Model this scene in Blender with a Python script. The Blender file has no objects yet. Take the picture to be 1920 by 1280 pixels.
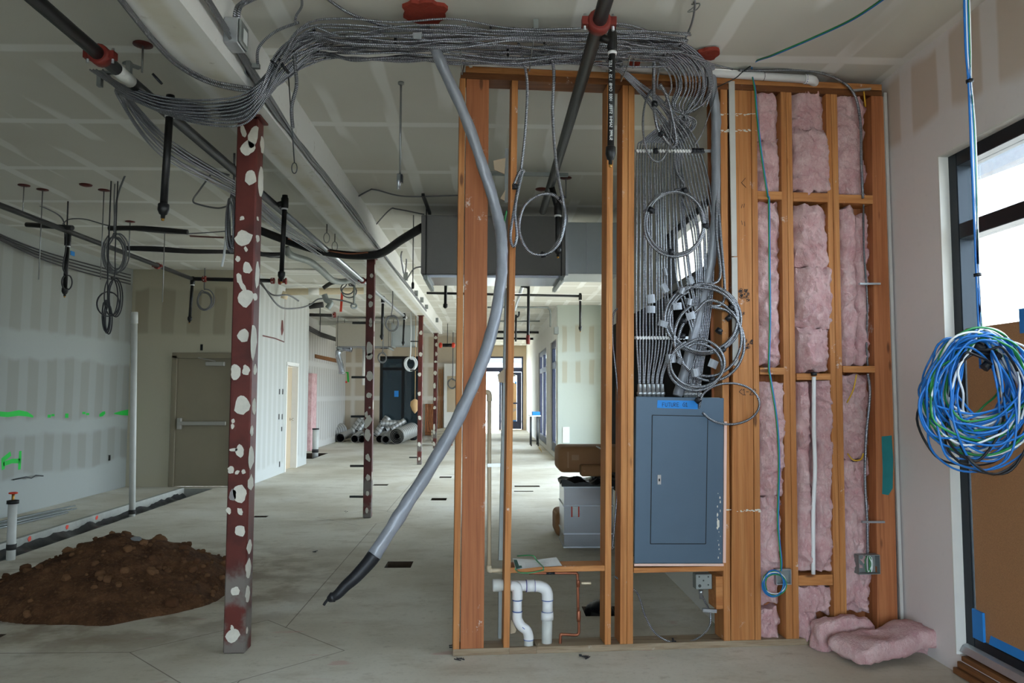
import bpy, bmesh, math, random
from mathutils import Vector, noise as mnoise
random.seed(11)
S = bpy.context.scene
COL = S.collection

# ------------------------------------------------------------------ camera, sky, light, exposure
FPX, PITCH, YAW, ROLL, EYE = 1435.5, 0.0683, 0.0297, 0.002, 1.5
cd = bpy.data.cameras.new('camera'); cam = bpy.data.objects.new('camera', cd); COL.objects.link(cam)
cd.sensor_width = 36.0; cd.lens = FPX / 1920 * 36.0; cd.clip_end = 300; cd.clip_start = 0.05
cam.location = (0, 0, EYE)
from mathutils import Matrix
cam.rotation_euler = (Matrix.Rotation(-YAW, 3, 'Z') @ Matrix.Rotation(math.pi/2 + PITCH, 3, 'X') @ Matrix.Rotation(ROLL, 3, 'Z')).to_euler()
S.camera = cam
w = bpy.data.worlds.new('overcast_sky'); S.world = w; w.use_nodes = True
bg = w.node_tree.nodes['Background']; bg.inputs[0].default_value = (0.82, 0.93, 1.06, 1); bg.inputs[1].default_value = 7.0
S.view_settings.view_transform = 'Standard'; S.view_settings.look = 'None'
S.view_settings.gamma = 1.0; S.view_settings.use_curve_mapping = False
S.view_settings.exposure = 0.95
S.cycles.max_bounces = 10; S.cycles.diffuse_bounces = 7; S.cycles.glossy_bounces = 4
S.cycles.transparent_max_bounces = 12; S.cycles.caustics_reflective = False; S.cycles.caustics_refractive = False

sl = bpy.data.lights.new('sun', 'SUN'); sl.energy = 34.0; sl.angle = .012; sl.color = (1, .98, .95)
so_ = bpy.data.objects.new('sun', sl); COL.objects.link(so_); so_.location = (8, 30, 20)
so_.rotation_euler = Vector((-.25, -.60, -.76)).to_track_quat('-Z', 'Y').to_euler()

def portal(name, loc, rot, sx, sy):
    l = bpy.data.lights.new(name, 'AREA'); l.shape = 'RECTANGLE'; l.size = sx; l.size_y = sy
    l.cycles.is_portal = True
    o = bpy.data.objects.new(name, l); COL.objects.link(o); o.location = loc; o.rotation_euler = rot
    return o

# ------------------------------------------------------------------ pixel to place
def ray(px, py):
    u, v = px - 960, py - 640
    c, s = math.cos(-ROLL), math.sin(-ROLL)
    u, v = u*c - v*s, u*s + v*c
    x, up = u/FPX, -v/FPX
    cp, sp = math.cos(PITCH), math.sin(PITCH)
    yf = cp - up*sp; z = sp + up*cp
    cy, sy = math.cos(YAW), math.sin(YAW)
    return Vector((x*cy + yf*sy, -x*sy + yf*cy, z))
E0 = Vector((0, 0, EYE))
def PX(px, py, X): d = ray(px, py); return E0 + d*(X/d.x)
def PY(px, py, Y): d = ray(px, py); return E0 + d*(Y/d.y)
def PZ(px, py, Z): d = ray(px, py); return E0 + d*((Z-EYE)/d.z)
# the stud partition's own frame: u along it, v away from the camera
WO = Vector((-0.1927, 4.508, 0)); WA = math.atan2(0.191, 2.7298)
WU = Vector((math.cos(WA), math.sin(WA), 0)); WV = Vector((-math.sin(WA), math.cos(WA), 0))
def wl(u, v, z): return WO + WU*u + WV*v + Vector((0, 0, z))
def PW(px, py, v=0.0):
    d = ray(px, py); n = WV; t = ((WO + WV*v) - E0).dot(n) / d.dot(n); return E0 + d*t
def uz(px, py, v=0.0):
    p = PW(px, py, v) - WO; return p.dot(WU), p.z

# ------------------------------------------------------------------ mesh helpers
class MB:
    def __init__(s): s.v = []; s.f = []; s.uv = {}; s.smooth = set()
    def add(s, vs, fs, smooth=False, uvs=None):
        b = len(s.v); s.v += [Vector(p) for p in vs]
        for i, f in enumerate(fs):
            if smooth: s.smooth.add(len(s.f))
            if uvs: s.uv[len(s.f)] = uvs[i]
            s.f.append(tuple(b + k for k in f))
        return s
    def hexa(s, p):
        return s.add(p, [(0,3,2,1),(4,5,6,7),(0,1,5,4),(1,2,6,5),(2,3,7,6),(3,0,4,7)])
    def box(s, x0, x1, y0, y1, z0, z1):
        return s.hexa([(x0,y0,z0),(x1,y0,z0),(x1,y1,z0),(x0,y1,z0),(x0,y0,z1),(x1,y0,z1),(x1,y1,z1),(x0,y1,z1)])
    def wbox(s, u0, u1, v0, v1, z0, z1):
        return s.hexa([wl(*q) for q in [(u0,v0,z0),(u1,v0,z0),(u1,v1,z0),(u0,v1,z0),(u0,v0,z1),(u1,v0,z1),(u1,v1,z1),(u0,v1,z1)]])
    def obox(s, c, ax, ay, az):           # oriented box: centre and half-axis vectors
        c, ax, ay, az = Vector(c), Vector(ax), Vector(ay), Vector(az)
        return s.hexa([c-ax-ay-az, c+ax-ay-az, c+ax+ay-az, c-ax+ay-az, c-ax-ay+az, c+ax-ay+az, c+ax+ay+az, c-ax+ay+az])
    def bar(s, a, b, w, t, up=(0,0,1)):   # rectangular bar from a to b
        a, b = Vector(a), Vector(b); d = (b-a); L = d.length; d /= L
        sd = d.cross(Vector(up))
        if sd.length < 1e-4: sd = d.cross(Vector((0,1,0)))
        sd.normalize(); u2 = sd.cross(d)
        return s.obox((a+b)/2, d*L/2, sd*w/2, u2*t/2)
    def tube(s, pts, r, n=8, closed=False, caps=True, crinkle=0.0):
        pts = [Vector(p) for p in pts]; m = len(pts); rr = r if isinstance(r, (list, tuple)) else [r]*m
        tang = []
        for i in range(m):
            a = pts[(i-1) % m] if closed else pts[max(i-1, 0)]
            b = pts[(i+1) % m] if closed else pts[min(i+1, m-1)]
            t = b-a; tang.append(t.normalized() if t.length > 1e-9 else Vector((0,0,1)))
        ref = Vector((0,0,1)) if abs(tang[0].z) < .9 else Vector((1,0,0))
        nn = (ref - tang[0]*ref.dot(tang[0])).normalized()
        rings = []; L = 0; Ls = []
        for i in range(m):
            if i:
                L += (pts[i]-pts[i-1]).length
                nn = nn - tang[i]*nn.dot(tang[i])
                nn = nn.normalized() if nn.length > 1e-6 else tang[i].orthogonal().normalized()
            Ls.append(L); bn = tang[i].cross(nn)
            rings.append([pts[i] + (nn*math.cos(k*math.tau/n) + bn*math.sin(k*math.tau/n))*rr[i]*((1 + crinkle*mnoise.noise(Vector((k*1.7, L*9, 0))) + crinkle*.6*mnoise.noise(Vector((k*3.1, L*30, 4)))) if crinkle else 1) for k in range(n)])
        vs = [p for R in rings for p in R]; fs = []; uvs = []
        for i in range(m if closed else m-1):
            j = (i+1) % m; l1 = Ls[j] if j > i else Ls[i] + (pts[0]-pts[i]).length
            for k in range(n):
                k2 = (k+1) % n
                fs.append((i*n+k, i*n+k2, j*n+k2, j*n+k))
                uvs.append(((k/n, Ls[i]), ((k+1)/n, Ls[i]), ((k+1)/n, l1), (k/n, l1)))
        s.add(vs, fs, True, uvs)
        if caps and not closed:
            b = len(s.v) - m*n
            s.f.append(tuple(b+k for k in reversed(range(n)))); s.f.append(tuple(b+(m-1)*n+k for k in range(n)))
        return s
    def cyl(s, a, b, r, n=12, r2=None): return s.tube([a, b], [r, r if r2 is None else r2], n)
    def lathe(s, c, axis, prof, n=16):   # prof: (distance along axis, radius)
        c, ax = Vector(c), Vector(axis).normalized()
        x = ax.orthogonal().normalized(); y = ax.cross(x)
        vs = []; fs = []
        for (h, r) in prof:
            for k in range(n):
                a = k*math.tau/n; vs.append(c + ax*h + (x*math.cos(a) + y*math.sin(a))*r)
        for i in range(len(prof)-1):
            for k in range(n):
                k2 = (k+1) % n; fs.append((i*n+k, i*n+k2, (i+1)*n+k2, (i+1)*n+k))
        s.add(vs, fs, True)
        b = len(s.v) - len(vs); m = len(prof)
        s.f.append(tuple(b+k for k in reversed(range(n)))); s.f.append(tuple(b+(m-1)*n+k for k in range(n)))
        return s
    def prism(s, poly, off):             # closed polygon (3-D points) extruded by a vector
        m = len(poly); poly = [Vector(p) for p in poly]; off = Vector(off)
        return s.add(poly + [p+off for p in poly], [tuple(range(m)), tuple(range(2*m-1, m-1, -1))] + [(i, i+m, (i+1) % m + m, (i+1) % m) for i in range(m)])

def catmull(pts, k=8, closed=False):
    pts = [Vector(p) for p in pts]; m = len(pts); out = []
    if m < 3 and not closed: return pts
    for i in range(m if closed else m-1):
        g = (lambda q: pts[q % m]) if closed else (lambda q: pts[min(max(q, 0), m-1)])
        p0, p1, p2, p3 = g(i-1), g(i), g(i+1), g(i+2)
        for j in range(k):
            t = j/k
            out.append(0.5*((2*p1) + (p2-p0)*t + (2*p0-5*p1+4*p2-p3)*t*t + (3*p1-p0-3*p2+p3)*t**3))
    if not closed: out.append(pts[-1])
    return out

def wpos(o):
    p = Vector((0,0,0))
    while o is not None: p += o.location; o = o.parent
    return p
def obj(name, mb, mat, parent=None, loc=None, bevel=0, subd=0, kind=None, label=None):
    me = bpy.data.meshes.new(name)
    if parent is not None: base = wpos(parent)
    elif loc is not None: base = Vector(loc)
    else: base = Vector((0,0,0))
    me.from_pydata([p-base for p in mb.v], [], mb.f)
    if mb.uv:
        ul = me.uv_layers.new(name='uv')
        for pi, poly in enumerate(me.polygons):
            u = mb.uv.get(pi)
            if u:
                for li, c in zip(poly.loop_indices, u): ul.data[li].uv = c
    if mb.smooth:
        for pi in mb.smooth: me.polygons[pi].use_smooth = True
    me.update()
    me.materials.append(mat if not isinstance(mat, str) else M[mat])
    o = bpy.data.objects.new(name, me); COL.objects.link(o)
    if parent is not None: o.parent = parent
    elif loc is not None: o.location = base
    if bevel:
        b = o.modifiers.new('bevel', 'BEVEL'); b.width = bevel; b.segments = 1; b.limit_method = 'ANGLE'
    if subd:
        b = o.modifiers.new('subd', 'SUBSURF'); b.levels = subd; b.render_levels = subd
    if kind: o['kind'] = kind
    if label: o['label'] = label
    return o
def centre_base(mb):
    xs = [p.x for p in mb.v]; ys = [p.y for p in mb.v]; zs = [p.z for p in mb.v]
    return Vector(((min(xs)+max(xs))/2, (min(ys)+max(ys))/2, min(zs)))
def tag(o, label, cat, group=None):
    o['label'] = label; o['category'] = cat
    if group: o['group'] = group
    return o
def thing(name, label, cat, loc, group=None):
    o = bpy.data.objects.new(name, None); COL.objects.link(o); o.location = Vector(loc); o.empty_display_size = .1
    return tag(o, label, cat, group)
def one(name, mb, mat, label, cat, group=None, **k):   # a thing that is one mesh
    o = obj(name, mb, mat, None, centre_base(mb), **k); return tag(o, label, cat, group)
def struct(name, mb, mat, parent=None, **k):
    o = obj(name, mb, mat, parent, None, **k)
    if parent is None: o['kind'] = 'structure'
    return o

# ------------------------------------------------------------------ materials
M = {}
def lin(r, g, b):
    f = lambda c: (c/255/12.92) if c/255 <= .04045 else ((c/255+.055)/1.055)**2.4
    return (f(r), f(g), f(b), 1)
class NT:
    def __init__(s, name, rough=.7, metal=0.0, spec=.4):
        s.m = bpy.data.materials.new(name); s.m.use_nodes = True; s.t = s.m.node_tree; s.b = s.t.nodes['Principled BSDF']
        s.b.inputs['Roughness'].default_value = rough; s.b.inputs['Metallic'].default_value = metal
        s.b.inputs['Specular IOR Level'].default_value = spec; M[name] = s.m
    def n(s, t, **k):
        nd = s.t.nodes.new(t)
        for a, b in k.items(): setattr(nd, a, b)
        return nd
    def put(s, sock, v):
        if isinstance(v, bpy.types.NodeSocket): s.t.links.new(v, sock)
        elif isinstance(v, (int, float)) and sock.type == 'RGBA': sock.default_value = (v, v, v, 1)
        else: sock.default_value = v
    def math(s, op, a, b=0.0, c=None):
        nd = s.n('ShaderNodeMath', operation=op); s.put(nd.inputs[0], a); s.put(nd.inputs[1], b)
        if c is not None: s.put(nd.inputs[2], c)
        return nd.outputs[0]
    def co(s, kind='Object'): return s.n('ShaderNodeTexCoord').outputs[kind]
    def xyz(s, v=None):
        nd = s.n('ShaderNodeSeparateXYZ'); s.put(nd.inputs[0], v if v is not None else s.co()); return nd.outputs
    def scale(s, v, sc):
        nd = s.n('ShaderNodeMapping'); s.put(nd.inputs[0], v); nd.inputs['Scale'].default_value = sc; return nd.outputs[0]
    def noise(s, sc, detail=3, v=None, rough=.55, out=0):
        nd = s.n('ShaderNodeTexNoise'); nd.inputs['Scale'].default_value = sc; nd.inputs['Detail'].default_value = detail
        nd.inputs['Roughness'].default_value = rough; s.put(nd.inputs['Vector'], v if v is not None else s.co()); return nd.outputs[out]
    def voro(s, sc, v=None, feature='F1', out='Distance'):
        nd = s.n('ShaderNodeTexVoronoi', feature=feature); nd.inputs['Scale'].default_value = sc
        s.put(nd.inputs['Vector'], v if v is not None else s.co()); return nd.outputs[out]
    def step(s, v, a, b):     # 0 below a, 1 above b, smooth
        nd = s.n('ShaderNodeMapRange', interpolation_type='SMOOTHSTEP'); s.put(nd.inputs[0], v)
        nd.inputs[1].default_value = a; nd.inputs[2].default_value = b; return nd.outputs[0]
    def band(s, v, c, h, soft):   # 1 where |v-c|<h
        d = s.math('ABSOLUTE', s.math('SUBTRACT', v, c)); return s.math('SUBTRACT', 1.0, s.step(d, h-soft, h+soft))
    def mix(s, f, a, b):
        nd = s.n('ShaderNodeMix', data_type='RGBA'); s.put(nd.inputs[0], f); s.put(nd.inputs[6], a); s.put(nd.inputs[7], b); return nd.outputs[2]
    def mul(s, a, b): return s.math('MULTIPLY', a, b)
    def bump(s, h, strength=.3, dist=.01):
        nd = s.n('ShaderNodeBump'); nd.inputs['Strength'].default_value = strength; nd.inputs['Distance'].default_value = dist
        s.put(nd.inputs['Height'], h); s.t.links.new(nd.outputs[0], s.b.inputs['Normal'])
    def col(s, c): s.put(s.b.inputs['Base Color'], c); return s
    def rnd(s): return s.n('ShaderNodeObjectInfo').outputs['Random']

def plain(name, c, rough=.6, metal=0.0, var=.12, sc=12, spec=.4, bumps=0.0):
    t = NT(name, rough, metal, spec); d = tuple(x*(1-var) for x in c[:3]) + (1,); e = tuple(min(1, x*(1+var)) for x in c[:3]) + (1,)
    nz = t.noise(sc, 4); t.col(t.mix(nz, d, e))
    if bumps: t.bump(nz, bumps, .01)
    return t

# painted / papered gypsum board: paper colour with paler taped joints
def drywall(name, paper, mud, axis, period, width, zr, phase=0.0, base=None, hseams=(), soft=.02, strip_amt=.8):
    t = NT(name, .85, 0, .25); x, y, z = t.xyz()
    a = (x, y)[axis]
    nz = t.noise(1.3, 3); fine = t.noise(22, 4)
    wob = t.math('MULTIPLY', t.math('SUBTRACT', t.noise(.9, 2), .5), .10)
    ph = t.math('ADD', t.math('ADD', a, phase), wob)
    m = t.math('ABSOLUTE', t.math('SUBTRACT', t.math('FRACT', t.math('DIVIDE', ph, period)), .5))
    st = t.math('SUBTRACT', 1.0, t.step(m, width/period - .02, width/period + .05))
    zone = 0.0
    for (z0, z1) in zr:
        zw = t.math('ADD', z, t.mul(t.math('SUBTRACT', t.noise(1.6, 2), .5), .25))
        q = t.mul(t.step(zw, z0-.04, z0+.04), t.math('SUBTRACT', 1.0, t.step(zw, z1-.04, z1+.04)))
        zone = q if isinstance(zone, float) else t.math('MAXIMUM', zone, q)
    paperish = t.mul(zone, t.math('SUBTRACT', 1.0, t.mul(st, strip_amt)))
    for h in hseams: paperish = t.mul(paperish, t.math('SUBTRACT', 1.0, t.band(z, h, .07, .03)))
    c = t.mix(t.mul(paperish, t.math('ADD', .75, t.mul(nz, .4))), mud, paper)
    c = t.mix(t.mul(t.step(fine, .55, .8), .12), c, tuple(q*.7 for q in mud[:3]) + (1,))
    t.col(c); t.bump(fine, .08, .004); return t
# ceiling boards: long taped seams along x, shorter strips along y
t = NT('ceiling_board', .9, 0, .2); x, y, z = t.xyz()
nz = t.noise(.8, 3); fine = t.noise(18, 4)
wob = t.mul(t.math('SUBTRACT', t.noise(1.1, 2), .5), .06)
sx = t.math('ABSOLUTE', t.math('SUBTRACT', t.math('FRACT', t.math('DIVIDE', t.math('ADD', t.math('ADD', y, wob), -5.67+.61), 1.22)), .5))
seam = t.math('SUBTRACT', 1.0, t.step(sx, .028, .05))
row = t.math('FLOOR', t.math('DIVIDE', t.math('ADD', y, -5.67), 1.22))
sy = t.math('ABSOLUTE', t.math('SUBTRACT', t.math('FRACT', t.math('DIVIDE', t.math('ADD', x, t.math('ADD', wob, .11)), .405)), .5))
strip = t.mul(t.math('SUBTRACT', 1.0, t.step(sy, .10, .15)), t.step(t.noise(1.0, 1, t.scale(t.co(), (2.4, .55, 0))), .47, .53))
j = t.math('MAXIMUM', t.mul(seam, .9), t.mul(strip, .8))
c = t.mix(j, lin(204, 202, 193), lin(230, 230, 226))
c = t.mix(t.mul(t.step(nz, .45, .75), .35), c, lin(188, 182, 170))
t.col(c); t.bump(fine, .05, .004)

t = NT('beam_board', .9, 0, .2); nz = t.noise(2.2, 4); x, y, z = t.xyz()
e = t.math('MAXIMUM', t.band(x, -1.3325, .07, .03), t.band(x, -1.5865, .06, .03))
c = t.mix(t.step(nz, .4, .62), lin(204, 200, 184), lin(216, 214, 206)); c = t.mix(e, c, lin(225, 225, 222))
c = t.mix(t.mul(t.step(t.noise(14, 5), .62, .75), .4), c, lin(150, 144, 125)); t.col(c); t.bump(nz, .15, .01)

# concrete slab
t = NT('concrete_floor', .75, 0, .35); x, y, z = t.xyz()
a = t.noise(.55, 5); b = t.noise(2.6, 5, t.scale(t.co(), (.7, 1.4, 1)), .7); fine = t.noise(40, 5)
c = t.mix(t.step(a, .35, .68), lin(214, 210, 198), lin(186, 179, 162))
c = t.mix(t.mul(t.step(b, .48, .72), .42), c, lin(158, 145, 122))
c = t.mix(t.mul(t.step(t.noise(9, 6, t.scale(t.co(), (.8, 1.3, 1)), .72), .55, .70), .35), c, lin(140, 128, 108))
c = t.mix(t.mul(t.step(t.noise(1.1, 3, t.scale(t.co(), (1, .6, 1))), .56, .74), .5), c, lin(220, 219, 215))
c = t.mix(t.mul(t.step(fine, .5, .8), .25), c, lin(134, 130, 122))
# dusty brown toward the dirt heap and the trench
dd = t.math('SQRT', t.math('ADD', t.math('POWER', t.math('ADD', x, 2.9), 2), t.math('POWER', t.math('ADD', y, -6.1), 2)))
c = t.mix(t.mul(t.math('SUBTRACT', 1.0, t.step(dd, .8, 2.4)), t.mul(t.step(t.noise(3, 4), .4, .6), .65)), c, lin(112, 90, 66))
joint = t.math('SUBTRACT', 1.0, t.step(t.math('ABSOLUTE', t.math('ADD', x, 1.30)), .002, .005))
for jy in (4.62, 9.49, 16.43, 21.28):
    j2 = t.math('SUBTRACT', 1.0, t.step(t.math('ABSOLUTE', t.math('ADD', y, -jy)), .003, .007)) if jy != 9.49 else 0.0
    ad = t.math('ADD', t.math('ABSOLUTE', t.math('ADD', x, 1.4605)), t.math('ABSOLUTE', t.math('ADD', y, -jy)))
    ring = t.math('SUBTRACT', 1.0, t.step(t.math('ABSOLUTE', t.math('ADD', ad, -.62)), .003, .007))
    outside = t.step(ad, .60, .62)
    joint = t.math('MAXIMUM', t.mul(joint, outside), ring)
    if jy == 4.62: joint = t.math('MAXIMUM', joint, t.mul(j2, t.mul(outside, t.math('LESS_THAN', x, -1.46))))
c = t.mix(t.mul(joint, .65), c, lin(84, 70, 56))
pk = t.mul(t.step(t.noise(2.3, 2, t.scale(t.co(), (1.2, 3, 1))), .66, .74), t.math('LESS_THAN', y, 5.4))
c = t.mix(t.mul(pk, .35), c, lin(190, 120, 120))
t.col(c); t.bump(t.math('ADD', t.mul(fine, .3), t.mul(joint, -3.0)), .25, .006)

drywall('wall_left_board', lin(134, 134, 128), lin(150, 153, 149), 1, .42, .09, [(.45, .95), (1.15, 1.95), (2.3, 3.3)], .1, strip_amt=.5)
drywall('wall_door_board', lin(160, 152, 132), lin(184, 178, 158), 0, .42, .10, [(2.45, 3.2)], .2, strip_amt=.7)
drywall('wall_return_board', lin(172, 173, 168), lin(184, 186, 183), 1, .30, .06, [(.2, 3.4)], 0)
drywall('wall_deep_board', lin(186, 172, 152), lin(212, 206, 196), 0, 1.2, .05, [(.0, 3.4)], .3, hseams=(1.35, 2.45))
drywall('wall_deep_left_board', lin(184, 180, 174), lin(204, 202, 198), 1, .30, .07, [(.2, 3.2)], .0, hseams=(1.35, 2.3))
drywall('wall_facing_board', lin(168, 164, 148), lin(180, 187, 179), 0, .30, .09, [(1.75, 2.25), (2.45, 3.05)], .08)
drywall('wall_right_board', lin(204, 188, 174), lin(226, 220, 218), 1, .40, .06, [(3.05, 3.5)], .1)
drywall('wall_white', lin(205, 203, 196), lin(214, 213, 208), 1, .6, .06, [(.3, 3.3)], .1)

def wood(name, axis, c0, c1, c2, knots=True):
    t = NT(name, .62, 0, .3)
    sc = [26, 26, 26]; sc[axis] = 1.1
    off = t.n('ShaderNodeVectorMath', operation='ADD'); t.put(off.inputs[0], t.co())
    cmb = t.n('ShaderNodeCombineXYZ'); r = t.rnd(); t.put(cmb.inputs[0], t.mul(r, 9.0)); t.put(cmb.inputs[1], t.mul(r, 5.0)); t.put(cmb.inputs[2], t.mul(r, 13.0))
    t.put(off.inputs[1], cmb.outputs[0]); v = off.outputs[0]
    g = t.noise(1.0, 6, t.scale(v, tuple(sc)), .62)
    sc2 = [90, 90, 90]; sc2[axis] = 2.0
    g2 = t.noise(1.0, 4, t.scale(v, tuple(sc2)), .6)
    c = t.mix(t.step(g, .3, .7), c0, c1); c = t.mix(t.mul(t.step(g2, .45, .7), .45), c, c2)
    c = t.mix(t.mul(r, .35), c, c2)
    sk = [8, 8, 8]; sk[axis] = 2.2
    k = t.voro(1.0, t.scale(v, tuple(sk))); c = t.mix(t.mul(t.math('SUBTRACT', 1.0, t.step(k, .05, .12)), .8), c, lin(80, 42, 20))
    # smears of white joint compound on the wood
    sm = t.mul(t.step(t.noise(9, 6, v, .75), .62, .70), t.step(t.noise(1.6, 2, v), .44, .58))
    c = t.mix(t.mul(sm, .8), c, lin(214, 206, 198)); t.col(c); t.bump(t.math('ADD', g2, g), .25, .004)
A, B, D = lin(202, 142, 86), lin(176, 112, 60), lin(130, 78, 40)
wood('dusty_plate', 0, lin(158, 142, 120), lin(136, 116, 92), lin(104, 78, 54))
wood('lumber_upright', 2, A, B, D); wood('lumber_across', 0, A, B, D); wood('lumber_along', 1, lin(150, 100, 58), lin(120, 78, 42), lin(80, 48, 26))
wood('fir_upright', 2, lin(180, 114, 72), lin(158, 94, 56), lin(120, 68, 40)); wood('fir_across', 0, lin(138, 86, 46), lin(112, 66, 34), lin(78, 44, 24))

def corrugated(name, c, dark, period, metal=.85, rough=.34):
    t = NT(name, rough, metal, .5); nd = t.n('ShaderNodeUVMap'); nd.uv_map = 'uv'; u, v, _ = t.xyz(nd.outputs[0])
    f = t.math('ABSOLUTE', t.math('SUBTRACT', t.math('FRACT', t.math('ADD', t.math('DIVIDE', v, period), u)), .5))
    g = t.step(f, .05, .3); c2 = t.mix(t.noise(9, 3), c, tuple(q*.8 for q in c[:3]) + (1,))
    t.col(t.mix(g, dark, c2)); t.bump(g, .8, .002)
corrugated('metal_clad', lin(172, 174, 180), lin(58, 60, 64), .0095)
corrugated('metal_clad_dark', lin(140, 141, 143), lin(60, 61, 63), .0095, .7, .45)
corrugated('spiral_steel', lin(198, 198, 196), lin(140, 140, 138), .12, .6, .45)
plain('galvanised', lin(178, 182, 186), .38, .8, .15, 14); plain('galvanised_dull', lin(140, 145, 143), .5, .5, .18, 12)
plain('duct_foil', lin(172, 175, 182), .22, .95, .1, 6); plain('duct_sheet', lin(176, 182, 184), .42, .45, .08, 5)
plain('unit_grey', lin(128, 126, 124), .6, .1, .05, 30); plain('unit_beige', lin(168, 162, 150), .65, .05, .05, 30)
plain('black_pipe', lin(24, 23, 23), .45, .1, .4, 9); plain('black_rubber', lin(26, 25, 25), .6, 0, .3, 20); plain('black_tape', lin(24, 25, 30), .5, 0, .2, 30)
plain('cable_black', lin(52, 52, 54), .55, 0, .2, 20); plain('red_fitting', lin(116, 38, 30), .55, .1, .25, 20); plain('firestop_red', lin(140, 52, 38), .75, 0, .3, 30, bumps=.6)
plain('brass', lin(176, 130, 60), .4, .8, .15, 20); plain('copper', lin(150, 92, 68), .42, .7, .25, 18)
plain('pvc_white', lin(222, 222, 222), .35, 0, .06, 8); plain('pvc_aged', lin(196, 197, 192), .5, 0, .15, 9); plain('pvc_cream', lin(214, 198, 168), .45, 0, .06, 8)
plain('primer_purple', lin(66, 62, 140), .5, 0, .2, 30); plain('primer_blue', lin(60, 92, 160), .5, 0, .2, 30)
plain('panel_blue', lin(80, 98, 115), .42, .25, .05, 7); plain('pink_board', lin(222, 186, 172), .8, 0, .06, 20)
plain('painter_tape', lin(34, 128, 206), .6, 0, .07, 30); plain('marker_ink', lin(26, 24, 24), .6, 0, .1, 30); plain('chrome', lin(215, 215, 215), .18, 1, .05, 5)
plain('door_taupe', lin(142, 132, 112), .55, 0, .06, 6); plain('frame_taupe', lin(136, 126, 106), .5, 0, .06, 6); plain('closer_grey', lin(168, 164, 156), .45, .2, .05, 8)
plain('frame_dark', lin(28, 36, 43), .35, .5, .1, 10); plain('frame_black', lin(16, 16, 18), .4, .3, .1, 10); plain('frame_navy', lin(50, 54, 74), .45, .2, .1, 10)
plain('white_trim', lin(222, 220, 214), .7, 0, .05, 10); plain('wall_grey_edge', lin(184, 182, 176), .85, 0, .08, 14)
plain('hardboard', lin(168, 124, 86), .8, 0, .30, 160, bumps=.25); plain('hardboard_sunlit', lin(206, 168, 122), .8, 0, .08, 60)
plain('cardboard', lin(146, 106, 70), .75, 0, .12, 5, bumps=.2); plain('kraft_tape', lin(160, 122, 84), .4, 0, .08, 9); plain('plastic_black', lin(22, 22, 24), .35, 0, .2, 14, bumps=.5)
plain('paper_white', lin(222, 226, 226), .8, 0, .04, 6); plain('print_green', lin(52, 92, 84), .8, 0, .1, 20); plain('band_green', lin(70, 140, 92), .4, 0, .08, 12)
plain('wire_blue', lin(34, 112, 190), .4, 0, .12, 8); plain('wire_green', lin(36, 130, 66), .42, 0, .12, 8); plain('wire_white', lin(220, 224, 226), .42, 0, .06, 8); plain('wire_yellow', lin(206, 160, 40), .45, 0, .1, 8)
plain('wire_black', lin(26, 26, 30), .45, 0, .15, 8)
plain('teal_paint', lin(22, 110, 112), .7, 0, .25, 12); plain('spray_green', lin(24, 176, 60), .7, 0, .12, 14); plain('spray_red', lin(220, 60, 50), .7, 0, .1, 14); plain('label_red', lin(214, 70, 50), .7, 0, .05, 14)
plain('wrap_plastic', lin(136, 139, 146), .36, .1, .28, 9, bumps=.8)
plain('escutcheon', lin(92, 36, 30), .5, .2, .2, 20); plain('rod_steel', lin(150, 152, 150), .4, .8, .15, 20); plain('rod_dark', lin(70, 72, 72), .5, .6, .15, 20)
plain('plaster_patch', lin(206, 202, 190), .9, 0, .12, 40, bumps=.3); plain('patch_grey', lin(140, 136, 136), .9, 0, .15, 40)
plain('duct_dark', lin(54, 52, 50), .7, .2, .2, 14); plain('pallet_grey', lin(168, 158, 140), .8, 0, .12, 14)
plain('outside_wall', lin(226, 230, 234), .8, 0, .04, 4); plain('outside_ground', lin(128, 126, 122), .9, 0, .06, 2); plain('outside_roof', lin(96, 100, 106), .8, 0, .12, 4); plain('outside_pane', lin(120, 140, 170), .2, 0, .05, 4)
plain('plastic_sheet', lin(46, 48, 50), .35, 0, .4, 6, bumps=.6); plain('pit_shade', lin(60, 48, 36), .95, 0, .3, 14, bumps=.7); plain('curb_concrete', lin(158, 158, 150), .85, 0, .25, 12, bumps=.3)
plain('black_felt', lin(18, 17, 17), .95, 0, .2, 10, spec=.1); plain('tag_foil', lin(118, 120, 124), .42, .5, .2, 20)
plain('table_white', lin(225, 225, 222), .5, 0, .04, 5); plain('yellow_dust', lin(200, 170, 80), .8, 0, .1, 20)
plain('tan_paint', lin(184, 166, 140), .8, 0, .06, 5)

t = NT('red_primer', .5, .15, .4); x, y, z = t.xyz(); nz = t.noise(5, 5); nn = t.noise(9, 5, t.scale(t.co(), (1, 1, .4)))
c = t.mix(t.step(nz, .3, .7), lin(98, 40, 32), lin(74, 28, 22))
c = t.mix(t.mul(t.step(nn, .6, .72), .5), c, lin(110, 72, 70))
low = t.math('SUBTRACT', 1.0, t.step(t.math('ADD', z, t.mul(t.math('SUBTRACT', nn, .5), .5)), .42, .52))
c = t.mix(t.mul(low, t.step(t.noise(6, 4), .38, .55)), c, lin(112, 104, 98)); t.col(c); t.bump(nz, .15, .004)

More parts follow.
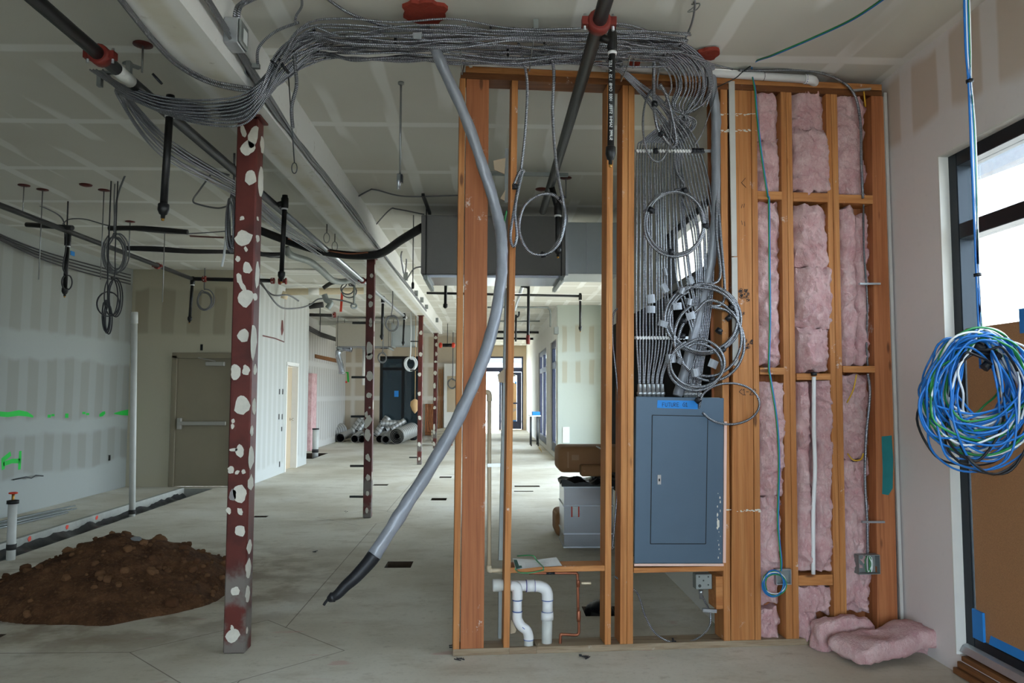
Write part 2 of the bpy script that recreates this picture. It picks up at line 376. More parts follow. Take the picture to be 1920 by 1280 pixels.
t = NT('pink_fibre', .95, 0, .1)
a = t.noise(9, 6, None, .7); b = t.noise(3.2, 3); f = t.noise(60, 5, t.scale(t.co(), (1, 1, .45)), .75)
c = t.mix(t.step(a, .3, .7), lin(214, 164, 166), lin(236, 204, 202)); c = t.mix(t.mul(t.step(b, .5, .7), .6), c, lin(198, 142, 146))
c = t.mix(t.mul(t.step(f, .52, .72), .6), c, lin(248, 226, 224)); t.col(c)
t.b.inputs['Subsurface Weight'].default_value = .15; t.b.inputs['Subsurface Radius'].default_value = (.02, .01, .01)
t.bump(t.math('ADD', f, t.mul(a, 1.5)), 1.0, .018)

t = NT('dirt', .95, 0, .15); a = t.noise(6, 6, None, .7); b = t.noise(50, 4)
c = t.mix(t.step(a, .35, .65), lin(96, 66, 44), lin(66, 44, 29)); c = t.mix(t.mul(t.step(b, .5, .7), .6), c, lin(116, 84, 58)); t.col(c); t.bump(t.math('ADD', a, b), .8, .02)
t = NT('dirt_clod', .95, 0, .15); a = t.noise(14, 5); r = t.rnd()
c = t.mix(r, lin(90, 60, 40), lin(124, 90, 62)); c = t.mix(t.mul(t.step(a, .5, .7), .6), c, lin(70, 46, 31)); t.col(c); t.bump(a, .6, .01)
plain('stone_grey', lin(120, 122, 122), .9, 0, .2, 20, bumps=.5)

def glass(name, tint, refl=.5):
    t = NT(name, .02); nt = t.t
    tr = t.n('ShaderNodeBsdfTransparent'); tr.inputs[0].default_value = tint
    gl = t.n('ShaderNodeBsdfGlossy'); gl.inputs['Roughness'].default_value = .02
    fr = t.n('ShaderNodeFresnel'); fr.inputs[0].default_value = 1.45
    mx = t.n('ShaderNodeMixShader'); nt.links.new(t.mul(fr.outputs[0], refl), mx.inputs[0])
    nt.links.new(tr.outputs[0], mx.inputs[1]); nt.links.new(gl.outputs[0], mx.inputs[2])
    nt.links.new(mx.outputs[0], nt.nodes['Material Output'].inputs[0])
glass('clear_glass', (.95, .98, .98, 1)); glass('tinted_glass', (.10, .13, .15, 1), .9)
# ------------------------------------------------------------------ the shell
ZC, ZB, XR, XL = 3.52, 3.178, 2.537, -5.83
XJ = 1.5                                                   # the right side steps in beyond the partition
PITS = []
def grid_slab(xs, ys, holes, ztop, depth):
    mb = MB()
    for (a, b, c, d, _) in holes: xs += [a, b]; ys += [c, d]
    xs = sorted(set(xs)); ys = sorted(set(ys))
    def inh(x, y): return any(a < x < b and c < y < d for (a, b, c, d, _) in holes)
    idx = {}
    def vid(i, j):
        if (i, j) not in idx: idx[(i, j)] = len(mb.v); mb.v.append(Vector((xs[i], ys[j], ztop)))
        return idx[(i, j)]
    for i in range(len(xs)-1):
        for j in range(len(ys)-1):
            if not inh((xs[i]+xs[i+1])/2, (ys[j]+ys[j+1])/2):
                mb.f.append((vid(i, j), vid(i+1, j), vid(i+1, j+1), vid(i, j+1)))
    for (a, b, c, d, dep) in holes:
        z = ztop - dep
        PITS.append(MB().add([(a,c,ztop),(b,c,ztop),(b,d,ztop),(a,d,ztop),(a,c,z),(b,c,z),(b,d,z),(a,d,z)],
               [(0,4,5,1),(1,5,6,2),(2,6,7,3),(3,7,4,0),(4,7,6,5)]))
    x0, x1, y0, y1, zz = xs[0], xs[-1], ys[0], ys[-1], ztop - depth
    mb.add([(x0,y0,zz),(x1,y0,zz),(x1,y1,zz),(x0,y1,zz)], [(0,3,2,1)])
    return mb
HOLES = [(-4.80, -4.35, 5.2, 12.35, .16), (-.90, -.672, 6.76, 7.01, .12), (-1.90, -1.66, 12.72, 12.90, .12), (-.82, -.60, 10.95, 11.2, .12),
         (-.89, -.67, 13.85, 14.08, .12), (-2.87, -2.70, 9.5, 9.62, .12), (.42, .83, 12.5, 12.68, .10), (.39, .69, 11.9, 12.0, .10),
         (-3.35, -3.0, 4.72, 4.98, .14), (-4.72, -4.05, 17.9, 19.6, .12), (.66, .98, 5.28, 5.52, .12)]
fl = struct('floor', grid_slab([-6.2, 3.2], [-4.6, 32.3], list(HOLES), 0, .3), 'concrete_floor')
for k, pit in enumerate(PITS): obj('floor_pit', pit, 'curb_concrete' if k == 0 else 'pit_shade', fl)  # smaller pits get a dark lining that paints in their shade
struct('ceiling', MB().box(-6.2, 3.2, -4.6, 32.3, ZC, ZC+.12), 'ceiling_board')
bm = struct('beam_main', MB().box(-1.5865, -1.3325, -4.5, 21.6, ZB, ZC-.001), 'beam_board')

def wall(name, mat, axis, c0, c1, a0, a1, openings=(), z1=ZC):
    """axis 0: runs along x at y c0..c1; axis 1: runs along y at x c0..c1; openings (a, b, z0, z1)"""
    mb = MB(); ops = sorted(openings); cur = a0
    def b(a, bb, za, zb):
        if bb-a < 1e-4 or zb-za < 1e-4: return
        if axis == 0: mb.box(a, bb, c0, c1, za, zb)
        else: mb.box(c0, c1, a, bb, za, zb)
    for (a, bb, za, zb) in ops:
        b(cur, a, 0, z1); b(a, bb, 0, za); b(a, bb, zb, z1); cur = bb
    b(cur, a1, 0, z1)
    return struct(name, mb, mat)
wall_left = wall('wall_left', 'wall_left_board', 1, XL-.12, XL, -4.5, 12.6)
wall_door = wall('wall_left_end', 'wall_door_board', 0, 12.6, 12.75, XL-.12, -3.9, [(-5.10, -4.16, 0, 2.11)])
wall_ret = wall('wall_left_return', 'wall_return_board', 1, -4.05, -3.9, 12.75, 16.62, [(14.88, 15.76, 0, 2.07)])
wall('wall_left_jog', 'wall_white', 0, 16.47, 16.62, -5.9, -4.05)
wall_dl = wall('wall_deep_left', 'wall_deep_left_board', 1, -4.9, -4.75, 16.62, 25.5)
GL = (-3.62, -2.22, .12, 2.74)
wall_dp = wall('wall_deep_end', 'wall_deep_board', 0, 25.5, 25.65, -4.9, -.75, [GL])
wall('wall_deep_return', 'wall_white', 1, -.87, -.75, 25.65, 32.0, [(26.2, 31.4, .12, 2.95)])
FS = (-.28, 1.42, 0.02, 3.06)
wall('wall_far', 'tan_paint', 0, 32.0, 32.2, -.87, 1.7, [FS])
wall_fr = wall('wall_far_right', 'wall_white', 1, 1.55, 1.72, 17.42, 32.0, [(17.75, 19.3, .12, 2.78), (20.8, 24.0, .12, 2.78)])
wall_fc = wall('wall_facing', 'wall_facing_board', 0, 17.3, 17.42, 1.55, 2.6)
wall('wall_right_mid', 'wall_white', 1, XR, XR+.15, 9.6, 17.42, [(10.4, 16.9, .2, 3.0)])
wall('wall_right_jog', 'wall_white', 0, 9.5, 9.6, XJ, XR+.15)
wall_rb = wall('wall_right_back', 'wall_white', 1, XJ, XJ+.12, 4.80, 9.5, [(5.02, 6.5, .42, 2.87)])
WIN = (1.0, 4.19, .10, 2.853)
wall_r = wall('wall_right', 'wall_right_board', 1, XR, XR+.17, -4.5, 4.86, [WIN])
wall('wall_right_step', 'wall_white', 0, 4.885, 4.98, XJ+.12, XR+.17)
wall('wall_back', 'wall_white', 0, -2.05, -1.9, XL, XR, [(-1.6, 1.9, .10, 3.2)])

# gypsum edge that closes the partition against the window wall
struct('trim_1', MB().wbox(uz(1672, 700)[0], 2.724, -.012, .0, 0.0, ZC-.10), 'wall_grey_edge')

PI = math.pi
portal('daylight_near_window', (XR+.16, 2.6, 1.48), (0, PI/2, 0), 2.75, 3.2)
portal('daylight_back', (.15, -2.0, 1.65), (PI/2, 0, 0), 3.5, 3.1)
portal('daylight_added_mid', (XR+.13, 13.65, 1.6), (0, PI/2, 0), 2.8, 6.5)
portal('daylight_far_front', (.57, 32.1, 1.54), (-PI/2, 0, 0), 1.7, 3.04)
portal('daylight_far_side', (1.70, 22.4, 1.45), (0, PI/2, 0), 2.66, 3.2)
portal('daylight_far_side_b', (1.70, 18.5, 1.45), (0, PI/2, 0), 2.66, 1.55)
portal('daylight_added_far_left', (-.86, 28.8, 1.53), (0, -PI/2, 0), 2.83, 5.2)
portal('daylight_transom', (XJ+.11, 5.76, 1.65), (0, PI/2, 0), 2.45, 1.48)

# ------------------------------------------------------------------ windows
def window_y(name, x0, x1, y0, y1, z0, z1, vm, hm, fmat, wdt=.07, pane='clear_glass'):
    """a glazed frame in a wall that runs along y: vm mullion places, hm rail heights"""
    root = bpy.data.objects.new(name, None); COL.objects.link(root); root.location = ((x0+x1)/2, (y0+y1)/2, z0); root['kind'] = 'structure'
    for (a, b) in ((y0, y0+wdt), (y1-wdt, y1)): obj('jamb', MB().box(x0, x1, a, b, z0, z1), fmat, root, bevel=.004)
    obj('head_rail', MB().box(x0, x1, y0+wdt, y1-wdt, z1-wdt, z1), fmat, root, bevel=.004)
    obj('bottom_rail', MB().box(x0, x1, y0+wdt, y1-wdt, z0, z0+wdt*1.3), fmat, root, bevel=.004)
    ys = [y0+wdt] + sum([[v-wdt/2, v+wdt/2] for v in vm], []) + [y1-wdt]
    for v in vm: obj('mullion', MB().box(x0, x1, v-wdt/2, v+wdt/2, z0+wdt*1.3, z1-wdt), fmat, root, bevel=.004)
    zs = [z0+wdt*1.3] + sum([[h-wdt/2, h+wdt/2] for h in hm], []) + [z1-wdt]
    xm = (x0+x1)/2 + .01
    for i in range(0, len(ys), 2):
        for h in hm: obj('transom', MB().box(x0, x1, ys[i], ys[i+1], h-wdt/2, h+wdt/2), fmat, root, bevel=.004)
        for k in range(0, len(zs), 2):
            obj('pane', MB().box(xm-.003, xm+.003, ys[i], ys[i+1], zs[k], zs[k+1]), pane, root)
    return root
w1 = window_y('window_1', XR+.055, XR+.16, WIN[0], WIN[1], WIN[2], WIN[3], [2.6], [2.40], 'frame_dark', .085)
# white returned reveal round the opening
rv = MB(); rv.box(XR-.001, XR+.055, WIN[1]-.012, WIN[1]-.0005, WIN[2], WIN[3]).box(XR-.001, XR+.055, WIN[0], WIN[1]-.012, WIN[3]-.012, WIN[3]-.0005)
struct('trim_2', rv, 'white_trim')
obj('threshold', MB().prism([(XR+.012, 1.0, .118), (XR+.055, 1.0, .125), (XR+.055, 1.0, .16), (XR+.03, 1.0, .15)], (0, 3.17, 0)), 'galvanised', w1)
sill = bpy.data.objects.new('trim_3', None); COL.objects.link(sill); sill.location = (XR+.05, 2.6, 0); sill['kind'] = 'structure'
for k in range(3):
    obj('wood_shim', MB().box(XR-.03+.012*k, XR+.05, 1.0, 4.17-.02*k, .004+.038*k-.0, .036+.038*k-.006*(k == 2)), 'lumber_along', sill, bevel=.003)
w2 = window_y('window_2', XJ+.02, XJ+.10, 5.02, 6.5, .42, 2.87, [], [2.38], 'frame_black', .06)
w3 = window_y('added_window_3', XR+.03, XR+.11, 10.4, 16.9, .2, 3.0, [12.5, 14.7], [2.36], 'frame_black', .07)  # unseen window, added to bring light into the middle room
w4 = window_y('window_4', 1.58, 1.66, 17.75, 19.3, .12, 2.78, [], [2.2], 'frame_navy', .16)
w5 = window_y('window_5', 1.58, 1.66, 20.8, 24.0, .12, 2.78, [22.4], [2.2], 'frame_navy', .14)
w9 = window_y('added_window_9', -.85, -.77, 26.2, 31.4, .12, 2.95, [28.0, 29.7], [2.2], 'frame_navy', .08)  # unseen window, added to brighten the far corridor
# dark interior storefront in the deep wall
def window_x(name, y0, y1, x0, x1, z0, z1, vm, hm, fmat, wdt, pane):
    root = bpy.data.objects.new(name, None); COL.objects.link(root); root.location = ((x0+x1)/2, (y0+y1)/2, z0); root['kind'] = 'structure'
    for (a, b) in ((x0, x0+wdt), (x1-wdt, x1)): obj('jamb', MB().box(a, b, y0, y1, z0, z1), fmat, root)
    obj('head_rail', MB().box(x0+wdt, x1-wdt, y0, y1, z1-wdt, z1), fmat, root); obj('bottom_rail', MB().box(x0+wdt, x1-wdt, y0, y1, z0, z0+wdt), fmat, root)
    for v in vm: obj('mullion', MB().box(v-wdt/2, v+wdt/2, y0, y1, z0+wdt, z1-wdt), fmat, root)
    xs = [x0+wdt] + sum([[v-wdt/2, v+wdt/2] for v in vm], []) + [x1-wdt]; zs = [z0+wdt] + sum([[h-wdt/2, h+wdt/2] for h in hm], []) + [z1-wdt]; ym = (y0+y1)/2
    for i in range(0, len(xs), 2):
        for h in hm: obj('transom', MB().box(xs[i], xs[i+1], y0, y1, h-wdt/2, h+wdt/2), fmat, root)
        for k in range(0, len(zs), 2): obj('pane', MB().box(xs[i], xs[i+1], ym-.003, ym+.003, zs[k], zs[k+1]), pane, root)
    return root
w6 = window_x('window_6', 25.52, 25.62, GL[0], GL[1], GL[2], GL[3], [-2.86], [2.32], 'frame_black', .09, 'tinted_glass')
w7 = window_x('window_7', -2.02, -1.93, -1.6, 1.9, .10, 3.2, [-.4, .75], [2.4], 'frame_dark', .08, 'clear_glass')
# far storefront: transom light, open bay, door leaf
FY0, FY1 = 32.02, 32.14
far = bpy.data.objects.new('window_8', None); COL.objects.link(far); far.location = (.57, 32.08, .02); far['kind'] = 'structure'
for (a, b) in ((FS[0], FS[0]+.06), (FS[1]-.06, FS[1])): obj('jamb', MB().box(a, b, FY0, FY1, FS[2], FS[3]), 'frame_navy', far)
obj('head_rail', MB().box(FS[0]+.06, FS[1]-.06, FY0, FY1, FS[3]-.07, FS[3]), 'frame_navy', far)
obj('transom', MB().box(FS[0]+.06, FS[1]-.06, FY0, FY1, 2.42, 2.60), 'frame_navy', far)
obj('mullion', MB().box(.42, .50, FY0, FY1, FS[2], 2.42), 'frame_navy', far)
obj('pane', MB().box(FS[0]+.06, FS[1]-.06, 32.07, 32.076, 2.60, FS[3]-.07), 'clear_glass', far)
obj('pane', MB().box(FS[0]+.06, .42, 32.07, 32.076, .06, 2.42), 'clear_glass', far)
dr = bpy.data.objects.new('door_3', None); COL.objects.link(dr); dr.location = (.93, 32.08, .02); dr['kind'] = 'structure'
obj('stile', MB().box(.505, .58, FY0-.01, FY1-.03, .04, 2.40), 'frame_navy', dr); obj('stile', MB().box(1.16, 1.35, FY0-.01, FY1-.03, .04, 2.40), 'frame_navy', dr)
obj('top_rail', MB().box(.58, 1.16, FY0-.01, FY1-.03, 2.28, 2.40), 'frame_navy', dr); obj('bottom_rail', MB().box(.58, 1.16, FY0-.01, FY1-.03, .04, .36), 'frame_navy', dr)
obj('push_bar', MB().box(.60, 1.30, FY0-.06, FY0-.012, 1.08, 1.14), 'frame_navy', dr); obj('pane', MB().box(.58, 1.16, 32.07, 32.076, .36, 2.28), 'clear_glass', dr)
obj('closer', MB().box(.78, 1.10, FY0-.10, FY0-.012, 2.22, 2.32), 'closer_grey', dr)
cb = thing('protective_sheet', 'tan protective board taped over the glass of far entry door', 'board', (.87, FY0+.03, .36))
obj('sheet', MB().box(.59, 1.15, 32.055, 32.066, .38, 1.97), 'hardboard_sunlit', cb)
for xx in (.63, .87, 1.11): obj('tape', MB().box(xx-.03, xx+.03, 32.048, 32.054, 1.92, 2.02), 'painter_tape', cb)
for xx in (.70, 1.05): obj('tape', MB().box(xx-.09, xx+.09, 32.048, 32.054, .36, .41), 'painter_tape', cb)

# ------------------------------------------------------------------ doors at the left
d1 = bpy.data.objects.new('door_1', None); COL.objects.link(d1); d1.location = (-4.63, 12.6, 0); d1['kind'] = 'structure'
for (a, b) in ((-5.15, -5.065), (-4.195, -4.11)): obj('door_frame', MB().box(a, b, 12.575, 12.70, 0, 2.11), 'frame_taupe', d1, bevel=.006)
obj('door_frame', MB().box(-5.15, -4.11, 12.575, 12.70, 2.065, 2.16), 'frame_taupe', d1, bevel=.006)
lf = obj('door_leaf', MB().box(-5.064, -4.196, 12.615, 12.66, .006, 2.064), 'door_taupe', d1, bevel=.003)
pb = MB().box(-4.98, -4.25, 12.545, 12.575, .985, 1.045)
obj('push_bar', pb, 'closer_grey', lf, bevel=.006); obj('bar_mount', MB().box(-5.03, -4.965, 12.55, 12.614, .92, 1.10), 'closer_grey', lf, bevel=.006)
obj('door_closer', MB().box(-4.60, -4.30, 12.55, 12.614, 1.945, 2.01), 'closer_grey', lf, bevel=.006)
ca = MB().bar((-4.45, 12.58, 2.02), (-4.72, 12.56, 2.075), .02, .012); obj('closer_arm', ca, 'closer_grey', lf)
d2 = bpy.data.objects.new('door_2', None); COL.objects.link(d2); d2.location = (-3.97, 15.32, 0); d2['kind'] = 'structure'
for (a, b) in ((14.85, 14.91), (15.73, 15.79)): obj('door_frame', MB().box(-4.06, -3.885, a, b, 0, 2.07), 'white_trim', d2, bevel=.004)
obj('door_frame', MB().box(-4.06, -3.885, 14.85, 15.79, 2.04, 2.11), 'white_trim', d2, bevel=.004)
l2 = obj('door_leaf', MB().box(-4.05, -4.01, 14.92, 15.72, .01, 2.03), 'tan_paint', d2)
obj('door_knob', MB().lathe((-4.01, 15.62, .98), (1, 0, 0), [(0, .03), (.02, .012), (.04, .012), (.05, .03), (.075, .026)]), 'chrome', l2)

# ------------------------------------------------------------------ outside, seen through the glass
struct('ground', MB().box(-60, 60, -60, 110, -.5, -.32), 'outside_ground')
fb = thing('building', 'pale building with small windows across from the far entry', 'building', (0, 52, -.3))
obj('facade', MB().box(-9, 14, 52, 56, -.3, 3.6), 'outside_wall', fb); obj('roof', MB().box(-9.3, 14.3, 51.7, 56.3, 3.6, 3.9), 'outside_roof', fb)
for xx in (-.25, .1, .45, .8): obj('window', MB().box(xx-.12, xx+.12, 51.97, 51.999, 2.1, 2.9), 'outside_pane', fb)
for xx in (.0, .3): obj('window', MB().box(xx-.10, xx+.10, 51.97, 51.999, .6, 1.3), 'outside_pane', fb)
pr = thing('porch_roof', 'grey sloping eave outside the near window', 'roof', (5.5, 5.8, 0))
obj('eave', MB().prism([(4.6, 4.4, 3.55), (6.6, 4.4, 4.3), (6.6, 4.4, 4.45), (4.6, 4.4, 3.75)], (0, 3.4, 0)), 'outside_roof', pr)
obj('post', MB().box(5.9, 6.1, 5.0, 5.2, -.3, 4.0), 'outside_wall', pr)
obj('rail', MB().box(4.8, 4.9, 4.4, 8.6, 2.28, 2.48), 'outside_wall', pr)
# ------------------------------------------------------------------ the stud partition
SD = .14
fr = thing('stud_wall_frame', 'open timber stud wall frame with plates, studs and blocking across the room', 'stud wall', wl(1.36, .07, 0))
ZP, ZT = .038, 3.40
def stud(xa, xb, ya, yb_x0, yb_x1, yb, mat='lumber_upright', name='stud', v0=0.0, v1=SD, z0=ZP, z1=ZT):
    """front edges given as pixels high (xa..xb at row ya) and low (yb_x0..yb_x1 at row yb)"""
    ua, za = uz(xa, ya, v0); ub, _ = uz(xb, ya, v0); uc, zc = uz(yb_x0, yb, v0); ud, _ = uz(yb_x1, yb, v0)
    f = lambda z, p, q: p + (q-p)*(z-za)/(zc-za)
    l0, l1, r0, r1 = f(z0, ua, uc), f(z1, ua, uc), f(z0, ub, ud), f(z1, ub, ud)
    mb = MB().hexa([wl(*q) for q in [(l0,v0,z0),(r0,v0,z0),(r0,v1,z0),(l0,v1,z0),(l1,v0,z1),(r1,v0,z1),(r1,v1,z1),(l1,v1,z1)]])
    return obj(name, mb, mat, fr, bevel=.002)
UL, UR = uz(849, 1225)[0], 2.70
obj('bottom_plate', MB().wbox(UL, uz(955, 1210)[0], 0, SD, 0.0, ZP), 'dusty_plate', fr, bevel=.002)
obj('bottom_plate', MB().wbox(uz(955, 1210)[0], uz(1006, 1210)[0], 0, .02, 0.0, ZP), 'dusty_plate', fr)
obj('bottom_plate', MB().wbox(uz(1006, 1210)[0], UR, 0, SD, 0.0, ZP), 'dusty_plate', fr, bevel=.002)
obj('top_plate', MB().wbox(uz(864, 120)[0], UR, 0, SD, ZT, ZT+.038), 'fir_across', fr, bevel=.002)
obj('top_plate', MB().wbox(uz(864, 120)[0]+.03, UR, 0, SD, ZT+.039, ZT+.077), 'lumber_across', fr, bevel=.002)
stud(862, 873, 150, 849.5, 861.5, 1200)
stud(874.5, 917, 150, 863.5, 907, 1200, 'fir_upright', 'post', .004, .042)
stud(960, 971.5, 150, 944, 955.5, 1200)
stud(1138, 1149.5, 315, 1134, 1145.5, 1200)
stud(1167.5, 1178, 150, 1162.5, 1175, 1200); stud(1178.5, 1190, 150, 1175.5, 1187, 1200)
stud(1351, 1364, 200, 1357, 1369.5, 1150)
stud(1377.5, 1408, 200, 1371, 1415, 1150, 'lumber_upright', 'post', .003, .041)
stud(1409, 1419.5, 200, 1416, 1427, 1150)
stud(1464, 1474, 200, 1474, 1486.5, 1150); stud(1474.5, 1484.5, 200, 1487, 1498, 1150)
stud(1549, 1558, 200, 1564.5, 1576, 1150); stud(1558.5, 1570, 200, 1576.5, 1588, 1150)
stud(1634, 1662, 200, 1645, 1682, 1100, 'fir_upright', 'post', .0, SD)
def block(x0, x1, y0, y1, v0=0.0, v1=SD, mat='lumber_across', name='blocking'):
    a, za = uz(x0, y1, v0); b, zb = uz(x1, y0, v0)
    return obj(name, MB().wbox(a, b, v0, v1, za, zb), mat, fr, bevel=.002)
block(1420.5, 1466, 359, 373); block(1487.5, 1552, 362, 377); block(1572.5, 1637, 366, 380)
block(1425, 1470.5, 689, 702); block(1494, 1557.5, 700, 712); block(1581, 1641, 686, 698)
block(1497.5, 1561.5, 1077, 1098); block(1343, 1356.5, 1080, 1142, .01)
block(1188.5, 1357, 1061, 1074, 0, .09); block(955.5, 1134, 1060, 1074, .0, .14, 'lumber_across', 'shelf_block')
sh = obj('sheathing', MB().wbox(1.60, 2.70, SD+.002, SD+.016, .0, ZC-.02), 'fir_upright', fr)
# pale board strip left on the tall post, in two lengths
obj('board_strip', MB().hexa([PW(1367, 152, .0)+WV*-.001, PW(1378, 152, .0)+WV*-.001, PW(1378, 152, .012), PW(1367, 152, .012), PW(1367, 152, -.008), PW(1378, 152, -.008), PW(1378, 152, 0), PW(1367, 152, 0)]) if False else
    MB().prism([PW(1366.5, 152, -.006), PW(1377.5, 152, -.006), PW(1382, 480, -.006), PW(1372, 480, -.006)], WV*.008), 'wall_grey_edge', fr)
obj('board_strip', MB().prism([PW(1372, 482, -.006), PW(1382.5, 482, -.006), PW(1385, 687, -.006), PW(1374, 684, -.006)], WV*.008), 'wall_grey_edge', fr)
# torn gypsum at the top left corner and a pale strip over the plate
one('gypsum_scrap', MB().prism([PW(871, 96, -.01), PW(888, 95, -.01), PW(886, 125, -.01), PW(881, 126, -.01), PW(872, 112, -.01)], WV*.009), 'wall_white', 'torn white scrap of plasterboard dangling at the top of the wide post', 'scrap')
one('gypsum_strip', MB().wbox(uz(886, 105)[0], uz(1135, 105)[0], -.006, .004, ZT+.078, ZC-.003), 'wall_white', 'narrow white plasterboard strip between the top plate and the ceiling', 'board')
one('torn_board', MB().prism([PW(846, 101, .02), PW(872, 103, .02), PW(872, 112, .02), PW(852, 110, .02)], WV*.012), 'tan_paint', 'brown torn board corner poking out left of the wide post top', 'scrap')
# steel track hung behind, seen between the studs
st = MB(); a = PW(918, 152, .5); b = PW(1128, 158, .5); st.bar(a, b, .03, .03)
one('strut_channel', st, 'galvanised', 'long grey strut channel under the ceiling behind the studs', 'channel')
b2 = MB().bar(PW(914, 325, 2.2), PW(1065, 328, 2.2), .04, .03)
one('strut_channel', b2, 'galvanised_dull', 'short grey strut channel hung farther back above the big grey unit', 'channel')

# ------------------------------------------------------------------ service panel
pn = thing('electrical_panel', 'blue-grey electrical panel with closed door set between studs', 'electrical panel', PW(1273, 1056, -.01))
pc = [PW(1192.5, 743, -.012), PW(1357.5, 746, -.012), PW(1355, 1056, -.012), PW(1189.5, 1056, -.012)]
obj('trim_cover', MB().prism(pc[::-1], WV*.011), 'panel_blue', pn, bevel=.0025)
obj('enclosure', MB().wbox(uz(1195, 900)[0], uz(1352, 900)[0], .0, .13, pc[3].z+.02, pc[0].z-.006), 'galvanised_dull', pn)
dq = [(1223, 778), (1327, 780), (1323, 1019), (1219.5, 1019)]
door = obj('panel_door', MB().prism([PW(x, y, -.0145) for x, y in dq[::-1]], WV*.004), 'panel_blue', pn, bevel=.001)
gm = MB()
for i in range(4):
    a, b = dq[i], dq[(i+1) % 4]; gm.bar(PW(a[0], a[1], -.0128), PW(b[0], b[1], -.0128), .004, .0045)
obj('door_gap', gm, 'frame_black', pn)
lt = obj('latch', MB().prism([PW(1233, 890, -.018), PW(1233, 908, -.018), PW(1239.5, 908, -.018), PW(1239.5, 890, -.018)], WV*.004), 'chrome', door)
obj('latch_slot', MB().prism([PW(1235, 897, -.0187), PW(1235, 902, -.0187), PW(1237.5, 902, -.0187), PW(1237.5, 897, -.0187)], WV*.001), 'frame_black', lt)
tp = obj('label_tape', MB().prism([PW(x, y, -.0138) for x, y in [(1233, 750), (1232, 764.5), (1308, 767), (1308, 751)]], WV*.0012), 'painter_tape', pn)
def strokes(lines, o, ux, uy, nrm, size, wd, lift=.0006):
    """hand lettering: polylines in letter units laid as thin flat ribbons"""
    mb = MB(); o, ux, uy, nrm = Vector(o), Vector(ux).normalized(), Vector(uy).normalized(), Vector(nrm).normalized()
    for ln in lines:
        pts = [o + ux*(x*size) + uy*(y*size) + nrm*lift for x, y in ln]
        for a, b in zip(pts, pts[1:]):
            d = (b-a); L = d.length
            if L < 1e-6: continue
            d /= L; s = d.cross(nrm)*wd/2; e = d*wd*.3
            mb.add([a-e-s, b+e-s, b+e+s, a-e+s], [(0, 1, 2, 3)])
    return mb
GLY = {'F': [[(0,0),(0,1),(.55,1)],[(0,.55),(.45,.55)]], 'U': [[(0,1),(0,.15),(.25,0),(.5,.15),(.5,1)]], 'T': [[(0,1),(.6,1)],[(.3,1),(.3,0)]],
       'R': [[(0,0),(0,1),(.45,.9),(.45,.6),(0,.5),(.5,0)]], 'E': [[(.5,1),(0,1),(0,0),(.5,0)],[(0,.5),(.4,.5)]], 'G': [[(.6,.9),(.3,1),(0,.6),(.05,.15),(.35,0),(.6,.12),(.6,.5)],[(.3,.5),(.72,.5)]],
       '1': [[(0,.75),(.25,1),(.25,0)],[(0,0),(.5,0)]], '<': [[(.5,1),(0,.5),(.55,.1)]], '-': [[(0,.5),(.4,.5)]], '2': [[(0,.8),(.25,1),(.5,.75),(0,0),(.5,0)]], '3': [[(0,.95),(.3,1),(.45,.75),(.15,.52),(.45,.3),(.25,0),(0,.08)]],
       'C': [[(.5,.85),(.25,1),(0,.6),(.05,.2),(.3,0),(.5,.15)]], 'A': [[(0,0),(.3,1),(.6,0)],[(.12,.4),(.48,.4)]], ' ': [], '5': [[(.5,1),(.05,1),(0,.55),(.4,.6),(.5,.25),(.3,0),(0,.1)]], 'H': [[(0,0),(0,1)],[(.5,0),(.5,1)],[(0,.5),(.5,.5)]]}
def letters(txt, adv=.78):
    out = []; x = 0
    for ch in txt:
        for ln in GLY[ch]: out.append([(x+a, b) for a, b in ln])
        x += adv
    return out
up = Vector((0,0,1))
obj('marker_writing', strokes(letters('FUTURE G1'), PW(1242, 762, -.0138), WU, up, -WV, .023, .0028), 'marker_ink', tp)
edge = MB().prism([PW(x, y, -.011) for x, y in [(1358, 790), (1363, 790), (1361, 1055), (1355.8, 1055)]][::-1], WV*.01)
obj('board_edge', edge, 'pink_board', pn, label='pale pink plasterboard edge along the cover')
obj('board_edge', MB().prism([PW(x, y, -.010) for x, y in [(1189.5, 1056.5), (1357, 1056.5), (1357, 1061), (1189.5, 1061)]][::-1], WV*.01), 'pink_board', pn, label='pale pink plasterboard edge along the cover')
sm = MB(); random.seed(4)
for k in range(16):
    y = 925 + k*8; x = 1348 + random.uniform(-3, 3); r = random.uniform(1, 4.5) if 950 < y < 990 else random.uniform(.6, 1.8)
    c = PW(x, y, -.0125); n = 7
    sm.add([c + WU*math.cos(i*math.tau/n)*r*.0026*random.uniform(.6, 1.2) + up*math.sin(i*math.tau/n)*r*.006*random.uniform(.6, 1.2) for i in range(n)], [tuple(range(n))])
obj('plaster_smear', sm, 'plaster_patch', pn)
# handwriting on the posts
def writing(name, mb, label): return one(name, mb, 'marker_ink', label, 'writing')
writing('marker_number', strokes(letters('<1-23', .62), PW(1386, 740, .0), WU, up, -WV, .036, .0035), 'black handwritten number on the wide post right of the panel top')
def scribble(cx, cy, n, rad, seed):
    random.seed(seed); L = []
    for k in range(n):
        x, y = random.uniform(-rad, rad), random.uniform(-rad, rad); r = random.uniform(.5, 1.1)
        L.append([(x + r*math.cos(a*math.tau/7), y + r*math.sin(a*math.tau/7)*1.1) for a in range(8)])
        if k % 3 == 0: L.append([(x-r, y-r), (x+r*1.3, y+r*1.3)])
    return strokes(L, PW(cx, cy, .0), WU, up, -WV, .0075, .0028)
writing('marker_rings', scribble(1396, 553, 22, 4.5, 1), 'upper cluster of small black marker rings on the wide post')
writing('marker_rings', scribble(1401, 647, 16, 4.2, 2), 'lower cluster of small black marker rings on the wide post')
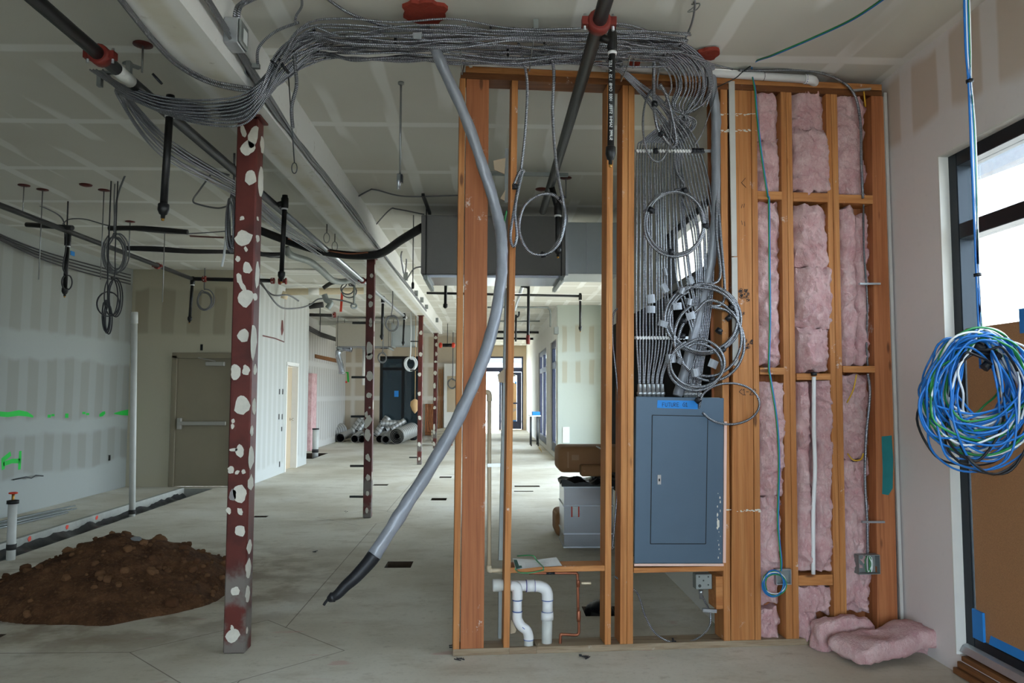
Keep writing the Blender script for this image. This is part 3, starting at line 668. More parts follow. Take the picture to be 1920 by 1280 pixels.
tl_ = thing('marker_tally', 'short black tally strokes high on the wide post', 'writing', PW(1390, 400, .0))
for ln in ([(0,0),(.3,1.2)], [(.8,.2),(1.0,1.4)], [(0,-4),(.2,-5.2)], [(.9,-4.2),(1,-5.6)], [(.2,8),(1.6,6.5)], [(1.5,9.5),(.2,8)]): obj('stroke', strokes([ln], PW(1390, 390, .0), WU, up, -WV, .02, .003), 'marker_ink', tl_)
writing('marker_cross', strokes([[(0,0),(1,1)],[(0,.9),(1,.2)],[(.5,1.2),(.4,-.2)]], PW(1392, 590, .0), WU, up, -WV, .016, .003), 'small black cross between the two ring clusters')
one('paint_patch', MB().prism([PW(x, y, -.0005) for x, y in [(1653, 818), (1672, 816), (1675, 860), (1674, 915), (1666, 928), (1654, 926), (1655, 880)]][::-1], WV*.0012), 'teal_paint', 'teal paint patch on the dark post beside the window wall', 'paint')
random.seed(9)
for (x0, x1, y) in ((1345, 1418, 215), (1348, 1420, 245), (1357, 1426, 957)):
    mb = MB()
    for k in range(26):
        x = random.uniform(x0, x1); c = PW(x, y + random.uniform(-2, 2), -.0006); n = 6; r = random.uniform(.002, .008)
        mb.add([c + WU*math.cos(i*math.tau/n)*r*1.6 + up*math.sin(i*math.tau/n)*r*.6 for i in range(n)], [tuple(range(n))])
    o = obj('plaster_smear', mb, 'plaster_patch', fr)

# ------------------------------------------------------------------ insulation
def batt(name, quad, label, seed, v0=.03, bulge=.05, group=None, res=.009, ragged=.02):
    """a fibre batt packed between studs: front face as pixel quad, real thickness to the sheathing"""
    P = [uz(x, y, 0.0) for x, y in quad]     # tl, tr, br, bl
    h = abs(P[0][1]-P[3][1]); wdt = abs(P[1][0]-P[0][0]); nu = max(6, int(wdt/res)); nz = max(8, int(h/res))
    mb = MB(); so = Vector((seed*7.3, seed*3.1, seed*1.7))
    for j in range(nz+1):
        t = j/nz
        for i in range(nu+1):
            s = i/nu
            u = (P[0][0]*(1-s)+P[1][0]*s)*(1-t) + (P[3][0]*(1-s)+P[2][0]*s)*t
            z = (P[0][1]*(1-s)+P[1][1]*s)*(1-t) + (P[3][1]*(1-s)+P[2][1]*s)*t
            q = Vector((u*1.0, z*1.0, 0)) + so
            n1 = mnoise.noise(Vector((q.x*7, q.y*4.5, 1))); n2 = mnoise.noise(Vector((q.x*20, q.y*14, 3))); n3 = mnoise.noise(Vector((q.x*55, q.y*40, 5)))
            r4 = 1-abs(mnoise.noise(Vector((q.x*10, q.y*7, 8))))*2
            wq = Vector((q.x*6, q.y*5, 0)); wx, wy = mnoise.noise(wq)*.09, mnoise.noise(wq+Vector((5, 5, 5)))*.12
            rg = 1-abs(mnoise.noise(Vector(((q.x+wx)*13, (q.y+wy)*8, 11)))); rg2 = 1-abs(mnoise.noise(Vector(((q.x+wx)*30, (q.y+wy)*22, 13))))
            e = min(s, 1-s)*2; ez = min(t, 1-t)*h
            rnd = (1-(1-min(1, e*1.6))**2)*min(1, .45+ez*9)
            v = v0 + .03 - rnd*bulge*(1+.45*n1) - n2*.018 - n3*.010 - (rg**4)*.030 - (rg2**3)*.014 + .022
            if i in (0, nu): u += ragged*mnoise.noise(Vector((q.y*9, seed, 2)))*1.4 * (1 if i else -1)
            if j in (0, nz): z += ragged*2*mnoise.noise(Vector((q.x*18, seed, 4)))
            mb.v.append(wl(u, max(v, -.06), z))
    for j in range(nz):
        for i in range(nu):
            a = j*(nu+1)+i; mb.smooth.add(len(mb.f)); mb.f.append((a, a+nu+1, a+nu+2, a+1))
    # back and sides
    m = len(mb.v); rim = [i for i in range(nu+1)] + [(j+1)*(nu+1)-1 for j in range(1, nz+1)] + [nz*(nu+1)+i for i in range(nu-1, -1, -1)] + [j*(nu+1) for j in range(nz-1, 0, -1)]
    for k in rim: p = mb.v[k]; d = (p-WO).dot(WV); mb.v.append(p + WV*(SD-.003-d))
    L = len(rim)
    for k in range(L): mb.f.append((rim[k], rim[(k+1) % L], m+(k+1) % L, m+k))
    mb.f.append(tuple(m+k for k in reversed(range(L))))
    return one(name, mb, 'pink_fibre', label, 'insulation', group)
G = 'pink batts packed between the studs'
batt('insulation_batt', [(1421.5, 157), (1464, 155), (1466, 262), (1422, 256)], 'crumpled pink batt at the top of the narrow stud bay', 1, .04, .05, G)
batt('insulation_batt', [(1421.5, 262), (1466, 256), (1468, 356), (1423, 356)], 'torn pink batt piece just above the upper block of the narrow bay', 2, .03, .05, G)
batt('insulation_batt', [(1423, 376), (1467, 376), (1471, 685), (1426, 685)], 'long smooth pink batt in the middle of the narrow stud bay', 3, .04, .05, G)
batt('insulation_batt', [(1427, 716), (1477, 718), (1473, 930), (1428, 930)], 'ragged pink batt curling out below the lower block of the narrow bay', 4, .015, .065, G)
batt('insulation_batt', [(1428, 930), (1472, 930), (1470, 1135), (1428, 1135)], 'shredded pink batt behind the coiled wires of the narrow bay', 5, .04, .05, G)
batt('insulation_batt', [(1428, 1145), (1469, 1145), (1469, 1208), (1428, 1208)], 'small pink batt at the foot of the narrow stud bay', 6, .04, .04, G)
batt('insulation_batt', [(1486, 156), (1549, 155), (1557, 250), (1489, 240)], 'pink batt under the white pipe elbow in the middle bay', 7, .035, .055, G)
batt('insulation_batt', [(1489, 240), (1556, 248), (1560, 361), (1489, 358)], 'bulging pink batt above the upper block of the middle bay', 8, .0, .075, G)
batt('insulation_batt', [(1494, 384), (1547, 383), (1562, 505), (1494, 500)], 'pale pink batt below the upper block of the middle bay', 9, .01, .07, G)
batt('insulation_batt', [(1494, 500), (1562, 503), (1560, 620), (1496, 612)], 'lumpy pale pink batt halfway up the middle bay', 10, -.005, .075, G)
batt('insulation_batt', [(1497, 612), (1556, 618), (1557, 695), (1499, 697)], 'pale pink batt tucked above the lower block of the middle bay', 11, .0, .07, G)
batt('insulation_batt', [(1498, 716), (1523, 716), (1529, 1072), (1498, 1072)], 'pink batt left of the white pipe in the middle bay', 12, .025, .06, G)
batt('insulation_batt', [(1531, 714), (1566, 712), (1566, 1072), (1531, 1072)], 'pink batt right of the white pipe in the middle bay', 13, .02, .06, G)
batt('insulation_batt', [(1499, 1100), (1563, 1100), (1563, 1150), (1499, 1150)], 'folded pink batt below the lowest block of the middle bay', 14, .02, .06, G)
batt('insulation_batt', [(1499, 1150), (1540, 1150), (1540, 1208), (1499, 1208)], 'pink batt at the foot of the middle bay by the floor pile', 15, .03, .05, G)
batt('insulation_batt', [(1572, 157), (1629, 160), (1634, 364), (1574, 364)], 'flat pink batt behind the grey cable at the top of the right bay', 16, .04, .045, G)
batt('insulation_batt', [(1577, 388), (1610, 386), (1612, 684), (1583, 684)], 'long pink batt strip at the left of the right bay', 17, .02, .05, G)
batt('insulation_batt', [(1612, 398), (1637, 402), (1641, 684), (1613, 684)], 'narrow recessed pink batt strip beside the dark post', 18, .05, .045, G)
batt('insulation_batt', [(1584, 702), (1637, 702), (1638, 862), (1585, 862)], 'pink batt with a yellow wire in the right bay', 19, .045, .045, G)
batt('insulation_batt', [(1586, 866), (1639, 862), (1642, 1150), (1588, 1150)], 'tall pink batt at the bottom of the right bay', 20, .045, .045, G)

def slab_heap(name, label, c, ax, ay, az, seed, sag=.05, amp=.02):
    """a loose slab of fibre lying on the floor"""
    n = (18, 12, 6); mb = MB(); c, ax, ay, az = Vector(c), Vector(ax), Vector(ay), Vector(az); ids = {}
    def pt(i, j, k):
        key = (i, j, k)
        if key not in ids:
            s, t, r = i/n[0]*2-1, j/n[1]*2-1, k/n[2]*2-1
            rx = 1-.12*(abs(t)**4+abs(r)**4)/2; ry = 1-.12*(abs(s)**4+abs(r)**4)/2
            p = c + ax*s*rx + ay*t*ry + az*r*(1-.18*(abs(s)**6+abs(t)**6)/2)
            q = p*6 + Vector((seed*5, seed*2, seed))
            d = Vector((mnoise.noise(q), mnoise.noise(q+Vector((9,0,0))), mnoise.noise(q+Vector((0,9,0)))))*amp*1.5
            q2 = p*24; d += Vector((mnoise.noise(q2), mnoise.noise(q2+Vector((9,0,0))), mnoise.noise(q2+Vector((0,9,0)))))*amp*.8
            p = p + d; p.z -= sag*(s*s)*.6; p.z = max(p.z, .004)
            ids[key] = len(mb.v); mb.v.append(p)
        return ids[key]
    for a, b, cc, fix in ((0, 1, 2, 0), (0, 1, 2, 1), (0, 2, 1, 0), (0, 2, 1, 1), (1, 2, 0, 0), (1, 2, 0, 1)):
        for i in range(n[a]):
            for j in range(n[b]):
                q = []
                for (di, dj) in ((0,0),(1,0),(1,1),(0,1)):
                    k3 = [0,0,0]; k3[a] = i+di; k3[b] = j+dj; k3[cc] = fix*n[cc]; q.append(pt(*k3))
                mb.smooth.add(len(mb.f)); mb.f.append(tuple(q))
    o = one(name, mb, 'pink_fibre', label, 'insulation', 'loose pink batts on the floor')
    bmx = bmesh.new(); bmx.from_mesh(o.data); bmesh.ops.recalc_face_normals(bmx, faces=bmx.faces); bmx.to_mesh(o.data); bmx.free()
    return o
def heap_slab(p0, p1, wd, th, label, seed, amp=.018):
    p0, p1 = Vector(p0), Vector(p1); ax = (p1-p0)/2; ay = up.cross(ax).normalized()*wd; az = ax.cross(ay).normalized()*th
    return slab_heap('loose_batt', label, (p0+p1)/2, ax, ay, az, seed, .01, amp)
slab_heap('loose_batt', 'crumpled pink batt standing on the floor against the middle bay', PW(1580, 1190, -.075), WU*.185, WV*.055, up*.115, 3, .04)
heap_slab(PW(1720, 1215, -.10), PW(1755, 1195, -.20), .10, .085, 'small pink batt wad under the long slab by the window wall', 7)
heap_slab(PW(1585, 1222, -.34), PW(1738, 1178, -.19), .125, .048, 'long pink batt slab lying across the floor pile toward the window wall', 5)
# ------------------------------------------------------------------ metal clad cables: panel, rack, ceiling bundle
def cable(pts, r, mat, label, cat='cable', group=None, name='metal_clad_cable', k=8, n=7, closed=False):
    return one(name, MB().tube(catmull(pts, k, closed), r, n, closed), mat, label, cat, group)
random.seed(21)
CR = .0056
VR = .05
def bundle_tail(i, n, Yi, zi, far_mode):
    """the run along the ceiling to the left, over and under the beam"""
    pts = []
    for X in (.75, .45, .12, -.2, -.5, -.78):
        q = X*1.7 + i*3.1
        pts.append(Vector((X, Yi + .10*mnoise.noise(Vector((q, i*1.3, 0))), min(zi + .05*mnoise.noise(Vector((q, i, 5))), 3.495))))
    e = (i % 5)*.018; g = (i // 5 % 5)*.016
    pts += [Vector((-.98, Yi+.01, 3.44-e*.6)), Vector((-1.12-e*.4, (Yi+4.12)/2, 3.33-g)), Vector((-1.24-e*.3, 4.10+g, 3.19-e-g*.6)), Vector((-1.38, 4.12+g, 3.115-e-g)),
            Vector((-1.60, 4.14+g, 3.10-e-g*.6)), Vector((-1.82, 4.17+g, 3.13-e)), Vector((-2.02, 4.22+g, 3.20-e*.7))]
    if far_mode:
        j = (i % 4)*.03
        pts += [Vector((-2.16+j*.4, 4.40+g, 3.25-e*.5)), Vector((-2.15+j, 5.0, 3.15-e*1.4)), Vector((-2.08+j, 6.2, 3.18-e)), Vector((-2.12+j, 7.6, 3.2-e)), Vector((-2.05+j, 9.4, 3.22-e)), Vector((-2.1+j, 12.0, 3.26-e))]
    else:
        pts += [Vector((-2.14, 4.26+g, 3.27-e*.4)), Vector((-2.2-e, 4.3+g, 3.33))]
    return pts
GA = 'metal-clad cables running from the panel into the ceiling bundle'
for i in range(17):                       # looping out to the right before they reach the rack
    xr = 1195 + i*5.2; f = 1-i/16; d = random.uniform(-1, 1)
    lower = []
    if i < 12:
        xp = 1197 + (i//2)*8.4 + (i % 2)*2.5
        lower = [PW(xp, 738, .05), PW(xp+1, 705, .05), PW(1194+i*6.0, 640, .045), PW(1194+i*5.8+d*2, 520, .045), PW(1195+i*5.4+d*2, 400, .045)]
    else:
        xp = 1284 + (i-12)*4
        lower = [PW(xp, 738, .06), PW(xp+3, 690, .06), PW(xp+14, 630, .055), PW(1270+(i-12)*7+d*3, 520, .05), PW(xr+6+d*2, 400, .05)]
    top = [PW(xr, 283, .045), PW(xr+6+6*f, 262, .03), PW(xr+26+34*f, 228+3*d, -.01+.03*d), PW(1254+62*f+6*d, 200, -.06+.03*d), PW(1262+74*f+4*d, 164, -.10-.05*f), PW(1254+74*f+4*d, 134-12*f+3*d, -.18-.05*f), PW(1220+62*f, 106-26*f, -.28-.06*f), PW(1180+36*f, 92-32*f, -.36-.04*f)]
    Yi = 4.30 - .36*f + random.uniform(-.02, .02); zi = 3.40 + random.uniform(-.03, .045)
    pts = lower + top + [Vector((1.02+.05*f, Yi, zi))] + bundle_tail(i, 17, Yi, zi, i % 3 != 0)
    cable(pts, CR, 'metal_clad', 'metal-clad cable rising from the panel and looping right into the ceiling bundle', group=GA)
for i in range(10):                       # crossing from the left
    xr = 1262 + i*5.6; d = random.uniform(-1, 1); f = i/9
    xp = 1286 + i*2.8
    lower = [PW(xp, 738, .07), PW(xp+6, 690, .065), PW(1298+i*3.2, 630, .06), PW(1306+i*3.4, 540, .045), PW(1298+i*4.6+d*2, 430, .035), PW(xr+10+f*8, 350, .04)]
    top = [PW(xr, 283, .04), PW(xr-18-4*f, 240, -.02+.02*d), PW(1216+26*f+5*d, 190, -.07), PW(1172+16*f, 145, -.14), PW(1134+14*f+4*d, 110+4*d, -.22-.05*f)]
    Yi = 4.28 - .30*f + random.uniform(-.02, .02); zi = 3.37 + random.uniform(-.02, .06)
    pts = lower + top + bundle_tail(i+20, 10, Yi, zi, i % 2 == 0)
    cable(pts, CR, 'metal_clad', 'metal-clad cable crossing leftward above the rack into the ceiling bundle', group=GA)
for i in range(9):                        # pass through the bundle without dropping to the panel
    Yi = 3.94 + i*.045; zi = 3.42 + random.uniform(-.02, .05)
    st_ = [Vector((1.55-.1*i, 4.42, 3.44)), Vector((1.25-.06*i, 4.32, 3.46))] if i % 2 else [PW(1300+i*3, 200, -.05), PW(1312+i*3, 150, -.12), PW(1292+i*2, 106, -.28)]
    cable(st_ + bundle_tail(i+40, 9, Yi, zi, i % 3 == 1), CR, 'metal_clad', 'metal-clad cable lying along the ceiling bundle only', group='cables of the ceiling bundle')

# racks that hold the vertical runs
def rack(y, x0, x1, lab):
    t = thing('cable_rack', lab, 'bracket', PW((x0+x1)/2, y, .06))
    obj('bar', MB().bar(PW(x0, y, .062), PW(x1, y, .062), .012, .016), 'galvanised', t)
    cm = MB(); n = int((min(x1, 1318)-1194)/5.4)
    for k in range(n): cm.bar(PW(1194+k*5.4, y-2.5, .030), PW(1197+k*5.4, y+3, .030), .006, .012)
    obj('clip_row', cm, 'pvc_white', t, kind='stuff')
rack(283, 1190, 1350, 'upper cable rack with pale clips across the panel bay')
rack(633, 1190, 1290, 'lower cable rack with pale clips across the panel bay')
def tie(px, py, v, rx, ry, label, turn=0.0):
    c = PW(px, py, v); mb = MB()
    ring = [c + (WU*math.cos(a*math.tau/12)*rx + up*math.sin(a*math.tau/12)*ry)*1.0 for a in range(12)]
    mb.tube(ring, .004, 5, True); mb.obox(c + WU*rx + WV*-.006, WU*.006, WV*.006, up*.008)
    return one('cable_tie', mb, 'black_tape', label, 'cable tie', 'black cable ties')
def wrap_tie(p, axis, r, label, L=.014):
    p, a = Vector(p), Vector(axis).normalized()
    return one('cable_tie', MB().tube([p-a*L, p+a*L], r, 9).obox(p + a.orthogonal().normalized()*r, a*.005, a.orthogonal().normalized()*.016, a.cross(a.orthogonal()).normalized()*.004), 'black_tape', label, 'cable tie', 'black cable ties')
for k, x in enumerate((1301, 1306, 1311, 1316)): wrap_tie(PW(x, 283, .03), up, .015, 'black tie at the right end of the upper cable rack')
wrap_tie(PW(1229, 283, .0), up, .016, 'black tie over the left half of the upper cable rack')

# coils in front of the vertical runs
def coil(cx, cy, rx, ry, v, loops, r, mat, label, seed, tail0=None, tail1=None, jit=3.0, name='cable_coil', cat='cable coil', n=7, phase=0.0, group=None):
    random.seed(seed); pts = []
    if tail0: pts += tail0
    K = 14
    for l in range(loops):
        ox, oy, sx = random.uniform(-jit, jit), random.uniform(-jit, jit), 1+random.uniform(-.05, .05)
        for k in range(K):
            a = phase + (k/K)*math.tau
            pts.append(PW(cx+ox+rx*sx*math.sin(a), cy+oy-ry*sx*math.cos(a), v - .004*l*1.5 + .008*math.sin(a*2+l)))
    if tail1: pts += tail1
    return cable(pts, r, mat, label, cat, group, name, 5, n)
coil(1266, 417, 57, 61, -.02, 4, .009, 'metal_clad', 'round coil of metal-clad cable tied flat over the vertical runs', 3, tail0=[PW(1263, 285, .03), PW(1268, 320, .0), PW(1284, 350, -.02)])
for (x, y, ax) in ((1284, 358, (1, 0, .3)), (1220, 394, (.5, 0, 1)), (1258, 473, (1, 0, 0)), (1322, 424, (0, 0, 1))): wrap_tie(PW(x, y, -.035), ax, .022, 'black tie around the round coil over the vertical runs')
coil(1318, 597, 66, 62, -.03, 4, .009, 'metal_clad', 'heavy coil of metal-clad cable above the panel, right side', 5, tail0=[PW(1346, 330, .02), PW(1343, 430, .0), PW(1350, 520, -.02)])
coil(1330, 640, 62, 70, -.045, 2, .009, 'metal_clad', 'drooping pair of cable loops hanging right of the heavy coil', 6, tail0=[PW(1340, 300, .02), PW(1352, 450, .0), PW(1358, 560, -.03)], jit=6)
coil(1306, 684, 52, 46, -.055, 2, .009, 'metal_clad', 'low loop of metal-clad cable just above the panel', 8, tail0=[PW(1247, 560, .02), PW(1256, 620, -.02), PW(1280, 650, -.04)], jit=4)
coil(1368, 757, 58, 40, -.05, 1, .007, 'metal_clad', 'single flat loop of thin cable across the panel corner and wide post', 9, tail0=[PW(1304, 700, .0), PW(1309, 735, -.03), PW(1311, 762, -.04)], jit=1, phase=-1.57)
for (x, y) in ((1371, 576), (1366, 596), (1281, 602), (1348, 620), (1355, 656), (1279, 630), (1335, 711), (1309, 750)): wrap_tie(PW(x, y, -.045), (random.uniform(-1,1), 0, 1), .02, 'black tie on the loops just above the panel')
# slender loops hanging in the crossing above the rack
coil(1232, 232, 26, 70, -.09, 1, .007, 'metal_clad', 'long narrow cable loop hanging in front of the crossing cables', 12, tail0=[PW(1250, 106, -.3), PW(1238, 120, -.2)], jit=1)
cable([PW(1240, 105, -.28), PW(1228, 112, -.22), PW(1226, 140, -.18), PW(1226, 190, -.16), PW(1228, 215, -.16), PW(1233, 240, -.15), PW(1241, 253, -.14), PW(1252, 268, -.10), PW(1262, 276, -.06), PW(1268, 262, -.08), PW(1262, 225, -.1), PW(1250, 180, -.14), PW(1237, 158, -.17)], .011, 'metal_clad', 'thick short cable doubled over and taped in front of the crossing')
wrap_tie(PW(1227, 195, -.165), up, .018, 'black tape band on the thick doubled cable'); wrap_tie(PW(1240, 251, -.145), (1, 0, -1), .017, 'black tape band on the lower end of the thick doubled cable')
# foil tags on cables
random.seed(31)
TG = 'silver foil tags on the cables'
for k, (x, y, w_, h_, a) in enumerate([(1221, 560, 15, 17, .1), (1221, 580, 16, 14, .0), (1243, 607, 20, 12, -.3), (1247, 510, 11, 14, .2), (1246, 540, 14, 18, .5), (1270, 574, 18, 14, .1), (1295, 526, 14, 14, .3), (1292, 566, 16, 13, -.2), (1295, 592, 18, 14, .3), (1258, 672, 20, 17, .1), (1274, 676, 12, 13, -.5), (1337, 682, 18, 16, -.4), (1304, 698, 18, 16, .2), (1278, 545, 15, 12, -.4)]):
    c = PW(x, y, -.06-.004*(k % 3)); s = .00305; ux_ = WU*math.cos(a)+up*math.sin(a); uy_ = up*math.cos(a)-WU*math.sin(a); bend = random.uniform(.006, .016)
    mb = MB(); A_ = c-ux_*w_*s/2-uy_*h_*s/2; rows = []
    for q in range(5):
        t_ = q/4; off = -WV*(bend*math.sin(t_*PI)); rows.append([A_+ux_*w_*s*t_+off, A_+ux_*w_*s*t_+uy_*h_*s+off, A_+ux_*w_*s*t_+uy_*h_*s+off-WV*.0012, A_+ux_*w_*s*t_+off-WV*.0012])
    vs = sum(rows, []); fs = [(q*4+e, q*4+(e+1) % 4, q*4+4+(e+1) % 4, q*4+4+e) for q in range(4) for e in range(4)] + [(3, 2, 1, 0), (16, 17, 18, 19)]
    one('cable_tag', mb.add(vs, fs), 'tag_foil', 'silver foil tag hanging on the cables above the panel', 'tag', TG)
# cable tag by the ceiling (left of the narrow stud)
one('cable_tag', MB().prism([PW(961, 103, -.05), PW(978, 101, -.05), PW(979, 114, -.05), PW(966, 121, -.05)], WV*.002), 'galvanised', 'grey foil tag on the cable at the narrow stud top', 'tag')
one('cable_tag', MB().prism([PY(774, 61, 3.95), PY(791, 60, 3.95), PY(790, 72, 3.95), PY(775, 73, 3.95)], (0, .002, 0)), 'galvanised', 'grey foil tag under the ceiling bundle beside the wrapped conduit', 'tag')

# fittings where the cables enter the panel
for k in range(6):
    x = 1199.5 + k*8.4
    one('cable_connector', MB().lathe(PW(x, 744, .05), up, [(0, .014), (.012, .014), (.014, .018), (.03, .018), (.032, .013), (.075, .013), (.08, .011)], 10), 'galvanised', 'steel connector on the panel top, left group', 'connector', 'cable connectors on the panel')
for k in range(5):
    x = 1286 + k*6.4
    one('cable_connector', MB().lathe(PW(x, 745, .065), up, [(0, .014), (.012, .014), (.014, .018), (.03, .018), (.032, .013), (.08, .013), (.085, .011)], 10), 'galvanised', 'steel connector on the panel top, right group', 'connector', 'cable connectors on the panel')

# plastic-wrapped conduits
cd1 = thing('wrapped_conduit', 'long plastic-wrapped conduit sweeping from ceiling past the wide post to a black taped end', 'conduit', PY(620, 1125, 3.95))
pth = [PY(796, 50, 4.12), PY(808, 75, 4.1), PY(830, 125, 4.12), PY(860, 190, 4.2), PY(886, 255, 4.28), PY(908, 320, 4.33), PY(928, 385, 4.36), PY(940, 445, 4.36), PY(940, 520, 4.34), PY(926, 605, 4.3), PY(898, 695, 4.24), PY(856, 790, 4.18), PY(806, 878, 4.12), PY(748, 968, 4.05), PY(699, 1044, 4.0)]
pp = catmull(pth, 8); rr = [.029 + .006*min(1, i/len(pp)*1.3) + .002*mnoise.noise(Vector((i*.5, 0, 0))) for i in range(len(pp))]
obj('wrap', MB().tube(pp, rr, 16, crinkle=.16), 'wrap_plastic', cd1)
pe = catmull([PY(702, 1040, 4.0), PY(690, 1056, 3.99), PY(666, 1082, 3.97), PY(648, 1098, 3.96), PY(634, 1113, 3.95), PY(624, 1119, 3.95), PY(615, 1124, 3.95)], 6)
obj('taped_end', MB().tube(pe, [.038-.022*max(0, (i/len(pe)-.1)) if i < len(pe)*.8 else .028-.018*((i/len(pe)-.8)/.2) for i in range(len(pe))], 10), 'black_tape', cd1, label='black taped conduit end')
obj('pull_tail', MB().tube(catmull([PY(616, 1122, 3.95), PY(611, 1128, 3.95), PY(607, 1134, 3.95)], 4), .007, 6), 'black_tape', cd1)
obj('second_wrap', MB().tube(catmull([PY(938, 452, 4.37), PY(945, 475, 4.39), PY(942, 530, 4.37), PY(930, 600, 4.33)], 6), [.012, .018, .02, .02, .02, .02, .02, .02, .02, .02, .02, .02, .02, .02, .018, .017, .014, .012, .01][:19], 8), 'wrap_plastic', cd1)
pk = catmull([PW(1326, 104, -.06), PW(1333, 135, -.03), PW(1338, 180, .0), PW(1343, 225, .02), PW(1343, 300, .03), PW(1342, 400, .035), PW(1334, 480, .045), PW(1322, 540, .06), PW(1303, 620, .07), PW(1286, 690, .075), PW(1270, 742, .075)], 8)
one('wrapped_conduit', MB().tube(pk, [.030 + .003*mnoise.noise(Vector((i*.4, 2, 0))) for i in range(len(pk))], 16, crinkle=.16), 'wrap_plastic', 'plastic-wrapped conduit from the red ceiling collar down into the panel', 'conduit')
# cables that hang between the narrow studs
cable([PY(962, 45, 4.1), PY(976, 95, 4.15), PY(988, 150, 4.25), PY(986, 230, 4.35), PY(978, 310, 4.42), PY(966, 380, 4.43), PY(957, 440, 4.43), PY(963, 462, 4.43), PY(969, 440, 4.43), PY(966, 390, 4.42), PY(978, 330, 4.42), PY(982, 320, 4.42), PY(974, 322, 4.42), PY(964, 345, 4.42)], .0085, 'metal_clad', 'metal-clad cable hanging in a thin loop beside the narrow stud')
cable([PY(1000, 50, 4.1), PY(1022, 82, 4.15), PY(1038, 130, 4.25), PY(1036, 210, 4.35), PY(1042, 300, 4.5), PY(1050, 350, 4.6), PY(1056, 380, 4.65), PY(1059, 410, 4.65), PY(1048, 455, 4.66), PY(1022, 477, 4.66), PY(990, 470, 4.66), PY(973, 430, 4.66), PY(982, 388, 4.66), PY(1010, 366, 4.66), PY(1040, 366, 4.66), PY(1058, 392, 4.68), PY(1052, 440, 4.68), PY(1030, 474, 4.68), PY(1020, 478, 4.68)], .0095, 'metal_clad', 'metal-clad cable hanging into one big ring left of the middle stud')
wrap_tie(PY(1018, 478, 4.67), (1, 0, .2), .017, 'black tape on the lower end of the big hanging ring'); wrap_tie(PY(1054, 370, 4.66), (1, 0, -1), .018, 'black tie at the top of the big hanging ring'); wrap_tie(PY(965, 350, 4.42), up, .016, 'black tape on the thin loop beside the narrow stud')
cable([PY(950, 395, 4.5), PY(945, 420, 4.5), PY(944, 440, 4.5), PY(950, 460, 4.5)], .005, 'wire_green', 'short green wire beside the narrow stud', name='wire', cat='wire')
# hangers of the bundle
for k, (x, y) in enumerate(((870, 44), (1005, 36), (1188, 60))):
    t = thing('bundle_hanger', ['leftmost steel hanger strap over the ceiling bundle', 'middle steel hanger strap over the ceiling bundle', 'right steel hanger strap over the ceiling bundle by the sprinkler drop'][k], 'hanger', PZ(x, y, ZC))
    p = PZ(x, y, ZC-.002); q = Vector((p.x, p.y, ZC))
    obj('clip', MB().obox(q + Vector((0, 0, -.03)), (.014, 0, 0), (0, .004, 0), (0, 0, .028)), 'galvanised_dull', t)
    obj('strap', MB().tube([q+Vector((.0, 0, -.05)), q+Vector((-.02, .06, -.16)), q+Vector((-.02, .30, -.16)), q+Vector((0, .36, -.02))], .004, 5), 'rod_steel', t)
random.seed(7)
for k, x in enumerate((711, 742, 1020, 920, 955, 590, 952, 595)):
    y = (53, 78, 72, 55, 65, 62, 98, 88)[k]; p = PY(x, y, 4.02+.03*k); wrap_tie(p, (1, 0, .05), .03, 'black tie around cables of the ceiling bundle', .006)
for (x, y) in ((516, 122), (523, 112), (534, 128), (295, 148)): wrap_tie(PY(x, y, 4.08), (1, 0, .9), .035, 'black tie where the bundle dips under the beam', .006)
# ------------------------------------------------------------------ plumbing in the partition
pd = thing('drain_pipes', 'white plastic drain pipes with two legs rising through the floor plate', 'pipe', PW(1000, 1212, .07))
V = .07; R1 = .031
def ppipe(pts, r, mat, par, name='pipe', k=6, n=14): return obj(name, MB().tube(catmull(pts, k), r, n), mat, par)
ppipe([PW(945, 1097, V), PW(1000, 1098, V)], R1, 'pvc_white', pd)
obj('end_cap', MB().lathe(PW(923, 1097, V), WU, [(0, .030), (.006, .037), (.05, .037), (.055, .032), (.085, .032)], 16), 'pvc_aged', pd)
obj('elbow', MB().tube(catmull([PW(1000, 1098, V), PW(1012, 1099, V), PW(1022, 1104, V), PW(1026, 1113, V), PW(1026.5, 1124, V)], 5), .034, 14), 'pvc_white', pd)
obj('coupling', MB().lathe(PW(987, 1098, V), WU, [(0, .035), (.045, .035)], 16), 'pvc_white', pd)
obj('purple_ring', MB().lathe(PW(986, 1098, V), WU, [(0, .0355), (.004, .0355)], 16), 'primer_purple', pd); obj('purple_ring', MB().lathe(PW(1002, 1098, V), WU, [(0, .0355), (.003, .0355)], 16), 'primer_purple', pd)
ppipe([PW(1026.5, 1123, V), PW(1026.5, 1150, V)], R1, 'pvc_white', pd)
obj('coupling', MB().lathe(PW(1026, 1161, V), up, [(0, .037), (.045, .037)], 16), 'pvc_white', pd)
ppipe([PW(1026, 1158, V), PW(1025, 1226, V)], R1, 'pvc_aged', pd)
obj('blue_ring', MB().lathe(PW(1026.5, 1125, V), up, [(0, .0350), (.004, .0350)], 16), 'primer_blue', pd); obj('blue_ring', MB().lathe(PW(1026, 1147, V), up, [(0, .0335), (.004, .0335)], 16), 'primer_blue', pd)
obj('elbow', MB().tube(catmull([PW(960, 1098, V-.02), PW(968, 1100, V-.03), PW(970, 1110, V-.03), PW(970, 1123, V-.03)], 5), .031, 14), 'pvc_white', pd)
ppipe([PW(970, 1120, V-.03), PW(970, 1152, V-.03)], .0265, 'pvc_white', pd)
obj('bend', MB().tube(catmull([PW(970, 1147, V-.03), PW(970, 1160, V-.03), PW(977, 1173, V-.03), PW(987, 1181, V-.03), PW(991, 1192, V-.03), PW(991, 1200, V-.03)], 5), .029, 14), 'pvc_white', pd)
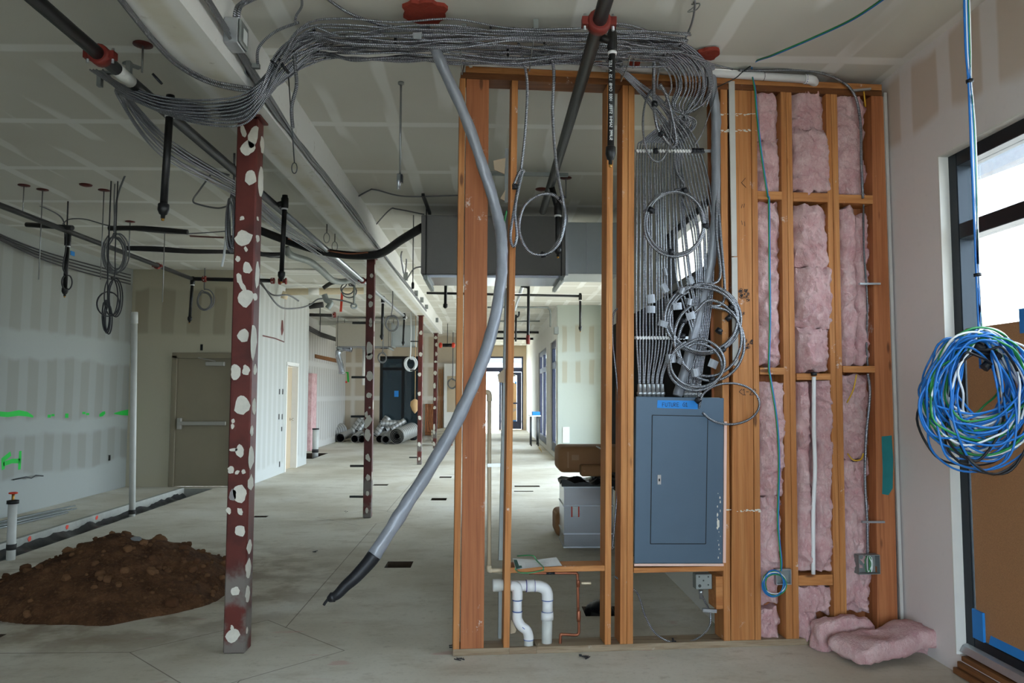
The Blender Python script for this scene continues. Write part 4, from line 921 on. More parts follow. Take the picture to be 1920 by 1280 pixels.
ppipe([PW(991, 1196, V-.03), PW(991, 1226, V-.03)], .0265, 'pvc_aged', pd)
for (x, y, a) in ((970, 1125, 0), (970, 1146, 0), (980, 1175, .8), (991, 1199, 0)):
    obj('blue_ring', MB().lathe(PW(x, y, V-.03), up+WU*a, [(0, .0305), (.004, .0305)], 14), 'primer_blue', pd)
cp = thing('copper_line', 'copper water line bending down beside the drain pipes', 'pipe', PW(1070, 1212, .06))
CV = .05
obj('pipe', MB().tube(catmull([PW(992, 1074, CV), PW(1074, 1074, CV), PW(1081, 1076, CV), PW(1083, 1083, CV), PW(1084, 1145, CV)], 5), .0085, 10), 'copper', cp)
obj('pipe', MB().tube(catmull([PW(1085, 1145, CV), PW(1085.5, 1180, CV), PW(1084, 1188, CV), PW(1078, 1190, CV), PW(1056, 1189, CV), PW(1051, 1192, CV), PW(1050, 1224, CV)], 5), .0085, 10), 'copper', cp)
obj('fitting', MB().lathe(PW(1084, 1100, CV), up, [(0, .011), (.03, .012), (.04, .011)], 10), 'copper', cp); obj('fitting', MB().lathe(PW(1085, 1165, CV), up, [(0, .011), (.02, .013), (.06, .013), (.065, .010)], 10), 'copper', cp)
obj('pipe_strap', MB().tube([PW(1090, 1093, CV), PW(1108, 1093, CV)], .0075, 8), 'pvc_cream', cp)
obj('black_sleeve', MB().tube([PW(1024, 1074, CV), PW(1040, 1074, CV)], .0092, 10), 'black_tape', cp)
bp = thing('cream_pipe', 'thin cream plastic pipe standing behind the wide post with elbows', 'pipe', PW(917, 1074, .18))
obj('pipe', MB().tube([PW(917.5, 742, .18), PW(917, 1066, .18)], .0125, 10), 'pvc_cream', bp)
obj('elbow', MB().tube(catmull([PW(917.5, 752, .18), PW(917, 738, .18), PW(912, 735, .18), PW(906, 735, .18)], 4), .0165, 10), 'pvc_cream', bp)
obj('elbow', MB().tube(catmull([PW(917, 1060, .18), PW(917, 1068, .18), PW(922, 1069, .18)], 4), .0155, 10), 'pvc_cream', bp)
obj('pipe', MB().tube([PW(917, 1069, .18), PW(945, 1069, .18)], .0125, 10), 'pvc_cream', bp)
# steel stud beside the narrow stud
ms = thing('steel_stud', 'light grey steel stud leaning behind the narrow timber stud', 'steel stud', PW(943, 1205, .13))
def chan(a, b, c, d, v):  # C-channel: web facing the camera with two short flanges
    web = MB().prism([PW(*a, v), PW(*b, v), PW(*c, v), PW(*d, v)], WV*.002)
    obj('web', web, 'galvanised_dull', ms)
    for p, q in ((a, d), (b, c)): obj('flange', MB().prism([PW(*p, v), PW(p[0]+.6, p[1], v), PW(q[0]+.6, q[1], v), PW(*q, v)], WV*.035), 'galvanised_dull', ms)
chan((947, 540), (957, 540), (944, 1050), (935, 1050), .13); chan((935, 1108), (943, 1108), (942, 1197), (934, 1197), .13)
one('steel_stud', MB().prism([PW(947.5, 278, .16), PW(953.5, 278, .16), PW(953.5, 378, .16), PW(946.5, 378, .16)], WV*.03), 'galvanised_dull', 'short grey steel stud offcut high beside the narrow timber stud', 'steel stud')
for k, q in enumerate(([(948, 296), (925, 301), (927, 318), (946, 326)], [(948, 355), (938, 372), (946, 376)], [(947, 690), (933, 702), (935, 716), (946, 718)], [(958, 1160), (968, 1180), (966, 1186), (957, 1188)], [(958, 765), (970, 766), (960, 775)])):
    one('torn_board', MB().prism([PW(x, y, .10) for x, y in q], WV*.01), 'tan_paint', ['upper brown torn board flap left of the narrow stud', 'small torn board flap below the short steel offcut', 'brown torn board flap low left of the narrow stud', 'brown torn board flap near the floor right of the narrow stud', 'tiny torn board tip right of the narrow stud'][k], 'scrap')
hd = MB().bar(PW(914, 872, .16), PW(955, 871, .16), .012, .02); one('perforated_strap', hd, 'galvanised', 'perforated steel strap behind the wide post', 'strap')
# papers on the shelf block
pa = thing('paper_bundle', 'bundle of printed papers tied with green band on the block between studs', 'papers', PW(1005, 1058, .05))
z_sh = PW(1000, 1060, 0).z
P_ = lambda x, y, dz: PZ(x, y, z_sh+dz)
sheet = []
for k in range(4):
    dz = .003 + .0022*k; o = k*1.5
    pts = [P_(961+o, 1046+k, dz+.01), P_(1005, 1049, dz+.004), P_(1043-o*.5, 1044+k*.5, dz+.012), P_(1054-o, 1060, dz), P_(1010, 1062, dz+.002), P_(966, 1067, dz)]
    obj('sheet', MB().add(pts, [(0, 1, 4, 5), (1, 2, 3, 4)]).add([p+Vector((0,0,-.0015)) for p in pts], [(5, 4, 1, 0), (4, 3, 2, 1)]), 'paper_white', pa)
obj('print_block', MB().add([P_(963, 1049, .022), P_(969, 1049, .021), P_(975, 1065, .013), P_(968, 1066, .013)], [(0, 1, 2, 3)]), 'print_green', pa)
obj('print_block', MB().add([P_(970, 1060, .018), P_(978, 1060, .017), P_(979, 1064, .014), P_(971, 1065, .014)], [(0, 1, 2, 3)]), 'print_green', pa)
obj('print_lines', strokes([[(0, k*.35), (4+.6*(k % 2), k*.35+.05)] for k in range(5)], P_(985, 1062, .016), (1, .05, 0), (0, 1, .35), (0, -.3, 1), .03, .0018), 'patch_grey', pa, kind='stuff')
obj('band', MB().tube(catmull([P_(970, 1042, .02), P_(998, 1041, .045), P_(1006, 1050, .022), P_(1018, 1062, .012), P_(1019, 1066, .01)], 6), .004, 6), 'band_green', pa)
obj('band', MB().tube(catmull([P_(966, 1066, .015), PW(975, 1073, -.02), PW(998, 1073, -.025), PW(1020, 1068, -.01)], 6), .004, 6), 'band_green', pa)
# bottom junction box and loop of flex
jb = thing('junction_box', 'small grey junction box under the panel with cable leaving below', 'junction box', PW(1318, 1105, .06))
b0, b1 = uz(1305, 1105, .04), uz(1335, 1076, .04)
obj('box', MB().wbox(b0[0], b1[0], .04, .10, b0[1], b1[1]), 'galvanised_dull', jb, bevel=.003)
for (x, y, r) in ((1311, 1081, 1.6), (1328, 1081, 1.6), (1312, 1098, 3.2), (1328, 1096, 1.6), (1319, 1088, 1.6)): obj('knockout', MB().lathe(PW(x, y, .0405), -WV, [(0, r*.0032), (.0015, r*.003)], 10), 'rod_dark', jb)
obj('connector', MB().lathe(PW(1314, 1106, .07), -up, [(0, .014), (.02, .014), (.022, .01), (.05, .01)], 10), 'galvanised', jb)
cable([PW(1152, 1080, .06), PW(1170, 1092, .06), PW(1188, 1104, .05), PW(1199, 1120, .05), PW(1210, 1155, .045), PW(1230, 1188, .03), PW(1262, 1204, .02), PW(1300, 1200, .03), PW(1328, 1178, .05), PW(1332, 1150, .07), PW(1322, 1128, .07), PW(1314, 1112, .07)], .006, 'metal_clad', 'thin grey flex drooping in a loop below the panel')
wrap_tie(PW(1263, 1204, .02), WU, .011, 'black tie on the flex loop below the panel')
one('bracket', MB().bar(PW(1317, 1143, .05), PW(1343, 1145, .05), .02, .02), 'galvanised', 'small steel bracket right of the flex loop', 'bracket')
cable([PW(1161, 577, .10), PW(1150, 590, .10), PW(1149, 640, .10), PW(1157, 720, .10), PW(1160, 800, .10), PW(1159, 900, .10), PW(1153, 975, .10), PW(1148, 1030, .1)], .006, 'metal_clad', 'single grey flex running down between the two middle studs')
# brick coloured gap of hose at right edge of the middle studs
# white vent pipe at the top of the wall
vp = thing('vent_pipe', 'white plastic pipe along the top plate ending in an elbow', 'pipe', PW(1320, 140, -.05))
obj('pipe', MB().tube([PW(1128, 122, -.035), PW(1512, 148.5, -.035)], .026, 14), 'pvc_white', vp)
obj('elbow', MB().tube(catmull([PW(1508, 148.2, -.035), PW(1518, 149, -.035), PW(1524, 151, -.02), PW(1526, 155, .01)], 5), .030, 14), 'pvc_white', vp)
obj('ink_ring', MB().lathe(PW(1510, 148.4, -.035), WU, [(0, .0305), (.006, .0305)], 14), 'primer_purple', vp); obj('ink_ring', MB().lathe(PW(1431, 143, -.035), WU, [(0, .0268), (.003, .0268)], 14), 'frame_black', vp)
# white pipe in the middle bay
wp = thing('white_riser', 'thin white plastic riser between pink batts in the middle bay', 'pipe', PW(1526, 1075, -.01))
obj('pipe', MB().tube(catmull([PW(1526, 706, -.012), PW(1526, 800, -.014), PW(1528, 880, -.012), PW(1525, 960, -.012), PW(1525, 1076, -.012)], 6), .0125, 10), 'pvc_white', wp)
obj('pipe_strap', MB().lathe(PW(1526, 704, -.012), up, [(0, .018), (.02, .018)], 10), 'black_tape', wp)

one('dark_fill', MB().tube(catmull([PZ(1100, 1150, -.06), PZ(1112, 1140, -.01), PZ(1128, 1138, .02), PZ(1140, 1148, -.01), PZ(1132, 1160, -.05), PZ(1112, 1156, -.05)], 6), .045, 8, crinkle=.3), 'plastic_black', 'black plastic lump added to darken the floor hole behind the copper line', 'hose')  # black lump added so the hole looks dark
# wires in the right bays
cable([PW(1385, 132, -.06), PW(1440, 132, -.07), PW(1490, 131, -.06), PW(1530, 135, -.05), PW(1570, 148, -.04), PW(1596, 168, -.035), PW(1608, 195, -.025), PW(1614, 240, -.02), PW(1615, 300, -.02), PW(1618, 372, -.01)], .0085, 'metal_clad', 'grey metal-clad cable arching from the ceiling into the top of the right bay')
cable([PW(1619, 380, .03), PW(1620, 470, .0), PW(1626, 560, .01), PW(1625, 640, .02), PW(1627, 686, .02)], .006, 'metal_clad_dark', 'dark thin cable half buried in the middle of the right bay')
cable([PW(1627, 700, -.02), PW(1631, 740, -.015), PW(1624, 820, -.015), PW(1622, 900, -.015), PW(1626, 975, -.02), PW(1627, 1038, -.02)], .0085, 'metal_clad', 'grey metal-clad cable running down to the outlet box of the right bay')
cable([PW(1606, 702, -.01), PW(1600, 730, -.01), PW(1588, 755, .01)], .0045, 'wire_yellow', 'short yellow wire under the block of the right bay', name='wire', cat='wire')
cable([PW(1589, 850, .02), PW(1600, 862, -.01), PW(1614, 861, -.01), PW(1619, 850, .0)], .0045, 'wire_yellow', 'yellow wire end poking from the batt halfway down the right bay', name='wire', cat='wire')
cable([PW(1618, 160, .03), PW(1620, 175, .0), PW(1623, 200, .02)], .0045, 'wire_yellow', 'yellow wire tip behind the top bracket of the right bay', name='wire', cat='wire')
for k, (x0, x1, y) in enumerate(((1598, 1632, 170), (1611, 1650, 532), (1616, 1658, 978))):
    one('bracket', MB().bar(PW(x0, y, -.03), PW(x1, y-(3 if k == 0 else 0), -.03), .018, .012), 'galvanised', ['top steel cable bracket in the right bay', 'middle steel cable bracket in the right bay', 'low steel cable bracket in the right bay'][k], 'bracket')
ob = thing('outlet_box', 'dark steel outlet box with coiled wires at the dark post', 'outlet box', PW(1628, 1075, -.02))
a, b = uz(1611, 1077, -.03), uz(1650, 1040, -.03)
mbx = MB().wbox(a[0], b[0], .02, .024, a[1], b[1])
for (p, q, r, s) in ((a[0], a[0]+.003, a[1], b[1]), (b[0]-.003, b[0], a[1], b[1]), (a[0], b[0], a[1], a[1]+.003), (a[0], b[0], b[1]-.003, b[1])): mbx.wbox(p, q, -.03, .02, r, s)
obj('box', mbx, 'galvanised_dull', ob)
for k in range(4):
    m = ('wire_green', 'wire_white', 'wire_green', 'wire_white')[k]
    obj('wire', MB().tube(catmull([PW(1627+k, 1040, -.02), PW(1622+k*4, 1052, -.04), PW(1625+k*3, 1072, -.045), PW(1633+k, 1058, -.04), PW(1628+k*2, 1044, -.035)], 5), .0025, 5), m, ob)
sb = thing('switch_box', 'open pale steel box with blue and green wires coiled beside it in the narrow bay', 'outlet box', PW(1468, 1095, -.02))
a, b = uz(1455, 1096, -.03), uz(1483, 1066, -.03)
mbx = MB()
for (p, q, r, s) in ((a[0], a[0]+.006, a[1], b[1]), (b[0]-.006, b[0], a[1], b[1]), (a[0], b[0], a[1], a[1]+.006), (a[0], b[0], b[1]-.006, b[1])): mbx.wbox(p, q, -.035, -.005, r, s)
obj('ring', mbx, 'galvanised', sb); obj('back', MB().wbox(a[0], b[0], -.005, -.002, a[1], b[1]), 'galvanised_dull', sb)
random.seed(40)
for k in range(8):
    m = ('wire_blue', 'wire_green', 'wire_blue', 'wire_green', 'wire_white', 'wire_blue', 'wire_green', 'wire_blue')[k]
    rx, ry = random.uniform(16, 22), random.uniform(19, 26); cx, cy = 1452+random.uniform(-2, 2), 1094+random.uniform(-2, 3)
    obj('wire', MB().tube(catmull([PW(cx+rx*math.cos(a*math.tau/10), cy+ry*math.sin(a*math.tau/10), -.04-.003*k) for a in range(10)], 4, True), .0032, 5, True), m, sb)
GW = 'wires strung from the ceiling to the open box'
for k, m in enumerate(('wire_green', 'wire_blue')):
    e = k*1.6
    hook = PW(1411, 121, -.08)
    pts = [PZ(1668+e*3, -12, ZC-.10), PZ(1600+e, 34+e, ZC-.09), PZ(1520+e, 72+e, ZC-.08), PZ(1450+e, 102+e, ZC-.07), hook + Vector((0, 0, -.004*k)), PW(1415+e, 170, -.06), PW(1419+e, 220, -.05), PW(1427+e, 290, -.045), PW(1437+e, 356, -.03), PW(1439+e, 370, .0+.0),
           PW(1441+e, 378, -.005), PW(1442+e, 480, -.02), PW(1443+e, 600, -.02), PW(1441+e, 685, -.012), PW(1444+e, 710, -.03), PW(1456+e, 790, -.05), PW(1460+e, 870, -.045), PW(1458+e, 980, -.03), PW(1464+e, 1050, -.04), PW(1463+e, 1070, -.03)]
    cable(pts, .0042, m, ['green wire strung from the ceiling down the narrow bay', 'blue wire strung from the ceiling down the narrow bay'][k], 'wire', GW, 'wire', 8, 6)
cable([PW(1411, 121, -.08), PW(1392, 135, -.085), PW(1378, 147, -.08), PW(1345, 163, -.05)], .0035, 'wire_black', 'black tie wire from the wire bend to the wrapped conduit', name='wire', cat='wire')
cable([PW(1345, 163, -.04), PW(1334, 200, -.02), PW(1316, 250, .0), PW(1302, 272, .02)], .004, 'metal_clad', 'thin cable behind the wrapped conduit by the panel bay')
# red firestop collars
def collar(name, c, nrm, r, label, mat='firestop_red', t=.02, jag=.12, seed=0):
    c, n_ = Vector(c), Vector(nrm).normalized(); x = n_.orthogonal().normalized(); y = n_.cross(x); random.seed(seed)
    pts = [c + (x*math.cos(a*math.tau/22) + y*math.sin(a*math.tau/22))*r*(1+random.uniform(-jag, jag)) for a in range(22)]
    return one(name, MB().prism(pts, n_*t), mat, label, 'firestop')
collar('firestop_collar', PZ(797, 26, ZC-.02), (0, 0, 1), .12, 'red firestop ring round a ceiling hole above the wrapped conduit', seed=1)
collar('firestop_collar', PZ(1327, 104, ZC-.03), (0, .0, 1), .07, 'red firestop ring where the right wrapped conduit leaves the ceiling', seed=2)
collar('firestop_patch', PW(1124, 117, -.03), -WV, .028, 'small red firestop smear at the left end of the white vent pipe', seed=3)
collar('firestop_patch', PW(1188, 118, -.05), -WV, .035, 'red firestop smear on the vent pipe behind the cables', seed=4)
cable([PZ(1300, -10, ZC-.05), PZ(1303, 8, ZC-.06), PZ(1298, 40, ZC-.05), PZ(1285, 72, ZC-.04), PZ(1270, 92, ZC-.03)], .006, 'metal_clad', 'thin grey flex along the ceiling from the wire hook to the bundle')
one('wire_hook', MB().tube(catmull([PZ(1297, 8, ZC-.02), PZ(1312, 7, ZC-.05), PZ(1306, 18, ZC-.06), PZ(1290, 22, ZC-.06), PZ(1302, 12, ZC-.03), PZ(1300, 4, ZC)], 5), .004, 6), 'rod_steel', 'bent wire hook holding a flex on the ceiling top right', 'hook')

# ------------------------------------------------------------------ window wall
bs = thing('brown_board', 'brown hardboard sheet covering the lower glass of the near window', 'board', (XR+.06, 3.3, .2))
obj('sheet', MB().box(XR+.062, XR+.072, 1.1, 4.092, .215, 1.86), 'hardboard', bs)
obj('tape', MB().box(XR+.058, XR+.0615, 3.60, 3.66, 1.80, 1.92), 'painter_tape', bs)
obj('tape', MB().box(XR+.048, XR+.0615, 4.02, 4.108, .21, .36), 'painter_tape', bs)
obj('tape', MB().prism([(XR+.05, 3.62, .215), (XR+.05, 3.98, .215), (XR+.063, 3.98, .262), (XR+.063, 3.62, .262)], (.002, 0, 0)), 'painter_tape', bs)
one('dark_sheet', MB().box(XJ-.008, XJ-.001, 4.95, 9.45, .36, 2.33), 'black_felt', 'black sheet hung over the lower glass behind the panel bay', 'sheet')
bb = struct('baseboard_right', MB().box(XJ-.014, XJ-.001, 4.85, 9.4, 0, .34), 'wall_white')
# hanging coil of building wire
CY = 2.9
hc = thing('hanging_wire_coil', 'big tangled coil of blue, green and white wire hanging from ceiling before the window', 'cable coil', PY(1840, 900, CY))
random.seed(77)
def hp(px, py, Y): return PY(px, py, Y)
cxp, cyp = 1832, 754
mats = ['wire_blue']*8 + ['wire_green']*2 + ['wire_white']*3
for k in range(58):
    m = random.choice(mats) if k > 5 else ('wire_black' if k < 4 else 'wire_white')
    big = k < 4
    rx = random.uniform(52, 122) + (6 if big else 0); ry = random.uniform(70, 124) if not big else random.uniform(100, 122); tl = random.uniform(-.35, .15); Y0 = CY + random.uniform(-.10, .10)
    ox, oy = random.uniform(-22, 26), 640+ry*.92-cyp+random.uniform(-12, 12) + (22 if big else 0)
    pts = []
    for a in range(12):
        th = a*math.tau/12; X, Yv = rx*math.cos(th), ry*math.sin(th)
        # loops gather at the tie near the top right and fan out below
        g = .5-.5*math.sin(th); f_ = 1-.35*(.5-.5*math.sin(th))
        xx = X*math.cos(tl)-Yv*math.sin(tl); yy = X*math.sin(tl)+Yv*math.cos(tl)
        j = 8
        pts.append(hp(cxp+ox+xx*f_+random.uniform(-j, j)-18*(yy/110 if yy > 0 else 0)*0, cyp+oy+yy+random.uniform(-j, j)+(6 if big else 0), Y0+.05*math.sin(th*2+k)+random.uniform(-.012, .012)))
    obj('wire_loop', MB().tube(catmull(pts, 5, True), .0042 if m != 'wire_black' else .0048, 6, True), m, hc)
for k, m in enumerate(('wire_blue', 'wire_white', 'wire_blue', 'wire_green', 'wire_white')):
    o = (k-2)*2.2
    pts = [hp(1812+o, -15, 2.9), hp(1815+o, 90, 2.9), hp(1818+o*.5, 152, 2.9), hp(1823+o*.9, 230, 2.9), hp(1827+o*.9, 330, 2.9), hp(1830+o*.6, 430, 2.9), hp(1834+o*.5, 540, 2.9), hp(1838+o*.7, 612, 2.9), hp(1845+o*2, 650, 2.9), hp(1856+o*4, 690, 2.92)]
    obj('lead_wire', MB().tube(catmull(pts, 7), .0050, 6), m, hc)
for (x, y) in ((1818, 152), (1833, 515)): obj('tape_band', MB().tube([hp(x-.5, y-3, 2.9), hp(x+.5, y+3, 2.9)], .014, 8), 'black_tape', hc)
obj('tape_band', MB().tube([hp(1825, 640, 2.86), hp(1862, 672, 2.86)], .022, 8), 'black_tape', hc); obj('tape_band', MB().tube([hp(1845, 690, 2.84), hp(1872, 664, 2.84)], .018, 8), 'black_tape', hc)
# ------------------------------------------------------------------ steel columns
def blob(c, ax, ay, rx, ry, nrm, seed, t=.0025, tilt=0.0):
    random.seed(seed); n = 14; pts = []
    for k in range(n):
        a = k*math.tau/n; q = 1 + .38*mnoise.noise(Vector((math.cos(a)*1.3, math.sin(a)*1.3, seed*1.7))) + random.uniform(-.05, .05)
        u, v = rx*q*math.cos(a), ry*q*math.sin(a); u, v = u*math.cos(tilt)-v*math.sin(tilt), u*math.sin(tilt)+v*math.cos(tilt)
        pts.append(Vector(c) + Vector(ax)*u + Vector(ay)*v - Vector(nrm)*.0005)
    return MB().prism(pts, Vector(nrm)*t)
def column(x0, x1, y0, y1, label, front, side, stubs=(), top=ZB):
    t = thing('steel_column', label, 'column', ((x0+x1)/2, (y0+y1)/2, 0), 'red steel columns under the beam')
    obj('shaft', MB().box(x0, x1, y0, y1, 0, top-.013), 'red_primer', t, bevel=.008)
    obj('cap_plate', MB().box(x0-.02, x1+.02, y0-.02, y1+.02, top-.012, top-.0005), 'red_primer', t)
    k = 0
    for (px, py, rx, ry, *a) in front:
        c = PY(px, py, y0); s = y0/FPX; k += 1
        if c.x-rx*s*1.0 < x0: rx = max(1.5, (c.x-x0)/s)
        if c.x+rx*s > x1: rx = max(1.5, (x1-c.x)/s)
        c.x = min(max(c.x, x0+rx*s*.8), x1-rx*s*.8)
        obj('plaster_patch', blob(c, (1,0,0), (0,0,1), rx*s, ry*s, (0,-1,0), k+int(py), tilt=a[0] if a else 0), 'patch_grey' if a and len(a) > 1 else 'plaster_patch', t)
    for (px, py, rx, ry) in side:
        c = PX(px, py, x1); k += 1; c.y = min(max(c.y, y0+.03), y1-.03)
        w_ = min(.052, rx*.010); obj('plaster_patch', blob(c, (0,1,0), (0,0,1), w_, ry*y0/FPX, (1,0,0), k+int(py)), 'plaster_patch', t)
    for z in stubs: obj('rebar_stub', MB().cyl((x0+.001, (y0+y1)/2, z), (x0-.17, (y0+y1)/2, z), .014, 8), 'rod_dark', t)
    return t
column(-1.530, -1.405, 4.575, 4.700, 'near red steel column spotted with white patches beside the dirt heap',
  [(456,246,5,12,.2), (474,256,10,20,-.2), (465,278,12,15,-.5), (470,333,14,15), (454,409,5,3.5,.5), (457,447,16,14), (461,467,3,5,.4), (446,485,4.5,5), (464,502,8,12,.2), (449,522,5,10,.3), (455,538,4,14,.5), (461,560,13,17,-.1),
   (456,629,11,12), (441,697,12,13), (461,694,7,10), (454,760,13,18), (437,789,3,4), (436,799,3,5), (450,845,8,11,.3), (438,843,8,3), (433,881,9,6), (445,885,5,3,.8), (457,884,4,4), (450,925,14,15), (437,927,7,10,0,1), (429,957,4,7,.4), (450,959,4.5,7,.5), (450,995,9,10,.3),
   (441,1108,8,8,.6), (438,1191,13,11,.5), (436,1180,3,9,.3)],
  [(491,270,4,17), (489,340,5,28), (483,410,2,4), (483,447,3,7), (482,515,4,24), (478,556,4,7), (475,640,5,30), (478,692,3,11), (476,762,3,15), (471,808,3,9), (469,858,6,20), (468,905,5,14), (467,1025,4,13), (465,1065,5,16), (464,1114,4,15), (463,1181,1.5,6)])
column(-1.520, -1.420, 9.42, 9.52, 'second red steel column with rebar stubs and round white patches',
  [(697,517,3,4), (694,556,4,4), (695,570,4,6), (695,602,3,6), (695,609,3,4), (693,653,6,13), (693,668,6,6), (693,705,6,9), (692,741,5.5,5.5), (687,777,3,6), (690,790,6,12,-.4), (689,815,6,10), (690,858,4,7,.3), (690,895,4,6), (689,925,3,5), (688,957,3,5), (693,764,2,2)],
  [(698,500,4,9), (698,610,3,10), (697,640,3,12), (696,760,3,10), (696,893,3,8)], (.25, .62, 1.22, 1.70, 2.37))
column(-1.520, -1.425, 16.40, 16.50, 'third red steel column with round patches, standing before the dark shop glass',
  [(789,624,3,4), (789,664,3.5,4), (787,702,4,4), (786,738,3,4), (787,783,3,4), (786,833,3,4), (786,860,2,3)], [(791,650,2,5), (790,720,2,5)], (.15, 2.0, 2.62))
column(-1.535, -1.435, 21.2, 21.3, 'farthest red steel column densely spotted with patches at the board wall',
  [(818,646,3.5,4), (818,663,4,4), (817,678,4,2), (816,699,3.5,4), (815,723,3.5,5), (815,748,3.5,3.5), (815,764,3,3), (814,800,2,6), (814,810,3,4), (814,832,3,4), (817,633,3,3)], [(819,690,2,5)], ())

# ------------------------------------------------------------------ sprinkler pipes
def drop(root, tx, ty, bx, by, Y, r, arm=None, text=False):
    a, b = PY(tx, ty, Y), PY(bx, by, Y)
    obj('tee', MB().lathe(a + Vector((0, 0, -.05)), up, [(0, r*1.35), (.008, r*1.5), (.09, r*1.5), (.10, r*1.2), (.12, r*1.1)], 12), 'black_pipe', root)
    d = obj('drop_pipe', MB().cyl(a, b, r, 12), 'black_pipe', root)
    obj('white_ring', MB().lathe(a + (b-a)*.22 if False else a + Vector((0, 0, -.065)), up, [(0, r*1.3), (.014, r*1.3)], 12), 'pvc_white', d)
    dn = (b-a).normalized()
    obj('reducer', MB().lathe(b, dn, [(-.005, r*1.15), (.0, r*1.45), (.035, r*1.5), (.06, r*1.0), (.065, r*.6), (.085, r*.55)], 12), 'black_pipe', d)
    obj('plug', MB().lathe(b + dn*.085, dn, [(0, r*.45), (.012, r*.42), (.015, r*.2)], 8), 'brass', d)
    if arm is not None: obj('arm', MB().cyl(arm, a + Vector((0, 0, .0)), r*1.15, 10), 'black_pipe', root)
    return a, b, d
def coupling(root, c, ax, r):
    c, ax = Vector(c), Vector(ax).normalized(); x = ax.orthogonal().normalized()
    m = MB().lathe(c - ax*.03, ax, [(0, r*1.25), (.006, r*1.55), (.054, r*1.55), (.06, r*1.25)], 16)
    o = obj('coupling', m, 'red_fitting', root)
    y = ax.cross(x)
    h = ax.cross(up).normalized()
    for s in (-1, 1):
        obj('lug', MB().obox(c + h*s*r*1.8, ax*.022, h*r*.45, up*r*.55), 'red_fitting', o); obj('bolt', MB().cyl(c + h*s*r*1.85 - up*r*1.1, c + h*s*r*1.85 + up*r*1.1, .007, 8), 'galvanised', o)
p1 = thing('sprinkler_pipe', 'black sprinkler main along the left of the beam with four drops', 'pipe', (-1.95, 6, 3.2))
A1, B1 = Vector((-2.03, -4.3, 3.2)), Vector((-1.87, 17.2, 3.2))
L1 = lambda Y: A1 + (B1-A1)*((Y-A1.y)/(B1.y-A1.y))
obj('pipe', MB().cyl(A1, L1(7.2), .034, 14), 'black_pipe', p1); obj('pipe', MB().cyl(L1(7.2), B1, .030, 12), 'galvanised', p1, label='galvanised length of pipe')
coupling(p1, L1(3.82), B1-A1, .034); coupling(p1, L1(11.5), B1-A1, .030)
obj('white_label', MB().cyl(L1(3.98), L1(4.14), .0348, 14), 'pvc_aged', p1)
drop(p1, 319, 200, 307, 383, 4.55, .022, L1(4.55)); drop(p1, 534, 380, 528, 510, 6.9, .022, L1(6.9)); drop(p1, 718, 562, 716, 628, 13.9, .024, L1(13.9)); drop(p1, 758, 593, 756, 640, 16.7, .022, L1(16.7))
obj('valve', MB().lathe(PY(320, 188, 4.55), up, [(0, .012), (.02, .012), (.022, .02), (.03, .02), (.034, .01)], 8), 'brass', p1)
p2 = thing('sprinkler_pipe', 'dark sprinkler pipe along the left wall turning right at the far end', 'pipe', (-4.48, 9, 3.2))
obj('pipe', MB().cyl((-4.50, -4.2, 3.2), (-4.43, 11.45, 3.2), .028, 12), 'black_pipe', p2); obj('pipe', MB().cyl((-4.43, 11.45, 3.2), (-3.25, 11.6, 3.2), .030, 12), 'black_pipe', p2)
coupling(p2, (-3.28, 11.6, 3.2), (1, .1, 0), .03); coupling(p2, (-4.25, 11.46, 3.2), (1, .1, 0), .03); coupling(p2, (-4.45, 10.3, 3.2), (0, 1, 0), .028)
drop(p2, 127, 452, 122, 540, 8.2, .022, Vector((-4.48, 8.2, 3.2))); drop(p2, 361, 527, 356, 594, 11.45, .022)
obj('end_valve', MB().lathe((-3.20, 11.62, 3.2), (1, .1, 0), [(0, .05), (.03, .06), (.05, .03), (.09, .03), (.1, .05), (.12, .05)], 12), 'red_fitting', p2)
p3 = thing('sprinkler_pipe', 'black sprinkler pipe passing over the stud wall with a red collar', 'pipe', (.5, 4.5, 3.25))
A3, B3 = Vector((.515, -2.0, 3.25)), Vector((.51, 7.25, 3.25))
obj('pipe', MB().cyl(A3, B3, .034, 14), 'black_pipe', p3)
coupling(p3, (.511, 3.49, 3.25), (0, 1, 0), .036)
a, b, d = drop(p3, 1148, 78, 1145, 276, 3.62, .0165, Vector((.511, 3.62, 3.25)))
obj('valve', MB().lathe(a + Vector((0, 0, .06)), up, [(0, .009), (.02, .009), (.03, .006), (.045, .006), (.047, .016), (.052, .016)], 8), 'brass', p3)
tx = bpy.data.curves.new('pipe_print', 'FONT'); tx.body = 'SUPPE  SAMHI  STEEL  1003  OMB  1.25  A  LIST'; tx.size = .020
to = bpy.data.objects.new('tmp_text', tx); COL.objects.link(to); dg = bpy.context.evaluated_depsgraph_get(); me = bpy.data.meshes.new_from_object(to.evaluated_get(dg)); bpy.data.objects.remove(to)
mbt = MB(); xs = [v.co.x for v in me.vertices]; Lx = max(xs)-min(xs); zt, zb_ = a.z-.10, b.z+.03; sc = (zt-zb_)/Lx
mbt.add([(b.x + (v.co.y-.007)*1.0, b.y-.0170, zb_ + (v.co.x-min(xs))*sc) for v in me.vertices], [tuple(p.vertices) for p in me.polygons])
bpy.data.meshes.remove(me)
obj('pipe_print', mbt, 'paper_white', d, kind='stuff')
drop(p3, 1046, 392, 1046, 462, 6.3, .022, Vector((.511, 6.3, 3.25)))
p4 = thing('sprinkler_pipe', 'thin black pipe across the ceiling behind the grey unit with a drop at its end', 'pipe', (.5, 13.3, 3.25))
obj('pipe', MB().cyl(PY(800, 549, 13.3), PY(1090, 555, 13.3), .022, 10), 'black_pipe', p4); drop(p4, 1088, 557, 1088, 612, 13.3, .020)
p5 = thing('sprinkler_pipe', 'black elbowed drop pipe seen between narrow and middle studs', 'pipe', (.5, 12.0, 3.2))
